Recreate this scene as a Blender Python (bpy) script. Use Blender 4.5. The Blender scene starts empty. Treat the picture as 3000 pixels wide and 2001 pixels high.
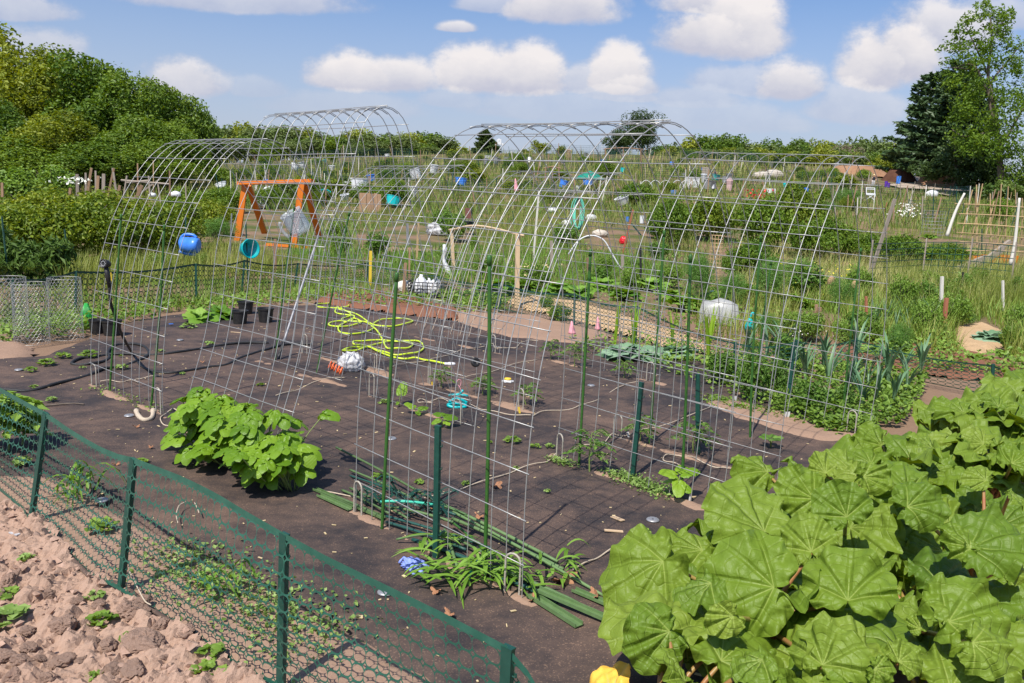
import bpy, math, random
import numpy as np
from mathutils import Vector, Matrix, noise
PI = math.pi
sc = bpy.context.scene
COL = sc.collection
rs = np.random.RandomState(7)
random.seed(7)

# ------------------------------------------------------------------ camera geometry (solved from the wire panels)
FOC, PIT, ROL, CH = 2437.04, 0.17174, 0.04295, 1.7237
_cp, _sp, _c, _s = math.cos(PIT), math.sin(PIT), math.cos(ROL), math.sin(ROL)
CF = np.array([0, _cp, -_sp]); _u = np.array([0, _sp, _cp]); _r = np.array([1., 0, 0])
CR = _c * _r + _s * _u
CU = -_s * _r + _c * _u
EYE = np.array([0, 0, CH])

def ray(px, py): return CF + CR * (px - 1500) / FOC - CU * (py - 1000.5) / FOC
def P(px, py, z=0.0):
    d = ray(px, py); return EYE + d * (z - CH) / d[2]
def D(px, py, y):
    d = ray(px, py); return EYE + d * y / d[1]
def V(px, py, A, B):
    """point on the ray that lies in the vertical plane through A and B"""
    n = np.array([-(B[1] - A[1]), B[0] - A[0], 0.]); d = ray(px, py)
    return EYE + d * (np.dot(n, np.array(A) - EYE) / np.dot(n, d))
_cx = [(-300, 508), (0, 508), (300, 500), (640, 478), (900, 466), (1200, 452), (1500, 447), (1900, 452), (2200, 470), (2500, 495), (2750, 522), (3100, 540), (3600, 560)]
_ct = []
for px, row in _cx:
    q = D(px, row, 110.); _ct.append((q[0] / q[1], q[2]))
_ct = np.array(_ct)
def T(x, y):
    y_ = max(y, 1.0)
    zc = np.interp(x / y_, _ct[:, 0], _ct[:, 1])
    s = max(0., min(1.9, (y - 24) / 86.))
    t = s ** 1.25 if s <= 1 else 1 + (s - 1) * .25
    return zc * t
def G(px, py, y1=170.):
    """ground hit of a picture ray"""
    d = ray(px, py)
    if d[2] < 0:
        q = P(px, py)
        if q[1] < 24: return q
    y = 20.
    while y < y1:
        q = EYE + d * y / d[1]
        if q[2] <= T(q[0], y): break
        y += max(.1, y * .004)
    q = EYE + d * y / d[1]; q[2] = T(q[0], y); return q
def pxs(y): return y / FOC            # metres per picture pixel at depth y

def Z(ox, oy, k): return lambda x, y: (ox + x / k, oy + y / k)
z1 = Z(0, 900, 2.351); z2 = Z(0, 1400, 2.351); z3 = Z(800, 1100, 2.351); z4 = Z(1500, 1000, 2.351)
z5a = Z(0, 400, 2.939); z5b = Z(600, 250, 2.939); z5c = Z(1200, 300, 2.939); z5d = Z(1800, 350, 2.939); z5e = Z(2200, 400, 2.939)
z6b = Z(900, 700, 2.939); z6c = Z(1600, 700, 2.939); z8 = Z(2200, 800, 2.939); z9 = Z(1700, 1000, 1.566)
m1 = Z(1000, 600, 3.918); m2 = Z(1000, 900, 3.918); m3 = Z(1300, 330, 3.918); m4 = Z(1600, 900, 3.918)
def gp(z, pts, h=0.): return [P(*z(x, y), h) for x, y in pts]

# ------------------------------------------------------------------ object helpers
def thing(o, label, cat, group=None):
    o['label'] = label; o['category'] = cat
    if group: o['group'] = group
    return o
def kind(o, k): o['kind'] = k; return o
def empty(name, loc, label=None, cat=None, group=None, rz=0.):
    o = bpy.data.objects.new(name, None); COL.objects.link(o); o.location = [float(c) for c in loc]; o.rotation_euler[2] = rz
    o.empty_display_size = .05
    if label: thing(o, label, cat, group)
    return o
def children(o): return [c for c in bpy.data.objects if c.parent == o]
def copy_tree(o, parent=None, kids=None):
    c = o.copy(); COL.objects.link(c)
    if parent is not None: c.parent = parent
    for ch in (kids[o.name] if kids and o.name in kids else children(o)): copy_tree(ch, c, kids)
    return c

class MB:
    """collects verts / quads / tris, one 'rnd' value per vertex"""
    def __init__(s): s.v = []; s.q = []; s.t = []; s.n = 0; s.r = []; s.qm = []; s.tm = []; s.x = []
    def add(s, v, q=None, t=None, rnd=0.5, mi=0, x=None):
        v = np.asarray(v, float).reshape(-1, 3); k = len(v)
        s.v.append(v); s.r.append(np.broadcast_to(np.asarray(rnd, float), (k,)).copy())
        s.x.append(np.zeros((k, 3)) if x is None else np.asarray(x, float).reshape(-1, 3))
        if q is not None and len(q):
            q = np.asarray(q, int).reshape(-1, 4); s.q.append(q + s.n); s.qm.append(np.full(len(q), mi))
        if t is not None and len(t):
            t = np.asarray(t, int).reshape(-1, 3); s.t.append(t + s.n); s.tm.append(np.full(len(t), mi))
        s.n += k
    def tube(s, pts, r, n=6, cap=True, rnd=.5, mi=0, flat=1.0):
        pts = np.asarray(pts, float); m = len(pts)
        r = np.broadcast_to(np.asarray(r, float), (m,))
        tg = np.gradient(pts, axis=0) if m > 1 else np.array([[0, 0, 1.]])
        tg /= np.linalg.norm(tg, axis=1)[:, None] + 1e-12
        a = np.array([0, 0, 1.]) if abs(tg[0][2]) < .9 else np.array([1., 0, 0])
        nrm = np.cross(tg[0], a); nrm /= np.linalg.norm(nrm)
        ang = np.arange(n) * 2 * PI / n
        out = np.empty((m, n, 3))
        for i in range(m):
            nrm = nrm - tg[i] * np.dot(nrm, tg[i]); nrm /= np.linalg.norm(nrm) + 1e-12
            b = np.cross(tg[i], nrm)
            out[i] = pts[i] + r[i] * (np.cos(ang)[:, None] * nrm + flat * np.sin(ang)[:, None] * b)
        i = np.arange(m - 1)[:, None] * n; j = np.arange(n)[None]; j2 = (j + 1) % n
        q = np.stack([i + j, i + j2, i + n + j2, i + n + j], -1).reshape(-1, 4)
        vv = out.reshape(-1, 3); t = None
        if cap:
            vv = np.vstack([vv, pts[0], pts[-1]]); a0 = m * n; jj = np.arange(n); k2 = (jj + 1) % n
            t = np.vstack([np.stack([k2, jj, np.full(n, a0)], -1), np.stack([(m - 1) * n + jj, (m - 1) * n + k2, np.full(n, a0 + 1)], -1)])
        s.add(vv, q, t, rnd, mi)
    def box(s, c, size, M=None, rnd=.5, mi=0, taper=1.0):
        a = np.array([[x, y, z] for z in (-.5, .5) for y in (-.5, .5) for x in (-.5, .5)]) * np.asarray(size, float)
        a[4:, :2] *= taper
        if M is not None: a = a @ np.asarray(M, float).T
        s.add(a + np.asarray(c, float), [[0, 2, 3, 1], [4, 5, 7, 6], [0, 1, 5, 4], [2, 6, 7, 3], [0, 4, 6, 2], [1, 3, 7, 5]], None, rnd, mi)
    def beam(s, A, B, w, d, rnd=.5, mi=0, up=(0, 0, 1.), taper=1.):
        A = np.asarray(A, float); B = np.asarray(B, float); z = B - A; L = np.linalg.norm(z); z /= L
        u = np.asarray(up, float)
        if abs(np.dot(u, z)) > .95: u = np.array([0, 1., 0])
        x = np.cross(u, z); x /= np.linalg.norm(x); y = np.cross(z, x)
        s.box((A + B) / 2, (w, d, L), np.stack([x, y, z], -1), rnd, mi, taper)
    def lathe(s, prof, n=16, c=(0, 0, 0), M=None, rnd=.5, mi=0):
        prof = np.asarray(prof, float); m = len(prof); a = np.arange(n) * 2 * PI / n
        v = np.stack([prof[:, 0:1] * np.cos(a), prof[:, 0:1] * np.sin(a), np.repeat(prof[:, 1:2], n, 1)], -1).reshape(-1, 3)
        if M is not None: v = v @ np.asarray(M, float).T
        i = np.arange(m - 1)[:, None] * n; j = np.arange(n)[None]; j2 = (j + 1) % n
        s.add(v + np.asarray(c, float), np.stack([i + j, i + j2, i + n + j2, i + n + j], -1).reshape(-1, 4), None, rnd, mi)
    def build(s, name, mats, parent=None, smooth=False, loc=None):
        me = bpy.data.meshes.new(name)
        v = np.vstack(s.v) if s.v else np.zeros((0, 3))
        off = np.zeros(3)
        if loc is not None: off = np.asarray(loc, float); v = v - off
        q = np.vstack(s.q) if s.q else np.zeros((0, 4), int); t = np.vstack(s.t) if s.t else np.zeros((0, 3), int)
        me.vertices.add(len(v)); me.vertices.foreach_set('co', v.ravel().astype(np.float32))
        me.loops.add(len(q) * 4 + len(t) * 3); me.loops.foreach_set('vertex_index', np.concatenate([q.ravel(), t.ravel()]).astype(np.int32))
        nf = len(q) + len(t); me.polygons.add(nf)
        st = np.concatenate([np.arange(len(q)) * 4, len(q) * 4 + np.arange(len(t)) * 3]).astype(np.int32)
        me.polygons.foreach_set('loop_start', st)
        mi = np.concatenate([np.concatenate(s.qm) if s.qm else [], np.concatenate(s.tm) if s.tm else []]).astype(np.int32)
        me.polygons.foreach_set('material_index', mi)
        me.polygons.foreach_set('use_smooth', np.full(nf, smooth))
        at = me.attributes.new('rnd', 'FLOAT', 'POINT')
        if len(v): at.data.foreach_set('value', np.concatenate(s.r).astype(np.float32))
        xx = np.vstack(s.x) if s.x else np.zeros((0, 3))
        if np.any(xx):
            at = me.attributes.new('lf', 'FLOAT_VECTOR', 'POINT'); at.data.foreach_set('vector', xx.ravel().astype(np.float32))
        me.update(calc_edges=True)
        if not isinstance(mats, (list, tuple)): mats = [mats]
        for m in mats: me.materials.append(m)
        o = bpy.data.objects.new(name, me); COL.objects.link(o)
        o.location = [float(c) for c in off]
        if parent is not None: o.parent = parent
        return o

# ------------------------------------------------------------------ materials
def _new(name):
    m = bpy.data.materials.new(name); m.use_nodes = True
    nt = m.node_tree; b = nt.nodes['Principled BSDF']; return m, nt, b
def N(nt, t, **kw):
    n = nt.nodes.new(t)
    for k, v in kw.items():
        if k in n.inputs.keys(): n.inputs[k].default_value = v
        else: setattr(n, k, v)
    return n
def ramp(nt, stops):
    r = nt.nodes.new('ShaderNodeValToRGB'); e = r.color_ramp.elements
    while len(e) < len(stops): e.new(.5)
    for i, (p, c) in enumerate(stops): e[i].position = p; e[i].color = (*c, 1)
    return r
def mixc(nt, fac, a, b, mode='MIX'):
    m = nt.nodes.new('ShaderNodeMix'); m.data_type = 'RGBA'; m.blend_type = mode
    for sock, val in ((m.inputs[0], fac), (m.inputs[6], a), (m.inputs[7], b)):
        if hasattr(val, 'links'): nt.links.new(val, sock)
        elif isinstance(val, (int, float)): sock.default_value = val
        else: sock.default_value = (*val, 1)
    return m.outputs[2]
def mth(nt, op, a, b=None, clamp=False):
    m = nt.nodes.new('ShaderNodeMath'); m.operation = op; m.use_clamp = clamp
    for i, val in ((0, a), (1, b)):
        if val is None: continue
        if hasattr(val, 'links'): nt.links.new(val, m.inputs[i])
        else: m.inputs[i].default_value = val
    return m.outputs[0]
def coords(nt): return nt.nodes.new('ShaderNodeTexCoord').outputs['Object']
def tex(nt, scale, detail=4., rough=.6, co=None, out='Fac', stretch=None):
    co = co or coords(nt)
    if stretch:
        mp = nt.nodes.new('ShaderNodeMapping'); mp.inputs['Scale'].default_value = stretch; nt.links.new(co, mp.inputs[0]); co = mp.outputs[0]
    n = N(nt, 'ShaderNodeTexNoise', Scale=scale, Detail=detail, Roughness=rough); nt.links.new(co, n.inputs['Vector']); return n.outputs[out]
def bump(nt, b, h, st=.3, dist=.01):
    n = N(nt, 'ShaderNodeBump', Strength=st, Distance=dist); nt.links.new(h, n.inputs['Height']); nt.links.new(n.outputs[0], b.inputs['Normal'])
def mat(name, c1, c2=None, rough=.6, metal=0., scale=30., bmp=0., trans=0., alpha=1., spec=.5, stretch=None, rnd=0., sheen=0., lo=.3, hi=.7):
    m, nt, b = _new(name)
    b.inputs['Roughness'].default_value = rough; b.inputs['Metallic'].default_value = metal; b.inputs['Specular IOR Level'].default_value = spec
    if c2 is None: c2 = tuple(x * .8 for x in c1)
    f = tex(nt, scale, 5, .65, stretch=stretch)
    mr = N(nt, 'ShaderNodeMapRange'); mr.inputs[1].default_value = lo; mr.inputs[2].default_value = hi; nt.links.new(f, mr.inputs[0])
    col = mixc(nt, mr.outputs[0], c1, c2)
    if rnd:
        oi = nt.nodes.new('ShaderNodeObjectInfo'); at = N(nt, 'ShaderNodeAttribute', attribute_name='rnd')
        h = N(nt, 'ShaderNodeHueSaturation'); nt.links.new(col, h.inputs['Color'])
        nt.links.new(mth(nt, 'ADD', mth(nt, 'MULTIPLY', mth(nt, 'ADD', oi.outputs['Random'], at.outputs['Fac']), rnd), 1 - rnd), h.inputs['Value']); col = h.outputs[0]
    nt.links.new(col, b.inputs['Base Color'])
    if bmp: bump(nt, b, f, bmp)
    if trans: b.inputs['Transmission Weight'].default_value = trans
    if alpha < 1: b.inputs['Alpha'].default_value = alpha
    return m
def leafmat(name, dark, mid, light, trans=.3, rough=.5, spec=.35, vein=None, tcol=None, blister=0., gain=1.3):
    """foliage: colour from the per-leaf 'rnd' value and a slow noise; thin leaves let light through"""
    m, nt, b = _new(name); L = nt.links
    at = N(nt, 'ShaderNodeAttribute', attribute_name='rnd'); f = tex(nt, 1.3, 2)
    oi = nt.nodes.new('ShaderNodeObjectInfo')
    k = mth(nt, 'ADD', mth(nt, 'MULTIPLY', at.outputs['Fac'], .65), mth(nt, 'ADD', mth(nt, 'MULTIPLY', f, .35), mth(nt, 'MULTIPLY', mth(nt, 'SUBTRACT', oi.outputs['Random'], .5), .22)))
    g_ = gain; r = ramp(nt, [(.15, tuple(c * g_ for c in dark)), (.5, tuple(c * g_ for c in mid)), (.9, tuple(c * g_ for c in light))]); L.new(k, r.inputs[0]); col = r.outputs[0]
    if vein:
        lf = N(nt, 'ShaderNodeAttribute', attribute_name='lf'); sp = nt.nodes.new('ShaderNodeSeparateXYZ'); L.new(lf.outputs['Vector'], sp.inputs[0])
        vd, rad = sp.outputs[0], sp.outputs[1]
        wid = mth(nt, 'MULTIPLY', mth(nt, 'SUBTRACT', 1.25, rad), vein[1])
        a1 = mth(nt, 'SUBTRACT', 1., mth(nt, 'DIVIDE', vd, wid), True)
        ph = mth(nt, 'ADD', mth(nt, 'MULTIPLY', rad, vein[2]), mth(nt, 'MULTIPLY', vd, -vein[3]))
        st = mth(nt, 'ABSOLUTE', mth(nt, 'SINE', ph))
        a2 = mth(nt, 'MULTIPLY', mth(nt, 'SUBTRACT', 1., mth(nt, 'MULTIPLY', st, 5.), True), .2)
        col = mixc(nt, mth(nt, 'MULTIPLY', mth(nt, 'MAXIMUM', a1, a2), .75, True), col, vein[0])
        if blister:
            hgt = mth(nt, 'ADD', mth(nt, 'MULTIPLY', mth(nt, 'MINIMUM', mth(nt, 'MULTIPLY', st, 3.), 1.), .22), mth(nt, 'ADD', mth(nt, 'MULTIPLY', tex(nt, 26., 4.), .9), mth(nt, 'MULTIPLY', mth(nt, 'MINIMUM', mth(nt, 'DIVIDE', vd, vein[1] * 4), 1.), .8)))
            bump(nt, b, hgt, blister, .012)
    L.new(col, b.inputs['Base Color'])
    b.inputs['Roughness'].default_value = rough; b.inputs['Specular IOR Level'].default_value = spec
    if trans:
        t = nt.nodes.new('ShaderNodeBsdfTranslucent'); h = N(nt, 'ShaderNodeHueSaturation', Saturation=1.15, Value=1.25); h.inputs['Hue'].default_value = .48
        L.new(col, h.inputs['Color']); L.new(h.outputs[0], t.inputs['Color'])
        mx = N(nt, 'ShaderNodeMixShader'); mx.inputs[0].default_value = trans
        L.new(b.outputs[0], mx.inputs[1]); L.new(t.outputs[0], mx.inputs[2])
        L.new(mx.outputs[0], nt.nodes['Material Output'].inputs['Surface'])
    return m
M = {}
M['zinc'] = mat('galvanised_wire', (.36, .36, .345), (.5, .5, .485), .45, .5, 90)
M['rebar'] = mat('weathered_rebar', (.34, .31, .26), (.5, .46, .38), .7, .2, 60, .3)
M['stake_green'] = mat('green_plastic_coated_stake', (.032, .1, .018), (.045, .14, .024), .45, 0, 40, spec=.4)
M['stake_pale'] = mat('sun_faded_green_stake', (.085, .16, .05), (.13, .21, .085), .6, 0, 25, rnd=.3)
M['stake_teal'] = mat('dark_teal_painted_steel', (.012, .06, .05), (.02, .085, .068), .5, .0, 25, rnd=.25)
M['tpost'] = mat('green_painted_steel_post', (.008, .055, .04), (.014, .075, .055), .42, 0, 30, spec=.5)
M['net'] = mat('green_plastic_netting', (.012, .085, .058), (.03, .13, .09), .42, 0, 14, spec=.5)
M['netfar'] = mat('dark_green_plastic_netting', (.008, .05, .034), (.014, .07, .05), .5, 0, 14)
M['hose_lime'] = mat('lime_garden_hose', (.55, .72, .02), (.62, .78, .05), .35, 0, 10)
M['hose_black'] = mat('black_rubber_hose', (.012, .012, .013), (.03, .03, .03), .6, 0, 60, .4)
M['rope'] = mat('beige_cotton_rope', (.5, .4, .29), (.62, .52, .4), .9, 0, 200, .6)
M['white_pl'] = mat('white_plastic', (.75, .76, .77), (.66, .67, .69), .45, 0, 12)
M['black_pl'] = mat('black_plastic_pot', (.012, .012, .013), (.028, .026, .024), .5, 0, 30)
M['blue_pl'] = mat('blue_plastic', (.05, .2, .72), (.07, .26, .8), .35, 0, 6)
M['teal_pl'] = mat('teal_plastic', (.0, .38, .4), (.0, .46, .47), .35, 0, 8)
M['mint_pl'] = mat('mint_plastic', (.05, .5, .34), (.1, .6, .42), .4, 0, 8)
M['orange_w'] = mat('orange_painted_wood', (.72, .19, .008), (.6, .14, .006), .5, 0, 14, stretch=(1, 1, .2))
M['wood_grey'] = mat('weathered_grey_wood', (.27, .22, .175), (.4, .34, .28), .85, 0, 40, .4, stretch=(1, 1, .12), rnd=.3)
M['wood_brown'] = mat('brown_weathered_wood', (.25, .15, .085), (.38, .24, .15), .85, 0, 40, .4, stretch=(1, 1, .12), rnd=.3)
M['wood_new'] = mat('new_pine_lumber', (.6, .43, .25), (.68, .52, .33), .7, 0, 25, .1, stretch=(1, 1, .1))
M['bamboo'] = mat('dry_bamboo_cane', (.45, .3, .15), (.56, .4, .22), .6, 0, 30, stretch=(1, 1, .1), rnd=.3)
M['white_wood'] = mat('whitewashed_wood', (.62, .58, .5), (.74, .71, .64), .8, 0, 30, .2, stretch=(1, 1, .15))
M['red_wood'] = mat('reddish_stained_stake', (.33, .1, .05), (.42, .17, .09), .8, 0, 30, stretch=(1, 1, .2))
M['glove'] = mat('blue_nitrile', (.2, .28, .72), (.26, .34, .8), .45, 0, 20)
M['palepink'] = mat('pale_pink_cloth', (.5, .33, .32), (.58, .4, .38), .85, 0, 20)
M['pink'] = mat('pink_flag_plastic', (.8, .3, .36), (.85, .42, .46), .5, 0, 20)
M['orange_pl'] = mat('orange_plastic', (.8, .12, .03), (.85, .18, .05), .4, 0, 10)
M['red'] = mat('red_plastic', (.72, .012, .03), (.6, .01, .02), .4, 0, 18)
M['yellow'] = mat('yellow_plastic', (.75, .5, .03), (.8, .58, .06), .5, 0, 14)
M['grey_m'] = mat('grey_metal', (.3, .3, .31), (.42, .42, .43), .45, .5, 40)
M['umb'] = mat('green_canvas', (.0, .19, .13), (.0, .25, .17), .7, 0, 12)
M['clear'] = mat('clear_cloudy_plastic', (.62, .68, .72), (.5, .57, .62), .15, 0, 6, alpha=.42)
M['film'] = mat('cloudy_plastic_film', (.62, .62, .62), (.5, .5, .5), .3, 0, 9, alpha=.6)
M['bag'] = mat('translucent_white_film', (.78, .78, .79), (.6, .6, .62), .3, 0, 26, .5, trans=.3)
M['tan_cloth'] = mat('tan_cloth', (.35, .2, .1), (.46, .3, .18), .9, 0, 40, .3)
M['rust'] = mat('rust_brown_board', (.14, .05, .045), (.2, .08, .06), .8, 0, 30)
M['stone'] = mat('pale_limestone', (.46, .4, .33), (.6, .54, .47), .9, 0, 14, .5)
M['clod'] = mat('dry_soil_clod', (.3, .185, .13), (.46, .31, .235), .95, 0, 22, .9, rnd=.12)
M['deadleaf'] = mat('dead_oak_leaf', (.3, .13, .06), (.42, .22, .12), .8, 0, 40)
M['skin'] = mat('skin', (.5, .28, .19), (.55, .32, .22), .6)
M['straw'] = mat('straw', (.58, .43, .22), (.72, .58, .34), .8, 0, 60, rnd=.3)
M['cardboard'] = mat('tan_cardboard', (.52, .36, .22), (.6, .44, .28), .9, 0, 30)
M['bark'] = mat('tree_bark', (.11, .085, .065), (.2, .16, .125), .9, 0, 14, .8, stretch=(1, 1, .25))
M['dark_cloth'] = mat('dark_cloth', (.015, .016, .022), (.03, .03, .04), .85)
M['grey_cloth'] = mat('light_grey_cloth', (.42, .41, .4), (.5, .49, .48), .85)
M['purple'] = mat('purple_plastic', (.1, .02, .35), (.13, .04, .42), .5)
M['mintcloth'] = mat('seafoam_hose', (.1, .5, .36), (.18, .6, .45), .45)
# foliage: dark / mid / light
M['rhubarb'] = leafmat('rhubarb_leaf', (.1, .19, .016), (.175, .275, .024), (.27, .36, .05), .22, .5, .35, vein=((.36, .44, .1), .0032, 20., 40.), blister=.7, gain=.88)
M['rhub_stalk'] = mat('rhubarb_stalk', (.28, .28, .07), (.36, .1, .05), .45, 0, 5)
M['rhub_yel'] = leafmat('yellowing_leaf', (.6, .3, .04), (.75, .42, .05), (.8, .52, .1), .2, .5, .3, vein=((.7, .5, .2), .006, 34., 60.))
M['bean'] = leafmat('bean_leaf', (.06, .15, .006), (.14, .27, .012), (.25, .4, .03), .3, .45, .4, vein=((.26, .4, .08), .0018, 30., 300.), blister=.4, gain=1.1)
M['stem'] = mat('green_stem', (.16, .24, .05), (.24, .3, .09), .6, 0, 20)
M['tomato'] = leafmat('tomato_leaf', (.04, .095, .015), (.085, .17, .025), (.15, .26, .05), .3)
M['weed'] = leafmat('weed_leaf', (.07, .13, .015), (.13, .22, .03), (.22, .33, .06), .3)
M['purslane'] = leafmat('purslane_leaf', (.1, .17, .03), (.17, .26, .06), (.27, .36, .12), .2)
M['grassb'] = leafmat('lance_grass', (.08, .17, .015), (.14, .26, .03), (.22, .36, .07), .3)
M['tall'] = leafmat('tall_grass_blade', (.09, .13, .02), (.19, .235, .04), (.36, .36, .11), .3)
M['dry'] = leafmat('drying_grass_blade', (.13, .16, .03), (.27, .29, .075), (.46, .4, .18), .25)
M['leek'] = leafmat('leek_leaf', (.06, .13, .06), (.11, .2, .1), (.18, .28, .16), .2, .45)
M['iris'] = leafmat('sword_leaf', (.12, .22, .01), (.2, .33, .02), (.28, .42, .05), .3)
M['cabbage'] = leafmat('cabbage_leaf', (.11, .2, .1), (.18, .29, .17), (.27, .38, .26), .15, .55, vein=((.4, .48, .33), .005, 30., 60.), blister=.3)
M['squash'] = leafmat('squash_leaf', (.06, .15, .012), (.12, .24, .025), (.2, .33, .05), .25, .55, vein=((.22, .34, .09), .004, 30., 60.), blister=.3)
M['rasp'] = leafmat('raspberry_leaf', (.05, .095, .006), (.13, .19, .014), (.29, .31, .035), .3)
M['rasp2'] = leafmat('currant_leaf', (.045, .105, .008), (.1, .175, .015), (.19, .26, .03), .3)
M['darkbush'] = leafmat('peony_leaf', (.03, .07, .012), (.06, .115, .02), (.12, .19, .04), .25)
M['fennel'] = leafmat('fennel_frond', (.05, .13, .015), (.09, .19, .03), (.16, .28, .06), .25)
M['shrub'] = leafmat('garden_shrub_leaf', (.04, .085, .015), (.085, .14, .025), (.17, .22, .05), .25)
M['tree'] = leafmat('broad_leaf_canopy', (.045, .095, .012), (.105, .175, .02), (.2, .275, .04), .3)
M['treey'] = leafmat('yellow_green_canopy', (.08, .12, .01), (.18, .22, .02), (.32, .34, .05), .3)
M['treed'] = leafmat('dark_canopy', (.028, .058, .014), (.055, .095, .022), (.1, .15, .035), .25, gain=1.1)
M['tree_r'] = leafmat('elm_canopy', (.06, .12, .012), (.12, .2, .022), (.2, .29, .04), .4)
M['far_tree'] = leafmat('distant_canopy', (.07, .105, .03), (.115, .16, .045), (.18, .22, .065), .25)
M['bare'] = leafmat('leafless_twigs', (.16, .12, .085), (.24, .18, .13), (.3, .24, .18), .1)
M['pine'] = leafmat('pine_needles', (.028, .055, .022), (.05, .09, .034), (.08, .13, .048), .15)
M['white_fl'] = leafmat('white_flower', (.5, .5, .42), (.7, .7, .6), (.8, .8, .72), .2)
M['red_fl'] = leafmat('red_poppy', (.5, .01, .02), (.65, .02, .03), (.7, .05, .05), .2)
M['yel_fl'] = leafmat('yellow_flower', (.55, .45, .02), (.7, .6, .04), (.75, .68, .1), .2)

def ground_mat(name, soil, soil2, grass=None, grass2=None, gscale=.6, fine=60., y0=None, bst=.6):
    m, nt, b = _new(name); L = nt.links; co = coords(nt)
    f = tex(nt, fine, 6, .7, co); f2 = tex(nt, 2.2, 4, .6, co)
    col = mixc(nt, mth(nt, 'ADD', mth(nt, 'MULTIPLY', f, .6), mth(nt, 'MULTIPLY', f2, .45), True), soil, soil2)
    if grass:
        g = tex(nt, gscale, 6, .68, co); g2 = tex(nt, 9., 4, .6, co); gc = mixc(nt, g2, grass, grass2)
        r = ramp(nt, [(.4, (0, 0, 0)), (.58, (1, 1, 1))]); L.new(g, r.inputs[0]); fac = r.outputs[0]
        if y0 is not None:
            sp = nt.nodes.new('ShaderNodeSeparateXYZ'); L.new(co, sp.inputs[0])
            mr = N(nt, 'ShaderNodeMapRange'); mr.inputs[1].default_value = y0; mr.inputs[2].default_value = y0 + 2.5; L.new(sp.outputs[1], mr.inputs[0])
            fac = mth(nt, 'MULTIPLY', mr.outputs[0], fac)
        col = mixc(nt, fac, col, gc)
    L.new(col, b.inputs['Base Color']); b.inputs['Roughness'].default_value = .95; b.inputs['Specular IOR Level'].default_value = .15
    bump(nt, b, f, bst, .012); return m
M['ground'] = ground_mat('garden_ground', (.16, .1, .065), (.32, .21, .14), (.05, .08, .018), (.12, .135, .035), .5, 25., 12.5)
M['soil'] = ground_mat('bare_soil', (.24, .15, .1), (.41, .275, .2), fine=45.)
M['till'] = ground_mat('tilled_soil', (.3, .19, .135), (.5, .345, .26), fine=40., bst=.8)
M['mulch'] = ground_mat('wood_chip_mulch', (.09, .035, .02), (.34, .16, .1), fine=38., bst=.9)
M['chips'] = ground_mat('pale_wood_chips', (.3, .19, .1), (.68, .48, .28), fine=26., bst=.8)
M['pile'] = ground_mat('reddish_mulch_pile', (.2, .1, .055), (.42, .25, .15), fine=2.2)
M['pile2'] = ground_mat('dark_compost_pile', (.05, .022, .014), (.15, .075, .05), fine=2.2)
M['lot'] = ground_mat('dirt_lot', (.42, .33, .25), (.55, .45, .36), fine=1.5)
def fabric_mat():
    m, nt, b = _new('black_weed_fabric'); L = nt.links; co = coords(nt)
    d = tex(nt, .9, 5, .62, co); d2 = tex(nt, 5., 6, .7, co, stretch=(1, 1.3, 1)); sp = tex(nt, 130., 3, .6, co); w = tex(nt, 320., 2, .5, co)
    r = ramp(nt, [(.42, (0, 0, 0)), (.66, (1, 1, 1))]); L.new(mth(nt, 'ADD', mth(nt, 'MULTIPLY', d, .6), mth(nt, 'MULTIPLY', d2, .4)), r.inputs[0])
    rs_ = ramp(nt, [(.57, (0, 0, 0)), (.68, (1, 1, 1))]); L.new(sp, rs_.inputs[0])
    base = mixc(nt, w, (.026, .022, .0225), (.048, .04, .041))
    dust = mixc(nt, mth(nt, 'MULTIPLY', r.outputs[0], .66), base, (.22, .14, .1))
    fl = mth(nt, 'MULTIPLY', rs_.outputs[0], mth(nt, 'ADD', mth(nt, 'MULTIPLY', r.outputs[0], .6), .22))
    col = mixc(nt, fl, dust, (.36, .23, .15))
    L.new(col, b.inputs['Base Color']); b.inputs['Roughness'].default_value = .75; b.inputs['Specular IOR Level'].default_value = .25
    bump(nt, b, mth(nt, 'ADD', mth(nt, 'MULTIPLY', w, .35), sp), .35, .004); return m
M['fabric'] = fabric_mat()
# ------------------------------------------------------------------ camera, sun, sky
cam = bpy.data.cameras.new('camera'); co_ = bpy.data.objects.new('camera', cam); COL.objects.link(co_)
cam.sensor_width = 36.; cam.lens = 36. * FOC / 3000; cam.clip_end = 3000; cam.clip_start = .05
mw = Matrix.Identity(4)
for i in range(3): mw[i][0], mw[i][1], mw[i][2], mw[i][3] = CR[i], CU[i], -CF[i], EYE[i]
co_.matrix_world = mw; sc.camera = co_
SUN_EL, SUN_AZ = math.radians(55), math.radians(207)       # azimuth clockwise from +Y
sd = Vector((math.sin(SUN_AZ) * math.cos(SUN_EL), math.cos(SUN_AZ) * math.cos(SUN_EL), math.sin(SUN_EL)))
sl = bpy.data.lights.new('sun', 'SUN'); sl.energy = 4.6; sl.angle = math.radians(.53); sl.color = (1., .94, .85)
so = bpy.data.objects.new('sun', sl); COL.objects.link(so); so.rotation_euler = (-sd).to_track_quat('-Z', 'Y').to_euler(); so.location = sd * 60
sc.view_settings.view_transform = 'Standard'; sc.view_settings.look = 'None'; sc.view_settings.exposure = .3; sc.view_settings.gamma = 1.

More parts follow.
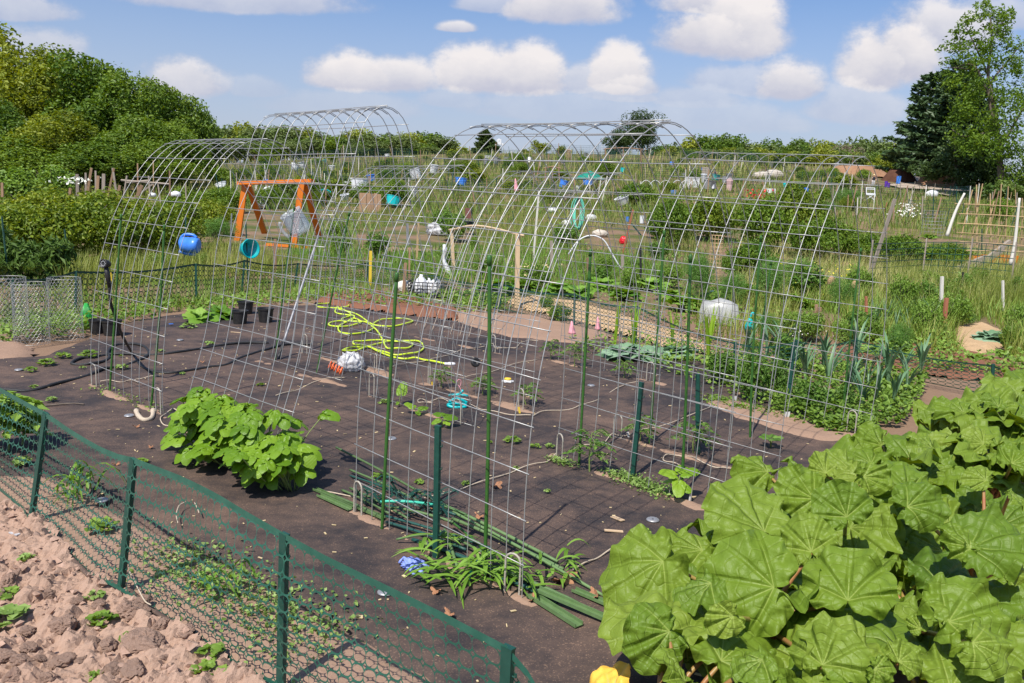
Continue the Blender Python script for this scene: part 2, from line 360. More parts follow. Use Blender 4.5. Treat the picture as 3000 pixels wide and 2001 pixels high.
def world():
    w = bpy.data.worlds.new('World'); sc.world = w; w.use_nodes = True; nt = w.node_tree; L = nt.links
    bg = nt.nodes['Background']
    sky = nt.nodes.new('ShaderNodeTexSky'); sky.sky_type = 'NISHITA'; sky.sun_disc = False; sky.sun_elevation = SUN_EL; sky.sun_rotation = SUN_AZ
    sky.air_density = 1.0; sky.dust_density = 1.2; sky.ozone_density = 1.5
    tc = nt.nodes.new('ShaderNodeTexCoord'); sp = nt.nodes.new('ShaderNodeSeparateXYZ'); L.new(tc.outputs['Generated'], sp.inputs[0])
    y = mth(nt, 'MAXIMUM', sp.outputs[1], .04)
    u = mth(nt, 'DIVIDE', sp.outputs[0], y); v = mth(nt, 'DIVIDE', sp.outputs[2], y)
    cb = nt.nodes.new('ShaderNodeCombineXYZ'); L.new(u, cb.inputs[0]); L.new(v, cb.inputs[1])
    n1 = N(nt, 'ShaderNodeTexNoise', Scale=13., Detail=9., Roughness=.62); mp = nt.nodes.new('ShaderNodeMapping'); mp.inputs['Scale'].default_value = (1, 1.35, 1); L.new(cb.outputs[0], mp.inputs[0]); L.new(mp.outputs[0], n1.inputs['Vector'])
    n2 = N(nt, 'ShaderNodeTexNoise', Scale=34., Detail=6., Roughness=.6); L.new(mp.outputs[0], n2.inputs['Vector'])
    nz = mth(nt, 'ADD', mth(nt, 'MULTIPLY', mth(nt, 'SUBTRACT', n1.outputs['Fac'], .5), 1.35), mth(nt, 'MULTIPLY', mth(nt, 'SUBTRACT', n2.outputs['Fac'], .5), .5))
    # cumulus banks: picture x, y of the centre of the flat base, half width, height above, opacity
    B = [(1030, 235, 125, 75, 1.), (1140, 240, 150, 70, .95), (1400, 235, 130, 100, 1.), (1530, 240, 150, 105, 1.), (1700, 250, 70, 60, .7), (1810, 238, 95, 95, 1.), (1860, 262, 70, 45, .8),
         (540, 250, 125, 75, .85), (620, 255, 60, 45, .6), (1340, 85, 55, 22, .85), (1640, 30, 160, 90, .95), (1430, 20, 90, 40, .6), (2060, 125, 130, 95, 1.), (2150, 110, 140, 150, 1.), (2090, 20, 150, 70, .95),
         (2310, 262, 100, 80, .95), (2180, 255, 180, 60, .5), (2560, 215, 100, 130, 1.), (2640, 190, 120, 130, 1.), (2770, 110, 170, 100, .9), (2900, 60, 160, 60, .6), (2500, 330, 140, 80, .5), (120, 150, 130, 60, .6), (60, 40, 140, 50, .6), (700, 10, 320, 60, .65),
         (1820, 285, 110, 35, .55), (1330, 300, 100, 40, .35), (1000, 320, 250, 50, .28), (2040, 300, 130, 50, .45), (2100, 360, 260, 60, .35), (1640, 330, 300, 60, .35), (760, 270, 90, 40, .3)]
    cov = None; top = None
    for px, py, hw, hh, op in B:
        d0 = ray(px, py); u0, v0 = d0[0] / d0[1], d0[2] / d0[1]; ru, rv = hw * 1.02 / FOC, hh * 1.05 / FOC
        du = mth(nt, 'DIVIDE', mth(nt, 'SUBTRACT', u, u0), ru * 1.15); dv = mth(nt, 'DIVIDE', mth(nt, 'SUBTRACT', v, v0), rv * 1.15)
        dn = mth(nt, 'MAXIMUM', dv, mth(nt, 'MULTIPLY', dv, -2.6))
        dd = mth(nt, 'SQRT', mth(nt, 'ADD', mth(nt, 'MULTIPLY', du, du), mth(nt, 'MULTIPLY', dn, dn)))
        f = mth(nt, 'MULTIPLY', mth(nt, 'SUBTRACT', 1.15, dd), 1.25)
        f = mth(nt, 'ADD', f, nz)
        mr = N(nt, 'ShaderNodeMapRange', interpolation_type='SMOOTHSTEP'); mr.inputs[1].default_value = .08; mr.inputs[2].default_value = .66; mr.inputs[4].default_value = op; L.new(f, mr.inputs[0])
        c = mr.outputs[0]; t = mth(nt, 'MULTIPLY', c, mth(nt, 'ADD', dv, .25))
        cov = c if cov is None else mth(nt, 'MAXIMUM', cov, c); top = t if top is None else mth(nt, 'MAXIMUM', top, t)
    front = mth(nt, 'GREATER_THAN', sp.outputs[1], .05); cov = mth(nt, 'MULTIPLY', cov, front)
    # pale air towards the horizon
    hz = N(nt, 'ShaderNodeMapRange'); hz.inputs[1].default_value = .0; hz.inputs[2].default_value = .24; hz.inputs[3].default_value = .9; hz.inputs[4].default_value = .0; L.new(sp.outputs[2], hz.inputs[0])
    tint = mixc(nt, 1., sky.outputs[0], (.74, .9, 1.14), 'MULTIPLY')
    base = mixc(nt, hz.outputs[0], tint, (4.4, 4.6, 5.6))
    sh = mth(nt, 'ADD', mth(nt, 'MULTIPLY', top, 1.0), mth(nt, 'MULTIPLY', mth(nt, 'SUBTRACT', n1.outputs['Fac'], .5), 1.3), True)
    cr = ramp(nt, [(.0, (4.6, 4.7, 5.6)), (.35, (5.9, 5.8, 6.2)), (.8, (7.3, 6.95, 6.95))]); L.new(sh, cr.inputs[0])
    out = mixc(nt, cov, base, cr.outputs[0])
    L.new(out, bg.inputs['Color']); bg.inputs['Strength'].default_value = .1
world()

# ------------------------------------------------------------------ generic leaves
def leafshape(kind_, t):
    c = np.cos(t); a = np.abs(t)
    if kind_ == 'rhubarb':
        r = .26 + .74 * ((1 + c) / 2) ** .95
        return r * np.where(a > 2.5, 1 - .75 * ((a - 2.5) / .64).clip(0, 1), 1.)
    if kind_ == 'bean':
        return (.36 + .2 * (1 + c) / 2 + .44 * np.clip(c, 0, 1) ** 5) * np.where(a > 2.6, 1 - .6 * ((a - 2.6) / .54).clip(0, 1), 1.)
    if kind_ == 'squash':
        return (.68 + .2 * c + .12 * np.cos(5 * t)) * np.where(a > 2.5, 1 - .8 * ((a - 2.5) / .64).clip(0, 1), 1.)
    if kind_ == 'cabbage':
        return (.5 + .5 * ((1 + c) / 2) ** .5) * np.where(a > 2.3, 1 - .8 * ((a - 2.3) / .84).clip(0, 1), 1.) * (1 + .05 * np.cos(9 * t))
    return .4 + .6 * np.clip(c, 0, 1) ** 3
VEINS = {'rhubarb': (0, .55, 1.2), 'bean': (0, .7), 'squash': (0, .65, 1.3, 2.), 'cabbage': (0, .5, 1.1)}
def polar_leaf(mb, J, ax, up, L, W=1.0, shape='rhubarb', rings=9, nang=44, ruffle=.05, droop=.12, cup=.10, rng=None, rnd=.5, mi=0, blist=.01):
    """palmate leaf blade: J joint, ax towards the tip, up = normal"""
    rng = rng or rs
    ax = np.asarray(ax, float); ax /= np.linalg.norm(ax); up = np.asarray(up, float); up = up - ax * np.dot(up, ax); up /= np.linalg.norm(up); sx = np.cross(up, ax)
    t = np.linspace(-PI + .12, PI - .12, nang); R = leafshape(shape, t)
    R = R * (1 + .05 * np.sin(t * 3 + rng.rand() * 6) + .03 * np.sin(t * 11 + rng.rand() * 6)) * L
    rr = np.linspace(0, 1, rings + 1)[1:] ** .85
    RR = rr[:, None] * R[None]; TT = np.broadcast_to(t, RR.shape)
    x = RR * np.cos(TT); y = RR * np.sin(TT) * W
    ph = rng.rand(6) * 6.3; e = rr[:, None] ** 2.4
    z = -droop * (RR ** 2) / L + cup * np.abs(y) - (cup * 1.1) * (y ** 2) / (L * .55)
    z = z + ruffle * L * (rr[:, None] ** 3.6 * (np.sin(TT * 5 + ph[0]) * .55 + np.sin(TT * 9.3 + ph[1] + rr[:, None] * 2) * .6 + np.sin(TT * 17 + ph[2] + rr[:, None] * 3) * .4) + .8 * rr[:, None] ** 1.3 * np.sin(TT * 1.5 + ph[4]) * (shape == 'rhubarb') + (1.1 * (fbm(x / L * 1.0, y / L * 1.0, 3.2, 3, int(ph[0] * 99)) - .5) * rr[:, None] ** .5 if shape == 'rhubarb' else 0))
    vv = np.array(VEINS.get(shape, (0,))); ad = np.abs(np.abs(TT)[..., None] - vv).min(-1)
    vd = RR * np.sin(np.minimum(ad, 1.4)) * W
    z = z + blist * np.minimum(vd / (.09 * L), 1.) * (1 + .6 * np.sin(RR / L * 24 + ph[3])) * np.minimum(1, rr[:, None] * 2)
    v = J + x[..., None] * ax + y[..., None] * sx + z[..., None] * up
    lf = np.stack([vd, RR / L, TT * 0], -1).reshape(-1, 3)
    v = np.vstack([v.reshape(-1, 3), np.asarray(J, float)]); lf = np.vstack([lf, [0, 0.01, 0]])
    i = np.arange(rings - 1)[:, None] * nang; j = np.arange(nang - 1)[None]
    q = np.stack([i + j, i + nang + j, i + nang + j + 1, i + j + 1], -1).reshape(-1, 4)
    k = np.arange(nang - 1); c = rings * nang
    tr = np.stack([np.full(nang - 1, c), k, k + 1], -1)
    mb.add(v, q, tr, rnd, mi, lf + np.array([0, 0, 1e-6]))

def cards(mb, c, n, size, rng, aspect=.55, rnd=None, fold=.25, mi=0, ax=None):
    """diamond leaves (two halves folded along the midrib) at points c with normals n"""
    c = np.asarray(c, float); k = len(c); n = n / (np.linalg.norm(n, axis=1)[:, None] + 1e-9)
    a = rng.normal(size=(k, 3)) if ax is None else ax + rng.normal(size=(k, 3)) * .35
    a -= n * np.sum(a * n, 1)[:, None]; a /= np.linalg.norm(a, axis=1)[:, None] + 1e-9
    b = np.cross(n, a); s = np.broadcast_to(size, (k,))[:, None] if np.ndim(size) < 2 else size
    s = s * (.65 + .7 * rng.rand(k, 1))
    tip = c + a * s * .5 - n * s * .12; bs = c - a * s * .5; l = c + b * s * aspect * .5 + n * s * fold * .3; r = c - b * s * aspect * .5 + n * s * fold * .3
    v = np.stack([bs, r, tip, l], 1).reshape(-1, 3); i = np.arange(k)[:, None] * 4
    rn = rng.rand(k) if rnd is None else np.broadcast_to(rnd, (k,))
    mb.add(v, np.hstack([i, i + 1, i + 2, i + 3]), None, np.repeat(rn, 4), mi)

def crown_points(rng, n, clumps, spread=.55, shell=.5):
    """leaf positions through several overlapping clumps: list of (centre, radii)"""
    w = np.array([r[0] * r[1] * r[2] for _, r in clumps]) ** .7; w /= w.sum()
    idx = rng.choice(len(clumps), n, p=w)
    d = rng.normal(size=(n, 3)); d /= np.linalg.norm(d, axis=1)[:, None]
    rad = shell + (1 - shell) * rng.rand(n) ** .6; rad *= 1 + .12 * rng.normal(size=n)
    C = np.array([c for c, _ in clumps])[idx]; R = np.array([r for _, r in clumps])[idx]
    p = C + d * R * rad[:, None]
    nn = d * np.array([.6, .6, .75]) + np.array([0, 0, .55]) + rng.normal(size=(n, 3)) * spread
    # one shade per small spray of leaves
    cl = rng.rand(len(clumps))[idx]
    return p, nn, (.45 * cl + .55 * rng.rand(n))

def grass_mesh(mb, pts, h, w, rng, lean=.35, segs=3, rnd=None, curl=.5, mi=0, droop=0.):
    pts = np.asarray(pts, float); k = len(pts)
    h = np.broadcast_to(h, (k,)) * (.6 + .8 * rng.rand(k)); a = rng.rand(k) * 2 * PI
    d = np.stack([np.cos(a), np.sin(a), np.zeros(k)], 1); sd_ = np.stack([-np.sin(a), np.cos(a), np.zeros(k)], 1)
    tilt = np.stack([rng.normal(size=k), rng.normal(size=k), np.zeros(k)], 1) * .12
    ln = lean * (.3 + rng.rand(k)); V_ = []
    for i in range(segs + 1):
        s = i / segs
        c = pts + d * (ln * h * s ** (1 + curl * 2))[:, None] + tilt * (h * s)[:, None] + np.array([0, 0, 1.]) * (h * (s - droop * s ** 3))[:, None]
        ww = (w * (1 - s ** 1.6) * (.6 + .4 * min(1, s * 4)))
        if i < segs: V_ += [c - sd_ * np.reshape(ww, (-1, 1)) / 2, c + sd_ * np.reshape(ww, (-1, 1)) / 2]
        else: V_ += [c]
    nv = len(V_); v = np.stack(V_, 1).reshape(-1, 3); b = np.arange(k)[:, None] * nv
    q = np.concatenate([b + np.array([[2 * i, 2 * i + 1, 2 * i + 3, 2 * i + 2]]) for i in range(segs - 1)], 0) if segs > 1 else np.zeros((0, 4), int)
    t = b + np.array([[nv - 3, nv - 2, nv - 1]])
    rn = rng.rand(k) if rnd is None else np.broadcast_to(rnd, (k,))
    mb.add(v, q, t, np.repeat(rn, nv), mi)

# ------------------------------------------------------------------ the ground
def inside(poly, x, y):
    c = np.zeros(np.shape(x), bool); n = len(poly)
    for i in range(n):
        x1, y1 = poly[i][:2]; x2, y2 = poly[(i + 1) % n][:2]
        k = ((y1 > y) != (y2 > y)) & (x < (x2 - x1) * (y - y1) / (y2 - y1 + 1e-12) + x1); c ^= k
    return c
def fbm(x, y, sc_, oct_=4, seed=0):
    """vectorised value noise"""
    out = np.zeros(np.shape(x)); a = 1.; tot = 0
    for o in range(oct_):
        X = x * sc_ * 2 ** o + 17.3 * seed; Y = y * sc_ * 2 ** o - 9.1 * seed
        xi = np.floor(X).astype(int); yi = np.floor(Y).astype(int); fx = X - xi; fy = Y - yi
        fx = fx * fx * (3 - 2 * fx); fy = fy * fy * (3 - 2 * fy)
        def hsh(i, j):
            n = (i * 374761393 + j * 668265263 + seed * 974711 + o * 1013) & 0x7fffffff
            n = (n ^ (n >> 13)) * 1274126177 & 0x7fffffff; return ((n ^ (n >> 16)) & 0xffff) / 65535.
        v = (hsh(xi, yi) * (1 - fx) + hsh(xi + 1, yi) * fx) * (1 - fy) + (hsh(xi, yi + 1) * (1 - fx) + hsh(xi + 1, yi + 1) * fx) * fy
        out += a * v; tot += a; a *= .5
    return out / tot
def cells(x, y, sc_, seed=0):
    """distance to nearest jittered cell point and that cell's random height"""
    X = x * sc_; Y = y * sc_; xi = np.floor(X).astype(int); yi = np.floor(Y).astype(int); best = np.full(X.shape, 9.); hh = np.zeros(X.shape)
    for di in (-1, 0, 1):
        for dj in (-1, 0, 1):
            i = xi + di; j = yi + dj; n = (i * 73856093 ^ j * 19349663 ^ seed * 83492791) & 0x7fffffff
            a = (n * 1103515245 + 12345 & 0x7fffffff); b = (a * 1103515245 + 12345 & 0x7fffffff)
            dx = i + (a >> 8 & 0xffff) / 65535. - X; dy = j + (b >> 8 & 0xffff) / 65535. - Y
            d = np.hypot(dx, dy); k = d < best; best = np.where(k, d, best); hh = np.where(k, (n >> 5 & 0xff) / 255., hh)
    return best, hh
def sheet(name, X, Y, Zv, m, keep=None, smooth=True):
    ny, nx = X.shape; mb = MB(); i = np.arange(ny - 1)[:, None] * nx; j = np.arange(nx - 1)[None]
    q = np.stack([i + j, i + j + 1, i + nx + j + 1, i + nx + j], -1).reshape(-1, 4)
    if keep is not None:
        kk = keep.ravel(); q = q[kk[q].all(1)]
    mb.add(np.stack([X, Y, Zv], -1), q); o = mb.build(name, m, smooth=smooth); return kind(o, 'structure')
# one sheet to the horizon, rows dense near the camera
ys = np.concatenate([np.arange(-6, 2, .5), np.arange(2, 16, .25), np.arange(16, 40, .6), np.arange(40, 190, 3), np.array([220, 300, 450, 700, 1100])])
us = np.linspace(-1, 1, 121)
Yg = np.repeat(ys[:, None], 121, 1); Xg = us[None] * (np.maximum(ys, 4)[:, None] * 1.15 + 6)
Tg = np.vectorize(T)(Xg, Yg)
FAB = [(-300, 1070), (110, 1045), (230, 1004), (400, 938), (690, 903), (960, 894), (1100, 914), (1330, 942), (1500, 992), (1690, 1000), (1780, 992), (1860, 1012), (2140, 1080), (2350, 1180), (2650, 1330), (2750, 1600), (2300, 1900), (1900, 2300), (1400, 2060), (995, 1825), (808, 1723), (595, 1613), (383, 1528), (272, 1443), (120, 1400), (-300, 1340)]
FABW = [tuple(P(*p)[:2]) for p in FAB]
infab = inside([(x, y) for x, y in FABW], Xg, Yg)
Zg = Tg + .05 * (fbm(Xg, Yg, .5, 3, 5) - .5) * (Yg > 13) - .012 - .02 * (Yg < 13)
sheet('ground', Xg, Yg, Zg, M['ground'])
# landscape fabric
xs = np.arange(-7.2, 4.6, .03); yy = np.arange(1.2, 13.6, .03); X, Y = np.meshgrid(xs, yy)
wob = .16 * (fbm(X, Y, 1.1, 3, 3) - .5); wob2 = .16 * (fbm(X, Y, 1.1, 3, 4) - .5)
def poly_dist(poly, X, Y):
    dm = np.full(X.shape, 9.)
    for i in range(len(poly)):
        a = np.array(poly[i]); b = np.array(poly[(i + 1) % len(poly)]); ab = b - a; t = (((X - a[0]) * ab[0] + (Y - a[1]) * ab[1]) / (ab @ ab + 1e-12)).clip(0, 1)
        dm = np.minimum(dm, np.hypot(X - a[0] - t * ab[0], Y - a[1] - t * ab[1]))
    return np.where(inside(poly, X, Y), dm, -dm)
FD = poly_dist(FABW, X + wob, Y + wob2)
FZ = lambda x, y: .012 + .022 * (fbm(x, y, .9, 3, 11) - .5) + .008 * (fbm(x, y, 4.5, 2, 12) - .5)
sheet('fabric_path', X, Y, FZ(X, Y) + np.clip(FD * 1.2, -.09, 0), M['fabric'], FD > -.075)
# bare soil showing through the slits along the arch feet and at the edges
def soil_patch(name, poly, m, hgt=.03, res=.03, seed=1, amp=.02, pts_world=False):
    pw = np.array([p[:2] for p in (poly if pts_world else [P(*p) for p in poly])]); x0, y0 = pw.min(0) - .25; x1, y1 = pw.max(0) + .25
    X, Y = np.meshgrid(np.arange(x0, x1, res), np.arange(y0, y1, res))
    # distance inside the outline
    dm = np.full(X.shape, 9.)
    for i in range(len(pw)):
        a = pw[i]; b = pw[(i + 1) % len(pw)]; ab = b - a; t = (((X - a[0]) * ab[0] + (Y - a[1]) * ab[1]) / (ab @ ab + 1e-12)).clip(0, 1)
        dm = np.minimum(dm, np.hypot(X - a[0] - t * ab[0], Y - a[1] - t * ab[1]))
    dm = np.where(inside(pw, X, Y), dm, -dm) + .2 * (fbm(X, Y, 3.4, 5, seed) - .5)
    z = -.03 + (hgt + .03) * ((dm + .06) / .14).clip(0, 1) ** .8 + amp * (fbm(X, Y, 9., 4, seed + 9) - .5)
    return sheet(name, X, Y, z, m, dm > -.06)
def foot_strip(pa, e, seed, w=.075):
    x, y, th, d, z = pa[:5]; ax = np.array([math.cos(th), math.sin(th)]); ud = np.array([-math.sin(th), math.cos(th)])
    u = 0 if e == 0 else ARCH_SPAN(pa)
    b = np.array([x, y]) + ud * u; A = b - ax * .12; Bq = b + ax * 1.4
    soil_patch('soil', [A - ud * w, Bq - ud * w, Bq + ud * w * .9, A + ud * w * .9], M['soil'], .022, .022, seed, .026, True)
# ------------------------------------------------------------------ wire panel arches
SEG = .2032; SUB = 4
ARCH = {
 'A': [-3.5245, 6.8296, -.722, .1942, .0044, .1016, -.0054, .7991, .4076, .3742, .685, .2935, .2687, .0487, -.1753, .0788, .3623, .1253],
 'B': [-2.2869, 5.675, -.7406, -.0138, -.0176, -.0428, .006, 1.2478, 1.8743, .8733, 1.769, 1.1942, .9062, .2979, .0922, .0977, -.2461, -.2864],
 'C': [-.8007, 4.2634, -.7947, .0347, -.0113, .0388, -.0205, 1.1357, .5155, .6181, .363, .3818, .2521, .1993, -.0454, -.0166, -.112, -.0526],
 'D': [.7957, 5.9475, -.74, .1328, .0149, .077, -.0362, .9518, .4779, .6058, .4479, .3097, .3126, .1293, -.0771, -.0036, -.0921, -.0189],
 'E': [-2.1901, 8.5991, -.6908, .1015, .0286, .12, .0178, .9385, .3138, .4312, .5919, .3146, .3121, .1446, .0315, .0703, -.2808, -.161],
 'F': [-.7409, 7.4118, -.7489, .0834, -.0523, .0544, -.0033, .8682, .4142, .6023, .3978, .2875, .3105, .102, -.0271, -.0626, -.0998, -.0212]}
def arch_curve(pa):
    d, lean = pa[3], pa[5]; n = 24 * SUB; t = (np.arange(n) + .5) / n - .5; cum = t.copy()
    for k in range(7): cum = cum + pa[7 + k] * np.sin(2 * PI * (k + 1) * t) / (2 * PI * (k + 1))
    for k in range(4): cum = cum + pa[14 + k] * (np.cos(2 * PI * (k + 1) * t) - (-1) ** (k + 1)) / (2 * PI * (k + 1))
    phi = PI / 2 + (PI + 2 * d) * cum + lean
    return (np.concatenate([[0], np.cumsum(np.sin(phi))]) * SEG / SUB, np.concatenate([[0], np.cumsum(np.cos(phi))]) * SEG / SUB)
def ARCH_SPAN(pa): return arch_curve(pa)[0][-1]
LINES = np.array([0, 6, 12, 18, 24, 30, 36, 42, 46, 50]) / 50 * 1.27
def arch_pt(pa, k, w):
    u, z = arch_curve(pa); i = int(round(k * SUB)); th = pa[2]
    return np.array([pa[0] + math.cos(th) * w - math.sin(th) * u[i], pa[1] + math.sin(th) * w + math.cos(th) * u[i], pa[4] + pa[6] * w / 1.27 + z[i]])
def wire_panel(pa, k0, k1, name, parent, seed, dz=0.):
    rng = np.random.RandomState(seed); u, z = arch_curve(pa); th = pa[2]; ax = np.array([math.cos(th), math.sin(th), 0]); ud = np.array([-math.sin(th), math.cos(th), 0])
    i0, i1 = int(k0 * SUB), int(k1 * SUB); mb = MB()
    wob = lambda a: 1 + 0 * a
    for w in LINES:
        ph = rng.rand() * 6; kk = np.arange(i0, i1 + 1)
        pts = np.array([pa[0], pa[1], pa[4] + pa[6] * w / 1.27 + dz]) + ax * (w + .0035 * np.sin(kk / 9. + ph))[:, None] + ud * (u[kk] + .003 * np.sin(kk / 7. + ph))[:, None] + np.array([0, 0, 1.]) * z[kk][:, None]
        mb.tube(pts, .0026, 5)
    for k in range(math.ceil(k0), math.floor(k1) + 1):
        i = k * SUB; nrm = np.array([0, 0, 0.])
        j = min(max(i, 1), 24 * SUB - 1); tu, tz = u[j + 1] - u[j - 1], z[j + 1] - z[j - 1]; l = math.hypot(tu, tz); nrm = (ud * -tz + np.array([0, 0, tu])) / l * .0052
        ws = np.linspace(-.012, 1.282, 8); ph = rng.rand() * 6
        pts = np.array([pa[0], pa[1], pa[4] + dz]) + ax * ws[:, None] + ud * u[i] + np.array([0, 0, 1.]) * (z[i] + pa[6] * ws / 1.27 + .002 * np.sin(ws * 5 + ph))[:, None] + nrm
        mb.tube(pts, .0026, 5)
    return mb.build(name, M['zinc'], parent, smooth=True)
ALAB = {'A': 'low wide wire mesh arch at the left end, next to the black soaker hose',
 'B': 'tallest wire mesh arch with a narrow rounded top, standing over the bean bush',
 'C': 'large wire mesh arch at the front with the pile of green stakes at its foot',
 'D': 'wire mesh arch behind the rhubarb with a single ridge wire along its top',
 'E': 'smaller wire mesh arch at the back in front of the brown mulch bed',
 'F': 'smaller wire mesh arch at the back in front of the green parasol'}
for key, pa in ARCH.items():
    if key in 'BC':
        e = empty('wire_arch', arch_pt(pa, 0, .6), ALAB[key], 'wire arch', 'wire mesh arches of the plot')
        for k0, k1, s_ in ((0, 12.5, 3), (11.5, 24, 4)):
            o = wire_panel(pa, k0, k1, 'wire_panel', None, ord(key) + s_, 0. if s_ == 3 else .008)
            o.parent = e; o.matrix_parent_inverse = Matrix.Translation(-e.location)
    else:
        thing(wire_panel(pa, 0, 24, 'wire_arch', None, ord(key)), ALAB[key], 'wire arch', 'wire mesh arches of the plot')
    for e_ in (0, 1): foot_strip(pa, e_, ord(key) * 2 + e_)
# bent rebar staples pinning the panel corners
SN = {'A': 'low left arch', 'B': 'tall narrow arch', 'C': 'front arch', 'D': 'arch behind the rhubarb', 'E': 'back arch by the mulch bed', 'F': 'back arch by the pink string loop'}
def staple(p, th, h, label):
    mb = MB(); w = .075; d = np.array([math.cos(th), math.sin(th), 0]); a = np.linspace(0, PI, 9)
    pts = [np.array([0, 0, -.03]) - d * w / 2] + [np.array([0, 0, h - w / 2 + math.sin(t) * w / 2]) - d * math.cos(t) * w / 2 for t in a] + [np.array([0, 0, -.03]) + d * w / 2]
    fine = []
    for a_, b_ in zip(pts[:-1], pts[1:]):
        n = max(1, int(np.linalg.norm(b_ - a_) / .007)); fine += [a_ + (b_ - a_) * i / n for i in range(n)]
    fine.append(pts[-1]); r = .0048 + .0009 * (np.arange(len(fine)) % 2)
    mb.tube(np.array(fine) + [p[0], p[1], 0], r, 6)
    thing(mb.build('rebar_staple', M['rebar'], smooth=True, loc=(p[0], p[1], 0)), label, 'rebar staple', 'bent rebar staples at the arch feet')
for key, k, w, lab in [('A', 0, .02, 'far'), ('A', 0, 1.2, 'near'), ('B', 0, .0, 'bean bush'), ('B', 24, .05, 'far'), ('B', 24, 1.1, 'teal cutter'), ('C', 0, .03, 'far'), ('C', 0, 1.2, 'near'), ('C', 24, .03, 'far'), ('D', 0, .0, 'far'), ('D', 24, 1.15, 'near'), ('E', 0, .02, 'far'), ('E', 0, 1.15, 'near'), ('F', 0, .0, 'far'), ('F', 0, 1.15, 'near'), ('E', 24, 1.2, 'near'), ('F', 24, 1.2, 'near')]:
    side = 'left' if k == 0 else 'right'
    staple(arch_pt(ARCH[key], k, w) + rs.normal(size=3) * .006, ARCH[key][2] + rs.normal() * .25, .17 + rs.rand() * .05, f'rebar staple, {lab} corner, {side} foot of the {SN[key]}' if lab in ('far', 'near') else f'rebar staple beside the {lab} at the {SN[key]}')

# ------------------------------------------------------------------ stakes and posts placed from their foot and top
def stake(foot, top, r, m, name, label, cat, group=None, y=None, n=8, cap=None, nodes=False, sink=.04, ground=None):
    A = P(*foot) if ground is None else ground(*foot)
    if y is not None: A = D(*foot, y)
    B = D(*top, A[1]); d = (B - A) / np.linalg.norm(B - A); mb = MB(); L = np.linalg.norm(B - A)
    t = np.linspace(0, 1, max(4, int(L / .06)))
    pts = A - d * sink + (B - A + d * sink) * t[:, None]; bow = np.cross(d, [.3, 1, 0]); pts = pts + bow * (rs.normal() * .006 * L * np.sin(PI * t))[:, None]
    rr = np.full(len(t), r)
    if nodes: rr = r * (1 + .14 * (np.arange(len(t)) % 4 == 0))
    mb.tube(pts, rr, n)
    if cap: mb.tube([B - d * .035, B + d * .004, B + d * .01], [r * 1.28, r * 1.28, r * .7], n, mi=1)
    return thing(mb.build(name, [M[m], M['stake_green']], smooth=True, loc=A), label, cat, group)
GS = [((321, 1151), (355, 631), 'far green coated stake in the left foot of the low left arch'),
 ((442, 1193), (481.5, 662), 'near green coated stake in the left foot of the low left arch'),
 ((806, 1059), (863, 605), 'green coated stake carrying the clear upturned jug'),
 ((928, 1095), (1024, 622), 'strongly leaning green coated stake beside the white plastic bag'),
 ((1119, 1555), (1162.6, 804), 'green coated stake rising from the far end of the stake pile in the front arch'),
 ((1419, 1680), (1434, 754.4), 'green coated stake in the front arch beside the light green lance grass'),
 ((1696, 1364), (1730, 734), 'green coated stake with a tomato seedling at its foot'),
 ((1995.5, 1461.5), (2023, 750), 'green coated stake with a pepper seedling and a white tag at its foot'),
 ((1902, 1304), (1946, 678.6), 'green coated stake in the left foot of the arch behind the rhubarb'),
 ((2197.6, 1285), (2229.5, 694), 'tall green coated stake at the edge of the rhubarb leaves'),
 ((2211, 1180), (2260, 765), 'green coated stake rising from the tomato foliage at the far side'),
 ((2468, 1224), (2522, 730), 'green coated stake beside the leeks on the right')]
for f, t, l in GS: stake(f, t, .0085, 'stake_green', 'garden_stake', l, 'stake', 'green coated stakes standing in the plot', cap=True, nodes=True)
def upost(foot, top, label, group, nhook=5, w=.03, mat_='tpost', y=None, parent=None, ground=None):
    """U-channel steel post with stamped hooks"""
    A = P(*foot) if ground is None else ground(*foot)
    if y is not None: A = D(*foot, y)
    B = D(*top, A[1]); return upost_w(A, B, label, group, nhook, w, mat_, parent)
def upost_w(A, B, label, group, nhook=5, w=.03, mat_='tpost', parent=None, face=None):
    z = (B - A) / np.linalg.norm(B - A); f = np.array([-.6, -.8, 0]) if face is None else np.asarray(face, float); f = f - z * np.dot(f, z); f /= np.linalg.norm(f); s = np.cross(z, f)
    mb = MB(); t = .0025; d = w * .5; L = np.linalg.norm(B - A); c = (A - z * .05 + B) / 2; MM = np.stack([s, f, z], -1)
    mb.box(c, (w, t * 1.6, L + .05), MM); mb.box(c - f * d / 2 + s * (w / 2 - t), (t * 1.6, d, L + .047), MM); mb.box(c - f * d / 2 - s * (w / 2 - t), (t * 1.6, d, L + .047), MM)
    mb.box(B - f * d / 2 + z * .001, (w * 1.04, d * 1.2, .006), MM)
    o = mb.build('fence_post' if parent else 'steel_post', M[mat_])
    if parent: o.parent = parent; o.matrix_parent_inverse = Matrix.Translation(-parent.location)
    else: thing(o, label, 'post', group)
    for i in range(nhook):
        p = A + (B - A) * (.12 + .82 * (i + .5) / nhook) + s * (w / 2 + .006) - f * d * .5; hk = MB()
        hk.tube([p - s * .006, p + s * .004, p + s * .007 + z * .004, p + s * .006 + z * .012], .0026, 5)
        h = hk.build('hook', M[mat_]); h.parent = o; h.matrix_parent_inverse = o.matrix_world.inverted() if not parent else Matrix.Identity(4)
    return o
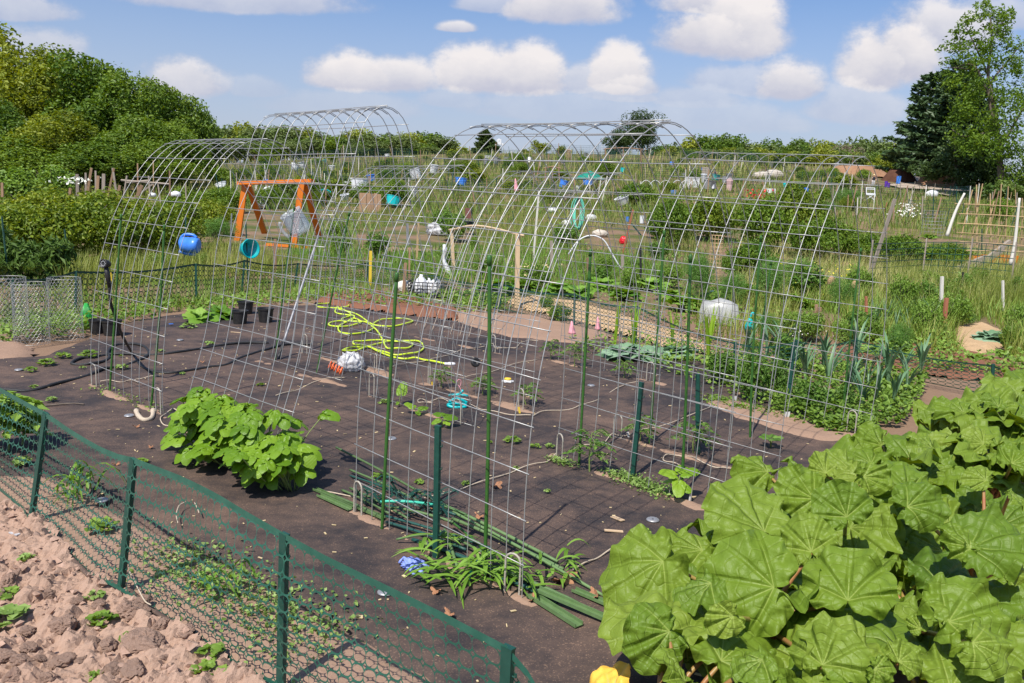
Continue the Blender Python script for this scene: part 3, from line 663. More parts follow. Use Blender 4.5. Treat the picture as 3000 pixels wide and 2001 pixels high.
for f, t, l in [((1274, 1644), (1280.6, 1250), 'short dark green steel post standing in the pile of green stakes'),
                ((1852, 1404), (1878, 1122), 'short dark green steel post standing over the purslane strip'),
                ((2043.6, 1334), (2043.6, 1098), 'short dark green steel post with an orange tie between two seedlings'),
                ((2307, 1203), (2325, 1005), 'short dark green steel post in the tomato foliage'),
                ((205, 815), (188, 672), 'green steel post in the weeds beside the dark peony bush'),
                ((25, 838), (4, 635), 'green steel post at the left picture edge behind the wire cages')]:
    upost(f, t, l, 'separate green steel posts')

# ------------------------------------------------------------------ plastic netting
def netting(mb, Pf, L, H, du, rows, tv, th, npt=12, pw=2.6, band=.03):
    """oval-holed netting over the surface Pf(u, v): u metres along, v 0..1 up"""
    nu = int(L / du); dv = 1. / rows; a = np.arange(npt) * 2 * PI / npt + PI / npt
    ca, sa = np.cos(a), np.sin(a); m = np.maximum(np.abs(ca), np.abs(sa)); ox, oy = ca / m * .5, sa / m * .5
    sup = (np.abs(ca) ** pw + np.abs(sa) ** pw) ** (-1 / pw)
    cu = (np.arange(nu) + .5) * du
    rr = []
    for r in range(rows):
        hv = .5 - th / (H * dv) / 2; hu = .5 - tv / du / 2
        v0 = (r + .5) * dv
        U = cu[:, None] + ox * du; Vv = v0 + oy * dv; U2 = cu[:, None] + ca * sup * hu * du; V2 = v0 + sa * sup * hv * dv
        Vv = np.broadcast_to(Vv, U.shape); V2 = np.broadcast_to(V2, U.shape)
        p = np.concatenate([Pf(U, Vv), Pf(U2, V2)], 1)
        b = np.arange(nu)[:, None, None] * 2 * npt; j = np.arange(npt); j2 = (j + 1) % npt
        q = b + np.stack([j, j2, npt + j2, npt + j], -1)[None]
        mb.add(p.reshape(-1, 3), q.reshape(-1, 4), None, rs.rand())
    for v0, v1 in ((1., 1. + band / H), (-band * .6 / H, 0.)):
        us_ = np.linspace(0, nu * du, nu * 2 + 1); p = np.concatenate([Pf(us_[None], np.full((1, len(us_)), v0)), Pf(us_[None], np.full((1, len(us_)), v1))], 0).reshape(-1, 3)
        j = np.arange(len(us_) - 1); mb.add(p, np.stack([j, j + 1, len(us_) + j + 1, len(us_) + j], -1))
def poly_surface(bot, top, bulge=None):
    bot = np.array(bot); top = np.array(top)
    s = np.concatenate([[0], np.cumsum(np.linalg.norm(np.diff(bot[:, :2], axis=0), axis=1))])
    def f(u, v):
        out = np.empty(np.shape(u) + (3,))
        for k in range(3): out[..., k] = np.interp(u, s, bot[:, k]) * (1 - v) + np.interp(u, s, top[:, k]) * v
        if bulge is not None: out = out + bulge(u, v)[..., None] * np.array([-.6, -.78, 0])
        return out
    return f, s[-1]
# near fence along the bottom left
Q = [np.array([-3.3, 4.82, 0]), P(87, 1529), P(349, 1736), np.array([-.752, 2.62, 0]), np.array([.018, 1.985, 0])]
QT = [Q[0] + [.03, 0, .58], D(130, 1212, Q[1][1]), D(386, 1347, Q[2][1]), D(828, 1568, Q[3][1]), D(1484, 1902, Q[4][1])]
nf = empty('garden_fence', Q[2], 'low dark green plastic net fence crossing the near left corner on steel posts', 'fence')
for a, b in zip(Q, QT): upost_w(a, b, None, None, 6, .033, 'tpost', nf, face=(-.6, -.8, 0))
top = []; bot = []
tp = {0: [(-60, 1118), (0, 1141), (70, 1180)], 1: [(200, 1261), (250, 1292), (298, 1319), (345, 1338)], 2: [(450, 1372), (527, 1402), (590, 1432), (638, 1457), (720, 1507)], 3: [(960, 1640), (1100, 1708), (1300, 1806)]}
bp = {1: [(130, 1550), (185, 1600), (238, 1652), (275, 1692)], 2: [(420, 1762), (520, 1824), (640, 1900), (720, 1960)]}
for i in range(4):
    a, b, n = Q[i], Q[i + 1], 14; ta, tb = QT[i], QT[i + 1]
    tk = [ta] + [V(x, y, ta, tb) for x, y in tp[i]] + [tb]; tk = np.array(tk)
    ss = np.hypot(*(tk[:, :2] - tk[0, :2]).T); ss /= ss[-1]; t = np.linspace(0, 1, n, endpoint=(i == 3))
    top += [np.array([np.interp(x, ss, tk[:, k]) for k in range(3)]) - [0, 0, .012] for x in t]
    if i in bp: bk = np.array([a + [-.01, -.01, .04]] + [P(x, y, .02) for x, y in bp[i]] + [b + [-.01, -.01, .05]])
    else: bk = np.array([a + [0, 0, .04], b + [0, 0, .05]])
    sb = np.linspace(0, 1, len(bk)); bot += [np.array([np.interp(x, sb, bk[:, k]) for k in range(3)]) for x in t]
# loose curled end past the last post
e = QT[4]; g = Q[4]
for k in range(1, 6):
    s_ = k / 5.; dxy = np.array([.05, -.02, 0]) * k * .6
    top.append(e + dxy + [0, 0, -.03 - .22 * s_ ** 2]); bot.append(g + dxy * 1.2 + [0, 0, .05])
blg = lambda u, v: .03 * np.sin(u * 2.3 + 1) * np.sin(PI * np.clip(v, 0, 1)) + .012 * np.sin(u * 7 + v * 5) * np.sin(PI * np.clip(v, 0, 1))
Pf, Ln = poly_surface(bot, top, blg); mb = MB()
netting(mb, Pf, Ln, .56, .05, 9, .0013, .0075, 16, 2.7, .024)
o = mb.build('netting', M['net'], nf); o.matrix_parent_inverse = Matrix.Translation(-nf.location)
# dark edging strip of folded fabric at the foot
# fence round the far side of the plot
def far_fence(posts, label, du=.075, rows=7, band=.025, m='netfar', nhook=3, ground=None, w=.03, group=None, hrow=None):
    A = [(P(*f) if ground is None else ground(*f)) for f, t in posts]; B = [D(*t, a[1]) for a, (f, t) in zip(A, posts)]
    e = empty('garden_fence', A[0], label, 'fence', group)
    for a, b in zip(A, B): upost_w(a, b, None, None, nhook, w, 'tpost', e, face=(.1, -1, 0))
    top = []; bot = []
    for i in range(len(A) - 1):
        n = 6
        for t in np.linspace(0, 1, n, endpoint=(i == len(A) - 2)):
            sg = .05 * math.sin(PI * t); top.append(B[i] * (1 - t) + B[i + 1] * t - [0, 0, .02 + sg]); bot.append(A[i] * (1 - t) + A[i + 1] * t + [0, 0, .03])
    Pf, Ln = poly_surface(bot, top, lambda u, v: .012 * np.sin(u * 3 + v * 4)); mb = MB()
    netting(mb, Pf, Ln, .5, du, rows, .008, .016, 8, 5., band)
    o = mb.build('netting', M[m], e); o.matrix_parent_inverse = Matrix.Translation(-e.location); return e
far_fence([((-130, 965), (-132, 832)), ((40, 945), (36, 815)), ((220.5, 924), (222, 795)), ((575, 886), (573, 773)), ((708, 859), (716, 762)), ((862, 845), (873, 771)), ((1077, 829), (1078, 769)), ((1274, 868), (1275, 806)), ((1463, 908), (1472, 831)), ((1681, 959), (1684, 860)), ((1862, 1000), (1867, 897)), ((2150, 1100), (2155, 1003)), ((2330, 1105), (2335, 998)), ((2511, 1088), (2508, 992)), ((2905, 1165), (2911, 1068)), ((3120, 1220), (3126, 1110))],
          'low dark green net fence running round the far side of the fabric plot')
# ------------------------------------------------------------------ tilled soil in the near left corner
TX, TY = np.meshgrid(np.arange(-3.6, -.2, .0115), np.arange(1.75, 4.6, .0115))
edge = [tuple(P(*p)[:2]) for p in [(-400, 1380), (60, 1500), (130, 1545), (250, 1665), (360, 1745), (520, 1850), (660, 1930), (800, 2030), (1000, 2200), (400, 3200), (-1500, 2600)]]
kp = inside(edge, TX + .12 * (fbm(TX, TY, 3., 3, 2) - .5), TY + .12 * (fbm(TX, TY, 3., 3, 6) - .5))
c1, h1 = cells(TX + .03 * fbm(TX, TY, 20, 2, 1), TY, 9., 3); c2, h2 = cells(TX, TY + .02 * fbm(TX, TY, 30, 2, 7), 24., 5)
tz = .012 + .07 * (fbm(TX, TY, 2., 3, 21) - .4) + .05 * np.clip(.62 - c1, 0, 1) * (h1 > .45) * (.5 + h1) + .022 * np.clip(.7 - c2, 0, 1) * (h2 > .3) + .04 * (fbm(TX, TY, 14., 5, 31) - .5) + .022 * (fbm(TX, TY, 45., 3, 33) - .5)
c3, h3 = cells(TX + .02 * fbm(TX, TY, 30, 2, 8), TY, 50., 9); rdg = np.abs(fbm(TX, TY, 11., 4, 41) - .5); tz = tz + .014 * np.clip(.6 - c3, 0, 1) * (h3 > .35) * 1.6 - .05 * np.clip(.06 - rdg, 0, 1) * 8 * .5
sheet('tilled_soil', TX, TY, np.maximum(tz, -.005), M['till'], kp, False)
# soil strip with weeds between the fence and the fabric
soil_patch('soil', [(-300, 1330), (60, 1385), (272, 1440), (383, 1528), (595, 1613), (808, 1723), (995, 1825), (1400, 2080), (1200, 2200), (800, 2040), (520, 1855), (360, 1750), (130, 1548), (-300, 1440)], M['soil'], .012, .022, 77, .025)
soil_patch('soil', [(-200, 1000), (60, 1005), (110, 1030), (60, 1052), (-200, 1075)], M['soil'], .03, .04, 78)
soil_patch('soil', [(1300, 905), (1450, 922), (1600, 925), (1720, 945), (1790, 985), (1700, 1010), (1480, 990), (1380, 958)], M['soil'], .03, .05, 79)
soil_patch('mulch_bed', [(925, 885), (1000, 858), (1110, 858), (1230, 882), (1350, 918), (1330, 934), (1200, 922), (1090, 908), (960, 893)], M['mulch'], .07, .035, 80, .05)
soil_patch('soil', [(2040, 1180), (2140, 1170), (2330, 1220), (2500, 1260), (2530, 1290), (2400, 1300), (2200, 1245)], M['soil'], .03, .03, 81)
soil_patch('wood_chip_path', [(1480, 880), (1560, 868), (1700, 885), (1900, 945), (2060, 1000), (2100, 1040), (1900, 1000), (1700, 940), (1550, 905)], M['chips'], .03, .06, 82)
soil_patch('wood_chip_path', [(2480, 990), (2780, 1010), (3050, 1090), (2950, 1120), (2600, 1075), (2440, 1060)], M['mulch'], .03, .05, 83)
soil_patch('straw_path', [(2800, 960), (2880, 945), (2935, 975), (2925, 1020), (2840, 1040), (2810, 1010)], M['chips'], .05, .04, 84)
soil_patch('soil', [(1040, 700), (1180, 660), (1360, 680), (1420, 720), (1250, 740), (1080, 735)], M['soil'], .05, .12, 85, .05)
soil_patch('soil', [(1700, 690), (1950, 640), (2000, 650), (1900, 735), (1720, 740)], M['chips'], .05, .12, 86, .05)
# dry clods
def clod(seed, r):
    rng = np.random.RandomState(seed); n = 36; m = 22
    th = np.linspace(0, PI, m)[:, None]; ph = (np.arange(n) * 2 * PI / n)[None]
    d = np.stack([np.sin(th) * np.cos(ph), np.sin(th) * np.sin(ph), np.cos(th) + 0 * ph], -1)
    k = rng.normal(size=(7, 3)); k /= np.linalg.norm(k, axis=1)[:, None]
    rad = 1 + .25 * sum(np.cos(3 * d @ kk + i) for i, kk in enumerate(k)) / 3
    for kk in k: rad = np.minimum(rad, (.62 + .25 * rng.rand()) / np.maximum(d @ kk, 1e-3))
    rad = rad * (1 + .55 * (fbm(d[..., 0] + d[..., 2] * .7, d[..., 1] - d[..., 2] * .6, 3.5, 4, seed) - .5) + .3 * (fbm(d[..., 0] - d[..., 2], d[..., 1] + d[..., 2], 11., 2, seed + 4) - .5)); v = d * rad[..., None] * r * np.array([1.15, .95, .62])
    mb = MB(); i = np.arange(m - 1)[:, None] * n; j = np.arange(n)[None]; j2 = (j + 1) % n
    mb.add(v.reshape(-1, 3), np.stack([i + j, i + n + j, i + n + j2, i + j2], -1).reshape(-1, 4), None, rng.rand()); return mb
CL = [((1010, 1150), .085, 'largest'), ((440, 1030), .06, 'dark-sided'), ((900, 920), .065, 'pale flat-topped'), ((1110, 1040), .055, 'clod with a bright top'), ((1250, 1070), .04, 'small upright'), ((30, 1235), .05, ''), ((140, 1270), .045, ''), ((560, 1265), .035, ''), ((60, 720), .05, ''), ((420, 1270), .04, ''), ((740, 1150), .04, ''), ((280, 1250), .025, ''), ((930, 1320), .045, ''), ((590, 1010), .03, ''), ((190, 1060), .03, ''), ((640, 1130), .03, ''), ((200, 1180), .035, ''), ((1160, 1230), .03, ''), ((340, 800), .03, ''), ((520, 850), .028, ''), ((690, 870), .03, ''), ((130, 660), .03, ''), ((1000, 850), .035, ''), ((330, 1390), .04, ''), ((780, 1330), .035, ''), ((90, 1380), .04, '')]
cp = [clod(i, 1.).build('soil_clod', M['clod'], smooth=False) for i in range(5)]
for i, ((x, y), r, l) in enumerate(CL):
    o = cp[i] if i < 5 else cp[i % 5].copy()
    if i >= 5: COL.objects.link(o)
    p = P(*z2(x, y), .03); o.location = p + np.array([0, 0, r * .12]); r *= .82; o.scale = (r, r, r * (.9 + .3 * rs.rand())); o.rotation_euler = (rs.normal() * .15, rs.normal() * .15, rs.rand() * 6)
    lab = {'largest': 'largest dry soil clod near the bottom edge', 'dark-sided': 'rounded soil clod with a dark shaded side beside a weed', 'pale flat-topped': 'pale flat-topped soil clod below the middle fence post', 'clod with a bright top': 'bright-topped soil clod against the folded fabric edge', 'small upright': 'small upright soil clod right at the fabric edge'}.get(l, 'small dry brown soil clod on the tilled soil')
    thing(o, lab, 'soil clod', 'dry clods on the tilled soil')
mb = MB()
for i in range(3600):
    x, y = -3.4 + 3. * rs.rand(), 1.9 + 2.6 * rs.rand()
    if not inside(edge, np.array([x]), np.array([y]))[0]: continue
    r = .003 + .022 * rs.rand() ** 4; d = rs.normal(size=(6, 3)) * .28
    v = (np.array([[1, 0, 0], [-1, 0, 0], [0, 1, 0], [0, -1, 0], [0, 0, .8], [0, 0, -.8]]) + d) * r
    jx = int((x + 3.6) / .0115); jy = int((y - 1.75) / .0115)
    mb.add(v + [x, y, tz[min(jy, tz.shape[0] - 1), min(jx, tz.shape[1] - 1)] + r * .3], None, [[0, 2, 4], [2, 1, 4], [1, 3, 4], [3, 0, 4], [2, 0, 5], [1, 2, 5], [3, 1, 5], [0, 3, 5]], rs.rand())
kind(mb.build('soil_crumbs', M['clod']), 'stuff')
# folded fabric edge below the fence
mb = MB(); pts = [P(*z2(x, y), .02) for x, y in [(240, 270), (330, 390), (480, 540), (580, 640), (640, 700), (800, 720), (900, 780), (1010, 880), (1130, 960), (1300, 1070), (1430, 1160), (1560, 1270), (1690, 1370), (1850, 1450)]]
mb.tube(pts, .013, 6, flat=.5); kind(mb.build('fabric_edge', M['fabric'], smooth=True), 'structure')

# ------------------------------------------------------------------ hoses and ropes on the ground
def smooth_path(pts, n=8):
    pts = np.asarray(pts, float); p = np.vstack([2 * pts[0] - pts[1], pts, 2 * pts[-1] - pts[-2]]); out = []
    for i in range(1, len(p) - 2):
        for t in np.linspace(0, 1, n, endpoint=False):
            a, b, c, d = p[i - 1], p[i], p[i + 1], p[i + 2]
            out.append(.5 * (2 * b + (c - a) * t + (2 * a - 5 * b + 4 * c - d) * t * t + (3 * b - a - 3 * c + d) * t ** 3))
    out.append(pts[-1]); return np.array(out)
HL = [(1190, 1075), (1090, 1062), (1000, 1040), (930, 1030), (850, 1035), (760, 1028), (690, 1005), (610, 970), (530, 935), (460, 934), (380, 940), (310, 955), (322, 970), (420, 960), (500, 940), (600, 905), (720, 885), (850, 880), (960, 885), (1005, 935), (960, 975), (870, 995), (760, 1000), (680, 985), (600, 955), (500, 925), (410, 910), (400, 890), (480, 880), (620, 875), (750, 885), (860, 890), (910, 910), (870, 940), (780, 948), (690, 940), (660, 900), (640, 850), (600, 795), (560, 755), (500, 720), (400, 712), (280, 710), (200, 725), (190, 745), (260, 760), (360, 750), (450, 730), (462, 710), (400, 690), (330, 720), (272, 760), (280, 800), (360, 822), (450, 815), (530, 795), (570, 770), (572, 730), (640, 700), (720, 688), (820, 690), (910, 705), (850, 735), (740, 752), (640, 755), (570, 740), (520, 715), (460, 670), (400, 640), (330, 625), (280, 610), (262, 590), (240, 625), (270, 650), (350, 655), (405, 670), (385, 700), (330, 722), (300, 690), (380, 660), (330, 622), (280, 600), (180, 597), (92, 585), (90, 567), (160, 556), (260, 555), (345, 565), (352, 585), (290, 592)]
pts = np.array([P(*z6b(x, y), .022) for x, y in HL]); pts[:, 2] += .012 * np.sin(np.arange(len(pts)) * 1.7) ** 2
hp = smooth_path(pts, 6); mb = MB(); mb.tube(hp, .0105, 8)
hose = thing(mb.build('garden_hose', M['hose_lime'], smooth=True), 'lime green garden hose lying in loose coils on the black fabric', 'hose')
a = P(*z6b(1275, 1078), .022); mb = MB(); d = a - hp[0]; d /= np.linalg.norm(d)
mb.tube([hp[0] - d * .01, hp[0] + d * .03, hp[0] + d * .031, hp[0] + d * .075, a], [.014, .015, .019, .019, .013], 10)
c = mb.build('coupling', [M['white_pl']], hose, True)
def path_thing(zf, pts, r, m, name, label, cat, group=None, z=.018, n=6, seg=6, rib=False):
    q = smooth_path([P(*zf(x, y), z) for x, y in pts], seg); q[:, 2] += .006 * np.sin(np.arange(len(q)) * .35); mb = MB()
    rr = np.full(len(q), r)
    if rib: rr = r * (1 + .12 * (np.arange(len(q)) % 3 == 0))
    mb.tube(q, rr, n); return thing(mb.build(name, M[m], smooth=True), label, cat, group)
path_thing(z1, [(-60, 560), (50, 572), (180, 573), (290, 555), (420, 520), (540, 485), (640, 455), (720, 425), (830, 405), (930, 375), (1000, 345), (1025, 310), (1000, 275), (930, 255), (850, 250), (780, 265), (745, 310), (750, 345), (700, 375), (640, 388), (560, 392), (492, 385), (560, 352), (640, 342), (750, 325), (900, 325), (1020, 325), (1150, 320), (1300, 300), (1420, 275), (1560, 255), (1700, 245), (1850, 243)], .013, 'hose_black', 'soaker_hose', 'black soaker hose snaking from the left edge with a loop behind the low left arch', 'hose', rib=True)
# spray wand held up in the left arch, its hose running down to the ground
yw = 6.75
wp = [D(*z5a(945, 1250), yw), D(*z5a(945, 1340), yw), D(*z5a(955, 1440), yw + .05), D(345, 945, yw + .2), D(355, 975, yw + .45), D(370, 1005, yw + .8), P(391, 1040, .02)] + [P(*z1(x, y), .018) for x, y in [(960, 390), (1020, 430), (1100, 450), (1200, 450), (1330, 430), (1450, 410), (1560, 395), (1650, 350), (1750, 315), (1850, 285), (1950, 258), (2050, 250), (2150, 255)]]
mb = MB(); mb.tube(smooth_path(wp, 6), .0125, 7); hs = thing(mb.build('water_hose', M['hose_black'], smooth=True), 'black water hose with a spray wand held upright in the low left arch', 'hose')
mb = MB(); h0, h1_ = D(*z5a(912, 1120), yw), D(*z5a(945, 1300), yw); mb.tube([h0, h0 * .6 + h1_ * .4, h1_], [.017, .02, .016], 10)
mb.build('wand', M['black_pl'], hs, True)
mb = MB(); hd = D(*z5a(903, 1095), yw); ax = np.array([-.25, -.95, .15]); ax /= np.linalg.norm(ax); u_ = np.cross(ax, [0, 0, 1.]); u_ /= np.linalg.norm(u_); MM = np.stack([u_, np.cross(ax, u_), ax], -1)
mb.lathe([(0, -.05), (.025, -.045), (.034, -.02), (.037, .01), (.037, .022), (.031, .024), (.03, .018), (0, .018)], 18, hd, MM); hh_ = mb.build('spray_head', M['black_pl'], hs, True)
mb = MB()
for k in range(10): mb.tube([hd + MM @ np.array([.02 * math.cos(k * .63), .02 * math.sin(k * .63), .017]), hd + MM @ np.array([.02 * math.cos(k * .63), .02 * math.sin(k * .63), .0215])], .003, 5)
mb.build('nozzle_holes', M['white_pl'], hs)
mb = MB(); mb.tube([D(*z5a(955, 1170), yw - .02), D(*z5a(962, 1240), yw - .02)], .004, 5); mb.build('trigger', M['yellow'], hs)
ROPES = [(z1, [(1225, 715), (1190, 703), (1150, 722), (1118, 748), (1105, 775), (1130, 805), (1200, 815), (1290, 830)], 'loop of beige rope curling left of the bean bush'),
 (z1, [(1900, 607), (1975, 588), (2050, 565), (2150, 520), (2270, 490), (2380, 480)], 'beige rope between the bean bush and the white plastic bag'),
 (z3, [(330, 795), (450, 820), (560, 830)], 'short beige rope end by the green stake pile under the bean leaves'),
 (z3, [(1000, 855), (1130, 828), (1250, 790), (1370, 752), (1500, 715), (1620, 670), (1700, 640), (1800, 612), (1880, 590), (1925, 565), (1948, 542)], 'beige rope running under the middle of the front arch to the right foot'),
 (z4, [(145, 512), (220, 482), (350, 470), (430, 458), (480, 440), (600, 395), (700, 335), (770, 305), (800, 285), (870, 275)], 'beige rope crossing the fabric inside the front arch, past the second green stake'),
 (z4, [(470, 715), (560, 715), (620, 706), (655, 675), (690, 642), (740, 645), (800, 645), (900, 610), (1000, 585), (1150, 540), (1280, 490), (1410, 430)], 'long beige rope behind the tomato seedlings inside the arch behind the rhubarb'),
 (z4, [(420, 1572), (520, 1522), (580, 1490), (650, 1450), (720, 1420), (800, 1390), (960, 1340)], 'taut beige rope reaching the rhubarb leaves'),
 (z4, [(1550, 890), (1470, 873), (1400, 862), (1300, 825), (1240, 800), (1180, 786), (1100, 780), (1055, 788), (1042, 810), (1080, 830), (1130, 845), (1200, 870)], 'beige rope looping beside the pepper seedling'),
 (m2, [(1050, 1100), (950, 1095), (890, 1085), (880, 1065), (930, 1060), (1000, 1075), (1060, 1068), (1150, 1050), (1250, 1080), (1380, 1102), (1480, 1120), (1570, 1150), (1650, 1180), (1780, 1205), (1900, 1220), (2050, 1238), (2180, 1245)], 'beige rope passing under the teal cutter'),
 (m2, [(560, 690), (680, 655), (800, 630), (960, 615), (1080, 585), (1200, 550), (1300, 520), (1400, 490), (1550, 460), (1650, 445)], 'beige rope behind the lime hose coupling'),
 (m2, [(1700, 420), (1740, 425), (1760, 455), (1800, 468), (1880, 472), (1950, 460), (2010, 462), (2040, 430), (2070, 400), (2150, 380), (2260, 392)], 'wavy beige rope under the back arch'),
 (m2, [(1400, 810), (1520, 780), (1700, 740), (1850, 695), (2000, 650), (2100, 620), (2250, 600)], 'beige rope above the yellow and white puck'),
 (z1, [(690, 510), (760, 506), (830, 512), (900, 500), (950, 520), (930, 495), (1000, 485), (1060, 475), (1110, 465)], 'beige rope inside the foot of the low left arch')]
for zf, p, l in ROPES: path_thing(zf, p, .0042, 'rope', 'rope', l, 'rope', 'beige ropes on the fabric', z=.02, n=5)
mb = MB(); q = smooth_path([P(*z1(x, y), .022) for x, y in [(938, 712), (952, 745), (975, 768), (1000, 776), (1035, 768), (1052, 745), (1055, 708)]], 6); k = len(q)
mb.tube(q, .016 * (1 + .2 * (np.abs(np.linspace(-1, 1, k)) > .85) + .12 * (np.abs(np.linspace(-.2, .8, k)) < .08)), 8); thing(mb.build('rope_loop', M['rope'], smooth=True), 'thick curved tan rope handle lying at the left arch foot', 'rope handle')

# ------------------------------------------------------------------ bean bush in the foot of arch B
def blade_quad(mb, J, ax, up, L, rng, shape='bean', W=1.0, rings=5, nang=20, ruffle=.04, droop=.3, cup=.22, rnd=None, blist=.004):
    polar_leaf(mb, J, ax, up, L, W, shape, rings, nang, ruffle, droop, cup, rng, rng.rand() if rnd is None else rnd, 0, blist)
rb = np.random.RandomState(5); b0 = np.array([-1.94, 5.22, 0]); bd = np.array([.74, -.672, 0]); bn = np.array([-.672, -.74, 0])
leaves, stems = MB(), MB()
for i in range(210):
    s = (rb.rand() - .12) * 1.02; wd = rb.normal() * .11; hgt = .11 + .30 * rb.rand() ** .7 * (1 - .55 * max(0., s - .55) / .45)
    outw = rb.normal(size=2) * .2
    c = b0 + bd * s * 1.15 + bn * (wd + .06) + np.array([0, 0, hgt]); root = b0 + bd * s * 1.1 + bn * wd * .2
    stems.tube(smooth_path([root, (root + c) / 2 + rb.normal(size=3) * .02, c], 3), [.0035] * 6 + [.0022], 4)
    out = bn * (.5 + wd * 4) + bd * ((s - .45) * 1.4) + rb.normal(size=3) * .45; out[2] = -.25 - .35 * rb.rand(); out /= np.linalg.norm(out)
    up = np.array([0, 0, 1.]) + bn * .35 + rb.normal(size=3) * .22
    sz = .058 + .042 * rb.rand(); sx = np.cross(up, out); sx /= np.linalg.norm(sx); rn = rb.rand()
    for k in (-1, 0, 1):
        a_ = out + sx * k * 1.3 + np.array([0, 0, -.1 * abs(k)]); pe = c + (sx * k * .018 + out * .02 * (k == 0))
        blade_quad(leaves, pe, a_, up + sx * k * .3, sz * (1.08 if k == 0 else .95), rb, rnd=.25 + .6 * rn + .15 * rb.rand())
bean = empty('bean_bush', b0 + bd * .6, 'bright green bush bean clump with broad leaves at the tall arch', 'bean plant')
for o in (leaves.build('foliage', M['bean'], bean, True), stems.build('stems', M['stem'], bean, True)): o.matrix_parent_inverse = Matrix.Translation(-bean.location)

def seedling(p, label, leaves_, h=.1, m='bean', shape='bean', group=None, name='seedling', rng=None):
    rng = rng or rs; e = empty(name, p, label, 'seedling', group); lf, st = MB(), MB()
    for az, el, hh, L in leaves_:
        t = np.array([math.cos(az) * .03, math.sin(az) * .03, hh]); st.tube([[0, 0, -.01], [t[0] * .2, t[1] * .2, hh * .6], t], .0022, 5)
        a = np.array([math.cos(az), math.sin(az), math.tan(el)]); blade_quad(lf, t, a, np.array([-math.cos(az) * .4, -math.sin(az) * .4 - .35, 1]), L, rng, shape, rings=6, nang=24)
    lf.build('leaves', M[m], e, True); st.build('stem', M['stem'], e, True); return e
seedling(P(*z3(868, 222)), 'bean seedling with a single upright broad leaf behind the front arch', [(1.2, 1.1, .12, .1), (4.5, -.4, .05, .03)], group='bean seedlings in the foot of the tall arch')
seedling(P(*z3(985, 280)), 'bean seedling with a pair of heart-shaped leaves', [(2.9, .5, .07, .075), (.1, .3, .06, .07), (5.2, -.2, .04, .045)], group='bean seedlings in the foot of the tall arch')
seedling(P(*z3(1165, 370)), 'largest bean seedling, leaves spread behind the short steel post', [(2.2, .2, .1, .085), (.4, .05, .09, .1), (3.6, -.3, .07, .06), (5.6, -.1, .06, .05)], group='bean seedlings in the foot of the tall arch')
def compound_plant(p, h, label, n=9, m='tomato', leaf=.035, spread=.5, group=None, cat='seedling', name='tomato_seedling', rng=None, toplean=(0, 0), aspect=.5):
    rng = rng or rs; e = empty(name, p, label, cat, group); lf, st = MB(), MB()
    tp_ = np.array([toplean[0], toplean[1], h]); trunk = smooth_path([np.zeros(3) - [0, 0, .02], tp_ * .5 + rng.normal(size=3) * .01, tp_], 6); st.tube(trunk, np.linspace(.006, .003, len(trunk)), 6)
    for i in range(n):
        f = .25 + .75 * (i + .5) / n; b = tp_ * f; az = i * 2.4 + rng.rand() * .6; L = h * spread * (1.1 - .45 * f)
        d = np.array([math.cos(az), math.sin(az), .55]); rach = smooth_path([b, b + d * L * .55, b + d * L + np.array([0, 0, -.45 * L])], 4); st.tube(rach, .0018, 4)
        for k in range(2, len(rach)):
            tg = rach[k] - rach[k - 1]; tg /= np.linalg.norm(tg); s = np.cross(tg, [0, 0, 1]); s /= np.linalg.norm(s) + 1e-9
            for sg in (-1, 1):
                c = rach[k] + s * sg * leaf * .55; cards(lf, c[None], (np.array([0, 0, 1.]) + rng.normal(size=3) * .3)[None], leaf * (1.3 - .05 * k), rng, aspect, ax=(s * sg + tg * .7)[None])
        cards(lf, (rach[-1] + tg * leaf * .4)[None], np.array([[.2, -.2, 1.]]), leaf * 1.3, rng, aspect, ax=tg[None])
    lf.build('leaves', M[m], e); st.build('stem', M['stem'], e, True); return e
TG = 'tomato and pepper seedlings'
compound_plant(P(*z4(535, 905)), .27, 'tomato seedling with a thick pale stem beside a green stake', 11, group=TG, spread=.62)
compound_plant(P(*z4(880, 700)), .17, 'low tomato seedling behind the tall steel post', 9, group=TG, spread=.9)
compound_plant(P(*z4(1250, 775)), .22, 'tomato seedling wrapped round the steel post with the orange tie', 12, group=TG, spread=.85)
compound_plant(P(*z4(270, 130)), .2, 'tomato seedling at the left of the back row by the soil edge', 9, group=TG, spread=.7)
compound_plant(P(*z4(430, 180)), .24, 'tomato seedling second in the back row, behind the green stake', 9, group=TG, spread=.7)
compound_plant(P(*z4(770, 260)), .17, 'small tomato seedling by a dark hole in the fabric', 10, group=TG, spread=.8)
compound_plant(P(*m2(1150, 930)), .17, 'tomato seedling beside the back arch staple and yellow tag', 9, group=TG, spread=.7)
compound_plant(P(*m2(1620, 1010)), .15, 'tomato seedling behind the teal cutter', 9, group=TG, spread=.8)
compound_plant(P(*m2(2130, 1130)), .17, 'tomato seedling over the near staple of the back arch', 9, group=TG, spread=.8)
seedling(P(*z4(1135, 1100)), 'pepper seedling with drooping pointed leaves under a green stake', [(3.0, .3, .16, .09), (.2, .35, .17, .1), (2.3, -.2, .12, .085), (4.6, -.5, .12, .09), (1.1, .3, .18, .08), (5.6, -.2, .1, .07)], name='pepper_seedling', group=TG)
seedling(P(*z4(1780, 740)), 'small seedling half hidden behind the rhubarb edge', [(k * 1.05, .3, .08, .06) for k in range(6)], name='pepper_seedling', m='tomato', group=TG)
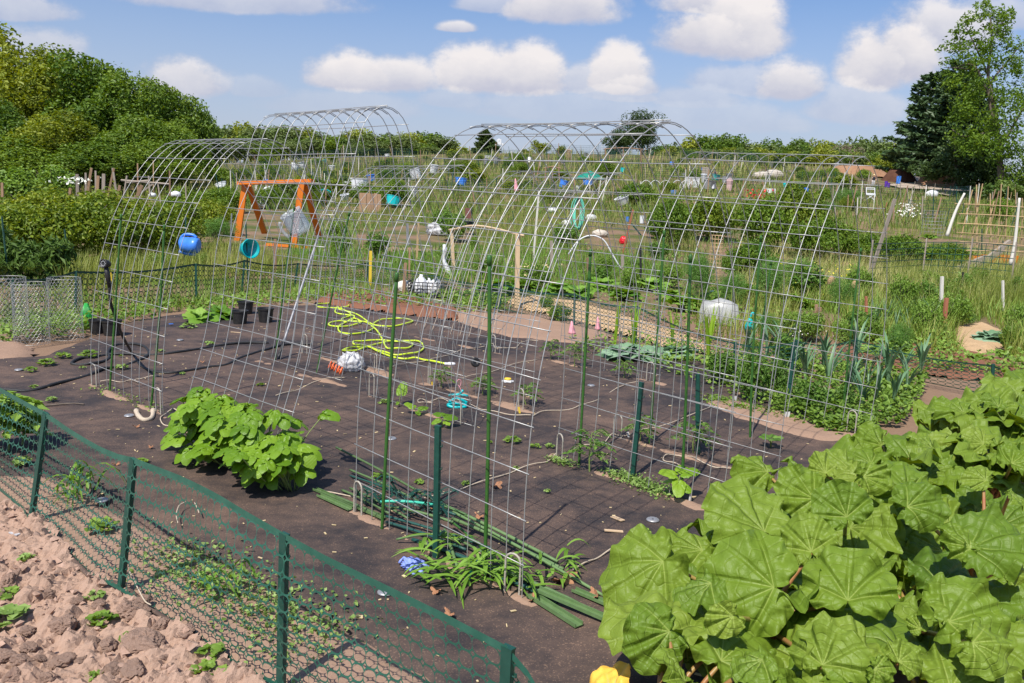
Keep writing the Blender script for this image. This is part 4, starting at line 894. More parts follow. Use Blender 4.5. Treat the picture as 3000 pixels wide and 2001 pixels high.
# small weeds
def rosette(p, r, label, n=9, m='weed', group='small weeds on the fabric', rng=None, h=.35, name='weed', shape='bean', mult=1):
    rng = rng or rs; lf = MB()
    for i in range(n):
        az = i * 2.4 + rng.rand() * .5; q = .15 + .85 * rng.rand(); b = np.array([math.cos(az), math.sin(az), 0]) * r * q * .75 + [0, 0, r * h * (1.1 - q) + .004]
        a = np.array([math.cos(az), math.sin(az), .25]); polar_leaf(lf, b, a, np.array([0, 0, 1.]) + rng.normal(size=3) * .25, r * (.38 + .2 * rng.rand()), 1., shape, 2, 8, .03, .2, .1, rng, rng.rand())
    return thing(lf.build(name, M[m], smooth=True, loc=None) if False else _at(lf.build(name, M[m], smooth=True), p), label, 'weed', group)
def _at(o, p): o.location = [float(c) for c in p]; return o
W1 = [(z1, 320, 400, .13, 'weed cluster with round leaves left of the black hose loop'), (z1, 430, 350, .12, 'taller weed rising over the black hose loop'), (z1, 210, 445, .09, 'flat weed patch at the left of the fabric'), (z1, 620, 340, .14, 'sprawling weed inside the black hose loop'), (z1, 235, 560, .06, 'weed growing over the black soaker hose'), (z1, 355, 645, .07, 'spiky weed near the left fence corner'), (z1, 835, 345, .04, 'tiny weed inside the left arch'), (z1, 570, 425, .05, 'tiny flat weed left of the arch foot'), (z1, 840, 425, .09, 'low weed beside the curved hose'), (z1, 1255, 465, .045, 'lone weed between the two left arches'), (z1, 1795, 545, .06, 'weed with paired leaves behind the bean bush'), (z1, 1105, 310, .06, 'weed with a dry stalk at the left arch'), (z1, 1300, 145, .14, 'weed patch by a torn spot in the fabric'), (z1, 1440, 262, .09, 'weed along the black hose'),
 (z3, 1650, 460, .09, 'round-leaved weed inside the front arch'), (z3, 1810, 500, .06, 'small weed between the round-leaved weed and the staple'), (z3, 1905, 500, .06, 'weed beside the right staple of the front arch'), (z3, 720, 705, .06, 'weed among the green stake ends'), (z3, 1330, 760, .05, 'weed beside the beige rope in the front arch'), (z3, 1005, 745, .05, 'small weed behind the stake pile'), (z3, 1495, 470, .03, 'tiny weed by the front green stake'), (z3, 1890, 810, .03, 'tiny weed on the shadow grid'), (z3, 765, 195, .08, 'yellowing weed at the tall arch foot'),
 (z4, 900, 1325, .07, 'weed at the end of the taut rope'), (z4, 240, 1045, .03, 'tiny sprout on the fabric before the purslane'), (z3, 1670, 650, .04, 'sprout on the rope by the front arch'), (z1, 970, 1080, .08, 'weed beside the middle fence post'), (z1, 150, 1090, .1, 'weed on the soil strip behind the left fence post'),
 (z2, 700, 370, .13, 'weed patch on the soil strip below the sagging net'), (z2, 700, 1010, .09, 'leafy weed between clods below the middle post'), (z2, 930, 1130, .08, 'weed growing beside the largest clod'), (z2, 1450, 1240, .09, 'bright weed near the bottom fence edge'), (z2, 1430, 1340, .08, 'weed next to the bright weed at the fence foot'), (z2, 1610, 1370, .07, 'ruffled weed at the picture bottom by the fence'), (z2, 60, 1000, .13, 'broad-leaved weed at the left picture edge on tilled soil'), (z2, 60, 820, .08, 'wilting weed at the left picture edge'), (z2, 180, 570, .06, 'thin yellow weed stalk on the tilled soil'), (z2, 660, 1390, .05, 'weed at the bottom edge of tilled soil'), (z2, 650, 830, .06, 'weed just below the middle post foot')]
for zf, x, y, r, l in W1: rosette(P(*zf(x, y), .012), r * .72, l, 8 + int(r * 130), 'purslane' if rs.rand() < .4 else 'weed', h=.5 if r > .08 else .3)
# purslane mats
def mat_patch(pts, n, r, leaf, m, name, seed, hz=.03, shell=False):
    rng = np.random.RandomState(seed); lf = MB(); pts = np.asarray(pts, float)
    s = np.concatenate([[0], np.cumsum(np.linalg.norm(np.diff(pts, axis=0), axis=1))]); t = rng.rand(n) * s[-1]
    c = np.stack([np.interp(t, s, pts[:, k]) for k in range(3)], 1) + rng.normal(size=(n, 3)) * [r, r, 0]; c[:, 2] = .016 + hz * rng.rand(n) * np.exp(-rng.rand(n))
    cards(lf, c, np.array([0, 0, 1.]) + rng.normal(size=(n, 3)) * .45, leaf, rng, .75, None, .1)
    return kind(lf.build(name, M[m]), 'stuff')
mat_patch([P(*z4(690, 920)), P(*z4(830, 970)), P(*z4(950, 1020)), P(*z4(1050, 1075))], 900, .05, .02, 'purslane', 'purslane', 1)
mat_patch([P(*z4(270, 820)), P(*z4(380, 860)), P(*z4(430, 870))], 260, .03, .018, 'purslane', 'purslane', 2)
mat_patch([P(*z2(1180, 500)), P(*z2(1300, 650)), P(*z2(1560, 720)), P(*z2(1800, 850)), P(*z2(2050, 1040)), P(*z2(2250, 1150))], 1500, .11, .022, 'purslane', 'purslane', 3)
mat_patch([P(*z4(1390, 400)), P(*z4(1560, 470)), P(*z4(1700, 480)), P(*z4(1850, 520))], 900, .07, .03, 'weed', 'low_weeds', 4)
mat_patch([P(*z4(1950, 540)), P(*z4(2080, 570)), P(*z4(2250, 600))], 900, .05, .028, 'weed', 'low_weeds', 5)
mat_patch([P(*z1(640, 560)), P(*z1(760, 600)), P(*z1(920, 660)), P(*z1(1150, 740))], 130, .05, .02, 'weed', 'low_weeds', 6)
# lance-leaved grass in the front arch foot
def lance(p, n, L, label, seed, spread=.12, up=.5):
    rng = np.random.RandomState(seed); mb = MB()
    for i in range(n):
        az = rng.rand() * 2 * PI; b = rng.normal(size=3) * [spread, spread * .6, 0]; l = L * (.6 + .7 * rng.rand()); w = .0085 * (.7 + .6 * rng.rand())
        d = np.array([math.cos(az), math.sin(az), 0]); e_ = up * (.4 + rng.rand()); s = np.array([-d[1], d[0], 0]); K = 6; v = []
        h0 = .02 + .1 * rng.rand()
        for k in range(K + 1):
            t = k / K; c = b + d * l * t + np.array([0, 0, h0 + l * e_ * (t - 1.15 * t * t)]); ww = w * math.sin(PI * min(.98, .18 + .82 * t)) ** .7; v += [c - s * ww + [0, 0, ww * .4], c, c + s * ww + [0, 0, ww * .4]]
        j = np.arange(K)[:, None] * 3; q = np.vstack([j + [0, 1, 4, 3], j + [1, 2, 5, 4]]); mb.add(v, q, None, rng.rand())
    return thing(_at(mb.build('grass_clump', M['grassb'], smooth=True), p), label, 'grass clump', 'lance-leaved grass clumps at the front arch')
lance(P(*z3(1400, 1420)), 60, .16, 'largest lance grass clump sprawling over the front foot bar', 1)
lance(P(*z3(1660, 1480)), 26, .15, 'lance grass clump beside the near staple of the front arch', 2, .08)
lance(P(*z3(1130, 1250)), 16, .13, 'lance grass tuft left of the mint tube', 3, .05)
lance(P(*z3(1130, 1440)), 10, .2, 'runner of lance grass reaching towards the blue glove', 4, .08, .25)
lance(P(*z3(2020, 1340)), 7, .12, 'lance grass sprout at the end of the stake pile', 5, .03, .9)
lance(P(*z3(1960, 1440)), 8, .08, 'short lance grass among the dead oak leaves', 6, .04, .6)
lance(P(*z2(1560, 850)), 12, .16, 'upright grass tuft on the soil strip behind the net', 7, .04, 1.4)
lance(P(*z2(560, 160)), 22, .2, 'feathery weed behind the left net panel', 8, .05, 1.6)
# leafy yellow-green plant at the left edge
for k, (x, y, l) in enumerate([(60, 1000, 'yellow-green leafy plant at the left edge behind the net'), (150, 960, 'second yellow-green leafy plant just left of the fence post')]):
    compound_plant(P(*z1(x, y)), .36 - .06 * k, l, 16, 'bean', .075, .5, name='leafy_plant', cat='plant', aspect=.6)

# ------------------------------------------------------------------ pile of green stakes
def lying(zf, a, b, r, m, label, h0=.01, h1=.01, name='garden_stake', flat=False):
    r *= .78; A = P(*zf(*a), h0 + r); B = P(*zf(*b), h1 + r); mb = MB()
    if flat:
        d = (B - A) / np.linalg.norm(B - A); s = np.cross(d, [0, 0, 1]); 
        mb.beam(A, B, r * 3.2, .003, up=(0, 0, 1)); mb.beam(A + s * r * 1.6 + [0, 0, .006], B + s * r * 1.6 + [0, 0, .006], .003, r * 1.4); mb.beam(A - s * r * 1.6 + [0, 0, .006], B - s * r * 1.6 + [0, 0, .006], .003, r * 1.4)
    else:
        t = np.linspace(0, 1, 16)[:, None]; q = A * (1 - t) + B * t + np.array([0, 0, 1]) * (.008 * np.sin(t * PI)); rr = r * (1 + .16 * (np.arange(16) % 3 == 1)); mb.tube(q, rr, 7, rnd=rs.rand())
    thing(mb.build(name, M[m], smooth=not flat), label, 'stake', 'green stakes piled under the front arch')
SP = [((435, 495), (1110, 862), .009, 'stake_pale', .05, .06, 'pale green stake lying highest, its far end beside the bean bush'), ((530, 650), (1010, 870), .008, 'stake_pale', .03, .05, 'pale green stake just below the topmost one'), ((530, 690), (1090, 900), .007, 'stake_teal', .02, .05, 'thin teal stake in the upper pile'),
 ((1110, 862), (1960, 1282), .011, 'stake_pale', .05, .02, 'long bright green stake running from the pile to the right'), ((1235, 985), (2000, 1335), .011, 'stake_pale', .04, .02, 'bright green stake parallel to the long one, blunt end out'), ((1240, 940), (2275, 1515), .009, 'stake_pale', .07, .01, 'longest green stake, ending in the rhubarb leaves'),
 ((475, 790), (800, 950), .009, 'stake_pale', .02, .04, 'green stake end poking out on the left of the pile'), ((530, 775), (930, 985), .008, 'stake_pale', .03, .05, 'second green stake end on the left of the pile'), ((430, 835), (760, 985), .009, 'stake_pale', .015, .02, 'ribbed green stake on the left'),
 ((740, 868), (1110, 890), .009, 'mint_pl', .11, .09, 'mint green stake lying across the top of the pile'), ((1110, 878), (1480, 1030), .007, 'stake_green', .09, .02, 'curving dark stake behind the steel post'), ((850, 1130), (1150, 1090), .007, 'stake_pale', .03, .08, 'short pale stake across the front of the pile'), ((1110, 1140), (1180, 1075), .01, 'stake_pale', .09, .1, 'stubby stake leaning over the pile'),
 ((780, 970), (1500, 1190), .009, 'stake_teal', .03, .03, 'teal stake through the middle of the pile'), ((780, 1010), (1330, 1200), .01, 'stake_teal', .02, .03, 'dark teal stake low in the pile'), ((960, 1130), (1640, 1390), .012, 'stake_teal', .01, .015, 'thick teal stake at the front of the pile'), ((1140, 1190), (1760, 1440), .012, 'stake_teal', .012, .01, 'thick teal stake ending near the staple'), ((1480, 1360), (1960, 1560), .013, 'stake_teal', .01, .01, 'thickest teal stake at the near end'), ((1100, 1050), (1640, 1330), .008, 'stake_pale', .05, .03, 'faded stake slanting through the pile'), ((1180, 1060), (1270, 1330), .01, 'stake_pale', .08, .01, 'pale stake pointing towards the viewer'), ((1530, 1330), (2100, 1570), .012, 'stake_pale', .03, .01, 'pale thick stake at the lower right'), ((1290, 1120), (1430, 1160), .008, 'stake_pale', .06, .06, 'short pale stub in the pile'), ((900, 860), (1260, 960), .008, 'stake_teal', .06, .07, 'teal stake under the mint one'), ((1220, 1000), (1540, 1280), .008, 'stake_green', .06, .03, 'dark green stake in the lower pile'), ((820, 905), (1240, 1010), .009, 'stake_pale', .05, .07, 'green stake crossing under the netting scrap')]
for a, b, r, m, h0, h1, l in SP: lying(z3, a, b, r, m, l, h0, h1)
for a, b, r, l in [((285, 785), (760, 985), .011, 'flat green channel post lying on the left, upper one'), ((315, 828), (530, 925), .011, 'short flat green channel post lying on the far left'), ((2070, 1480), (2330, 1590), .012, 'green channel post under the rhubarb edge')]: lying(z3, a, b, r, 'stake_pale', l, .012, .015, 'channel_post', True)
lying(Z(1150, 1650, 1.792), (720, 165), (980, 330), .016, 'stake_pale', 'wide green channel post at the near end of the pile', .015, .01, 'channel_post', True)
lying(Z(1150, 1650, 1.792), (760, 140), (1110, 290), .014, 'stake_pale', 'green channel post running under the rhubarb', .04, .02, 'channel_post', True)
mb = MB(); c0 = P(*z3(930, 950)); pf = lambda u, v: np.stack([c0[0] + (u - .3) * .95 + .04 * np.sin(v * 9), c0[1] + (v - .5) * .25 - (u - .3) * .3, .09 + .05 * np.sin(u * 17) * np.cos(v * 7) + .03 * np.sin(u * 31 + v * 4) + 0 * v], -1)
netting(mb, pf, .6, .4, .05, 7, .0035, .012, 10, 2.4, .01); thing(mb.build('net_scrap', M['netfar'], smooth=True), 'crumpled scrap of dark net lying on the green stakes', 'net scrap')
mb = MB(); a = P(*z3(1335, 1440)); b = D(*z3(1358, 1340), a[1]); mb.tube([a, (a + b) / 2, b], .0105, 10); thing(mb.build('plastic_tube', M['mint_pl'], smooth=True), 'short mint plastic tube standing in the lance grass', 'tube')
# ------------------------------------------------------------------ small things on the fabric
def crumple(name, c, r, m, label, cat, seed, sq=(1, 1, .6), amp=.45, n=26, fr=3.2, group=None):
    rng = np.random.RandomState(seed); th = np.linspace(0, PI, n)[:, None]; ph = (np.arange(2 * n) * PI / n)[None]
    d = np.stack([np.sin(th) * np.cos(ph), np.sin(th) * np.sin(ph), np.cos(th) + 0 * ph], -1); rad = np.ones(d.shape[:2])
    for i in range(9):
        k = rng.normal(size=3); rad = rad + amp * .22 * np.abs(np.sin(fr * (1 + i * .35) * (d @ k) + rng.rand() * 6)) - amp * .1
    v = d * rad[..., None] * r * np.array(sq); v[..., 2] = np.maximum(v[..., 2], -r * sq[2] * .75); v[..., 2] += r * sq[2] * .75
    mb = MB(); i = np.arange(n - 1)[:, None] * 2 * n; j = np.arange(2 * n)[None]; j2 = (j + 1) % (2 * n)
    mb.add(v.reshape(-1, 3), np.stack([i + j, i + 2 * n + j, i + 2 * n + j2, i + j2], -1).reshape(-1, 4)); o = _at(mb.build(name, M[m], smooth=True), c); return thing(o, label, cat, group) if label else o
gl = crumple('rubber_glove', P(*z3(965, 1325), .012), .042, 'glove', 'crumpled blue nitrile glove on the black fabric', 'glove', 3, (1, .75, .5), .75)
mb = MB()
for k, (dx, dy, L, a_) in enumerate([(.02, -.03, .05, -1.3), (.035, -.012, .045, -.6), (-.01, .03, .05, 1.9), (-.03, .02, .04, 2.5), (.0, -.035, .05, -1.7)]):
    q = smooth_path([[dx * .4, dy * .4, .03], [dx, dy, .03], [dx + math.cos(a_) * L * .6, dy + math.sin(a_) * L * .6, .022 + .01 * (k % 2)], [dx + math.cos(a_ + .5) * L, dy + math.sin(a_ + .5) * L, .008]], 4); mb.tube(q, .0085 + .002 * np.sin(np.arange(len(q)) * 1.9), 8, flat=.7)
f_ = mb.build('fingers', M['glove'], gl, True)
crumple('plastic_bag', P(*z6b(375, 1130), .01), .095, 'bag', 'translucent white plastic bag lying by the tall arch foot', 'plastic bag', 8, (1.1, .8, .95), .5)
mb = MB()
for k in range(5):
    a = np.linspace(0, 2 * PI, 22); c = P(*z6b(195 + k * 24, 1085 + k * 13), .035); mb.tube(np.stack([c[0] + .0 * a + .004 * a / 6, c[1] + .032 * np.cos(a), c[2] + .033 * np.sin(a)], -1) + np.stack([.012 * np.sin(a), 0 * a, 0 * a], -1), .0065, 6, flat=1.3)
thing(mb.build('plastic_coil', M['orange_pl'], smooth=True), 'bright orange plastic spiral beside the white plastic bag', 'plastic spiral')
# teal cutter with grey jaws hanging at the staple of arch B
cc = P(*m2(1330, 1120), .03); cut = empty('hand_cutter', cc, 'teal handled cutter with white stripes under the pink string loop', 'cutter')
mb = MB(); a = np.linspace(0, 2 * PI, 24); mb.tube(np.stack([.075 * np.cos(a), .02 * np.sin(a) - .02, .012 * np.sin(a) + .0], -1), .013, 8); mb.tube(smooth_path([[-.07, -.01, .02], [-.02, 0, .05], [.03, .0, .045], [.08, 0, .02]], 5), .012, 8)
mb.build('handle', M['teal_pl'], cut, True)
mb = MB(); mb.tube([[-.075, .03, .07], [-.03, .03, .075], [.01, .03, .08], [.035, .03, .105], [.04, .03, .12]], .011, 8); mb.tube([[.0, .03, .08], [.05, .03, .075], [.085, .03, .07]], .011, 8); mb.build('upper_handle', M['teal_pl'], cut, True)
mb = MB(); mb.beam([-.03, .025, .06], [.03, .025, .08], .02, .006); mb.beam([-.06, .018, .073], [-.015, .018, .077], .006, .004); mb.beam([.04, .018, .074], [.08, .018, .07], .006, .004); mb.build('blade', M['grey_m'], cut)
mb = MB(); q = [D(*m2(x, y), cc[1] + .02) for x, y in [(1385, 985), (1360, 920), (1330, 880), (1335, 840), (1355, 828), (1375, 850), (1365, 900), (1350, 920)]]; mb.tube(smooth_path(q, 5), .0028, 5); thing(mb.build('string_loop', M['pink'], smooth=True), 'pink string loop hanging above the teal cutter', 'string')
mb = MB(); pc = P(*m2(1910, 855), .014); mb.lathe([(0, 0), (.042, 0), (.044, .006), (.038, .016), (.03, .02), (.03, .026), (0, .026)], 10, pc); o = thing(mb.build('yellow_puck', M['white_pl']), 'white and yellow round gadget lying on the fabric', 'gadget')
mb = MB(); mb.lathe([(0, .02), (.034, .02), (.034, .03), (.028, .036), (0, .037)], 20, pc); mb.build('top', M['yellow'], o, True)
for k in range(6):
    mb = MB(); mb.box(pc + np.array([.045 * math.cos(k * 1.05), .045 * math.sin(k * 1.05), .006]), (.02, .016, .012)); mb.build('foot', M['white_pl'], o)
mb = MB(); dc = D(*m2(1540, 632), 6.9); ax = np.array([.5, -.8, .3]); ax /= np.linalg.norm(ax); u_ = np.cross(ax, [0, 0, 1.]); u_ /= np.linalg.norm(u_); mb.lathe([(0, -.012), (.036, -.012), (.042, -.006), (.042, .006), (.036, .012), (.012, .012), (.012, .006), (0, .006)], 24, dc, np.stack([u_, np.cross(ax, u_), ax], -1)); thing(mb.build('rubber_disc', M['black_pl'], smooth=True), 'black round disc caught on the front arch wires', 'disc')
# steel washers of the fabric pins
for zf, x, y, l in [(z1, 890, 745, 'left of the rope handle'), (z1, 130, 430, 'at the far left'), (z1, 1240, 225, 'beside the torn spot'), (z3, 815, 433, 'between the bean bush and the front arch'), (z3, 775, 1490, 'in front of the blue glove'), (z4, 970, 1228, 'near the rhubarb'), (z4, 545, 303, 'inside the arch behind the rhubarb'), (z1, 700, 1328, 'behind the second net panel')]:
    mb = MB(); mb.lathe([(.006, .004), (.03, .006), (.036, .001), (.036, -.002)], 20, P(*zf(x, y), .02)); o = thing(mb.build('fabric_pin', M['grey_m'], smooth=True), f'round steel fabric pin washer {l}', 'fabric pin', 'fabric pins')
# plant tags, card pieces, sticks
def tag(zf, foot, top, w, m, label, name='plant_tag', tilt=None):
    A = P(*zf(*foot), .005); B = D(*zf(*top), A[1]) if tilt is None else P(*zf(*top), .015); mb = MB(); mb.beam(A, B, w, .0015, up=(.3, -1, .2) if tilt is None else (0, 0, 1.)); thing(mb.build(name, M[m]), label, 'plant tag', 'plant tags')
tag(z4, (1222, 1118), (1232, 1050), .016, 'white_pl', 'white plant tag standing by the pepper seedling')
tag(z4, (1305, 828), (1375, 860), .013, 'white_pl', 'white plant tag lying flat behind the pepper seedling', tilt=1)
tag(m2, (2050, 1225), (2035, 1145), .016, 'yellow', 'yellow plant tag beside the near staple of the back arch')
tag(m2, (1042, 900), (1040, 850), .012, 'yellow', 'yellow plant tag at the far staple of the back arch')
tag(z4, (805, 665), (795, 625), .012, 'white_pl', 'white plant tag by the low tomato seedling')
tag(z4, (1530, 425), (1540, 378), .03, 'white_pl', 'white picture tag with a pink spot at the weedy strip')
tag(z4, (1895, 540), (1900, 485), .045, 'white_pl', 'white seed packet standing under the tomato foliage')
tag(m4, (950, 1485), (940, 1435), .012, 'white_pl', 'white plant tag leaning at the dark hole seedling')
def chip(p, L, w, rz, m, label, name, cat, group):
    mb = MB(); mb.box((0, 0, 0), (L, w, .005)); o = _at(mb.build(name, M[m]), p); o.rotation_euler = (.05, .06, rz); thing(o, label, cat, group)
chip(P(*z4(728, 1220), .02), .085, .03, 2.2, 'cardboard', 'tan piece of wood nearer the taut rope top', 'wood_offcut', 'wood offcut', 'wood offcuts on the fabric'); chip(P(*z4(700, 1305), .02), .1, .02, .05, 'cardboard', 'longer thin wood offcut lying below the other', 'wood_offcut', 'wood offcut', 'wood offcuts on the fabric')
chip(P(*z1(1625, 173), .02), .12, .018, .1, 'cardboard', 'flat wooden stick in front of the black pots', 'wood_offcut', 'wood offcut', 'wood offcuts on the fabric')
chip(P(*z1(1180, 115), .03), .05, .03, 1., 'blue_pl', 'small blue plastic scrap on the weeds', 'plastic_scrap', 'plastic scrap', None)
chip(P(*z2(100, 382), .04), .055, .02, -.4, 'bag', 'pale plastic scrap lying on the tilled soil', 'plastic_scrap', 'plastic scrap', None)
mb = MB(); mb.tube(smooth_path([P(*z1(x, y), .018) for x, y in [(300, 678), (380, 672), (450, 665), (520, 662), (580, 668)]], 4), [.007] * 10 + [.005] * 7, 5); thing(mb.build('twig', M['bark'], smooth=True), 'dark dead twig on the fabric at the left', 'twig')
mb = MB()
for q in ([(890, 640), (930, 720), (960, 780), (1000, 850), (1040, 875)], [(1225, 1310 - 1000 + 0), (1215, 250), (1235, 190), (1280, 165)], [(1370, 240), (1360, 210), (1340, 170)]):
    mb.tube(smooth_path([P(*z2(x, y), .05) for x, y in q], 5), .003, 5)
thing(mb.build('dry_vine', M['rope'], smooth=True), 'thin pale dry vine stems caught behind the net', 'dry vine')
def oak(p, r, label, seed):
    rng = np.random.RandomState(seed); mb = MB(); t = np.linspace(0, 2 * PI, 60, endpoint=False); R = r * (.62 + .38 * np.abs(np.cos(t * 3.5 + .3))) * (1 - .35 * np.abs(np.sin(t / 1.))); z = .012 + .02 * np.sin(t * 2 + 1) * r / .05 + .006 * rng.rand(60)
    mb.add(np.vstack([np.stack([R * np.cos(t) * 1.3, R * np.sin(t), z], -1), [[0, 0, .012]]]), None, np.stack([np.full(60, 60), np.arange(60), (np.arange(60) + 1) % 60], -1)); o = _at(mb.build('dead_leaf', M['deadleaf'], smooth=False), p); o.rotation_euler[2] = rng.rand() * 6; thing(o, label, 'dead leaf', 'dead oak leaves')
for i, (zf, x, y, r, l) in enumerate([(z3, 1540, 775, .04, 'dead oak leaf near the rope in the front arch'), (z3, 2000, 1425, .06, 'large dead oak leaf at the end of the stakes'), (z3, 2215, 1530, .04, 'dead oak leaf at the rhubarb edge'), (z3, 1120, 1500, .03, 'dead oak leaf in the runner of lance grass'), (z3, 1420, 985, .03, 'dead oak leaf behind the stake pile'), (z3, 1080, 935, .03, 'dead leaf caught in the stake pile'), (z3, 1215, 1660, .03, 'dead leaf below the near staple'), (z1, 1040, 975, .02, 'dead leaf left of the bean bush'), (z1, 940, 833, .02, 'dead leaf below the rope handle'), (z1, 1395, 385, .025, 'dead leaf between the two left arches'), (z1, 800, 1095, .02, 'dead leaf behind the sagging net'), (z3, 1790, 1560, .03, 'dead leaf at the tip of the flat channel post')]): oak(P(*zf(x, y), .012), r, l, i)
mb = MB(); rl = np.random.RandomState(12)
for i in range(1500):
    x, y = rl.rand() * 9 - 6, 1.9 + 9.5 * rl.rand() ** 1.3
    if not inside(FABW, np.array([x]), np.array([y]))[0]: continue
    L = .006 + .022 * rl.rand() ** 2; a = rl.rand() * 6.3; mb.box((x, y, FZ(np.array([x]), np.array([y]))[0] + .004), (L, L * (.2 + .4 * rl.rand()), .003), [[math.cos(a), -math.sin(a), 0], [math.sin(a), math.cos(a), 0], [.1, .1, 1]], rl.rand())
kind(mb.build('wood_chip_litter', M['straw']), 'stuff')

# ------------------------------------------------------------------ pots, cone, wire cages on the left
def pot(p, r, h, label, group='black nursery pots'):
    mb = MB(); mb.lathe([(0, .004), (r * .78, .004), (r * .8, 0), (r * .96, h * .86), (r * .97, h * .88), (r * 1.04, h * .885), (r * 1.06, h), (r * .98, h), (r * .93, h * .9), (r * .8, h * .6), (0, h * .58)], 28, p); return thing(mb.build('plant_pot', M['black_pl'], smooth=False), label, 'pot', group)
def pot_px(cx, base, w, hh, label, y=None, group='black nursery pots'):
    p = P(cx, base, .012); k = p[1] / FOC; pot(p + np.array([0, w * k / 2 * .8, 0]), w * k / 2, hh * k, label, group)
pot_px(697, 951, 47, 40, 'black nursery pot at the front left of the trio'); pot_px(773, 946, 47, 42, 'black nursery pot on the right of the trio, soil inside'); pot_px(714, 920, 46, 36, 'black nursery pot at the back of the trio behind a leafy plant')
pot_px(318, 985, 56, 46, 'larger black pot in front beside the green cone'); pot_px(277, 979, 46, 42, 'black pot squeezed between the green cone and the larger pot')
# green mesh cone
p = P(255, 949, .0); k = p[1] / FOC; mb = MB(); n = 26; hgt = 62 * k; rb_ = 24 * k
for i in range(n):
    a = i * 2 * PI / n; mb.tube([p + [rb_ * math.cos(a), rb_ * math.sin(a), 0], p + [rb_ * .62 * math.cos(a), rb_ * .62 * math.sin(a), hgt * .5], p + [rb_ * .16 * math.cos(a), rb_ * .16 * math.sin(a), hgt]], .0045, 4)
mb.lathe([(rb_ * .97, 0), (rb_ * .6, hgt * .5), (rb_ * .13, hgt * .99), (0, hgt * 1.0)], 26, p); mb.lathe([(rb_ * 1.15, 0), (rb_ * 1.12, .012), (rb_ * .95, .02)], 26, p)
M['cone'] = mat('green_cone_plastic', (.02, .3, .05), (.03, .38, .07), .4, 0, 8); thing(mb.build('plant_cone', M['cone'], smooth=True), 'bright green ribbed plastic cone cover beside the black pots', 'cone cover')
def wire_cage(p, r, h, label, seed):
    rng = np.random.RandomState(seed); mb = MB(); cw = .042; nc = int(2 * PI * r / cw); ch = .03; nr = int(h / ch)
    def pt(i, j): a = i * 2 * PI / nc; rr = r * (1 + .04 * math.sin(a * 2 + seed) + .02 * math.sin(a * 5 + j * .4)); return p + np.array([rr * math.cos(a), rr * math.sin(a), j * ch])
    for j in range(nr):
        for i in range(nc):
            o = .5 * (j % 2); a = pt(i + o, j); b = pt(i + o, j + .45); c = pt(i + o + .5, j + 1); d = pt(i + o - .5, j + 1)
            for s, e in ((a, b), (b, c), (b, d)): mb.tube([s, e], .0014, 3, cap=False)
    for j in (0, nr): mb.tube([pt(i, j) for i in range(nc + 1)], .002, 4)
    thing(mb.build('wire_cage', M['zinc']), label, 'wire cage', 'chicken wire cages at the left edge')
for (x, w, b, l) in [(2, 100, 1000, 'chicken wire cage cut by the left picture edge'), (68, 96, 1012, 'middle chicken wire cage, standing nearest'), (172, 92, 998, 'chicken wire cage beside the green cone')]:
    p = P(x, b, .0); k = p[1] / FOC; wire_cage(p + [0, w * k / 2, 0], w * k / 2, 190 * k, l, x)
# hanging things on posts along the far fence
def post_px(foot, top, label, r=.012, m='tpost', name='steel_post', cat='post', group=None, gr=G, n=6, y=None):
    A = gr(*foot) if y is None else D(*foot, y); B = D(*top, A[1]); mb = MB(); L = np.linalg.norm(B - A); t = np.linspace(0, 1, 5)[:, None]; q = A + (B - A) * t - (B - A) * .05 * (1 - t); mb.tube(q, r, n, rnd=rs.rand()); return thing(mb.build(name, M[m], loc=A), label, cat, group), A, B
o, A, B = post_px((538, 796), (545, 636), 'dark steel post carrying the blue watering can', .012, 'stake_teal', group='separate green steel posts')
def watering_can(c, k, label):
    e = empty('watering_can', c, label, 'watering can'); mb = MB(); R_ = 24 * k; Lh = 50 * k
    X = np.array([1., .0, -.06]); X /= np.linalg.norm(X); Y = np.array([0., 1, 0]); Zz = np.cross(X, Y); MM = np.stack([Y, Zz, X], -1)
    mb.lathe([(0, -Lh / 2), (R_ * .86, -Lh / 2), (R_ * .92, -Lh * .45), (R_ * .9, -Lh * .2), (R_ * .94, -Lh * .18), (R_ * .92, 0), (R_ * .96, .02 * k), (R_ * .97, Lh * .3), (R_ * .9, Lh * .45), (R_ * .75, Lh / 2), (0, Lh / 2)], 24, (0, 0, 0), MM); mb.build('body', M['blue_pl'], e, True)
    mb = MB(); mb.tube(smooth_path([X * Lh * .35 + Zz * R_ * .95, X * Lh * .1 + Zz * R_ * 1.25, -X * Lh * .4 + Zz * R_ * 1.15, -X * Lh * .62 + Zz * R_ * .4, -X * Lh * .6 - Zz * R_ * .1, -X * Lh * .45 - Zz * R_ * .5], 5), 4 * k, 8); mb.build('handle', M['blue_pl'], e, True)
    mb = MB(); mb.tube([X * Lh * .3 - Zz * R_ * 1.0, -X * Lh * .1 - Zz * R_ * 1.08, -X * Lh * .5 - Zz * R_ * .95, -X * Lh * .62 - Zz * R_ * .9], np.array([7, 6, 5, 6]) * k, 10); mb.build('spout', M['blue_pl'], e, True)
watering_can(D(558, 718, A[1] - .1) , pxs(A[1]), 'bright blue watering can hung upside down on a post')
o, A, B = post_px((727, 830), (720, 650), 'dark steel post with the turquoise bucket on it', .012, 'tpost', group='separate green steel posts')
c = D(727, 729, A[1] - .08); k = pxs(A[1]); mb = MB(); ax = np.array([.62, -.55, .1]); ax /= np.linalg.norm(ax); u_ = np.cross(ax, [0, 0, 1.]); u_ /= np.linalg.norm(u_)
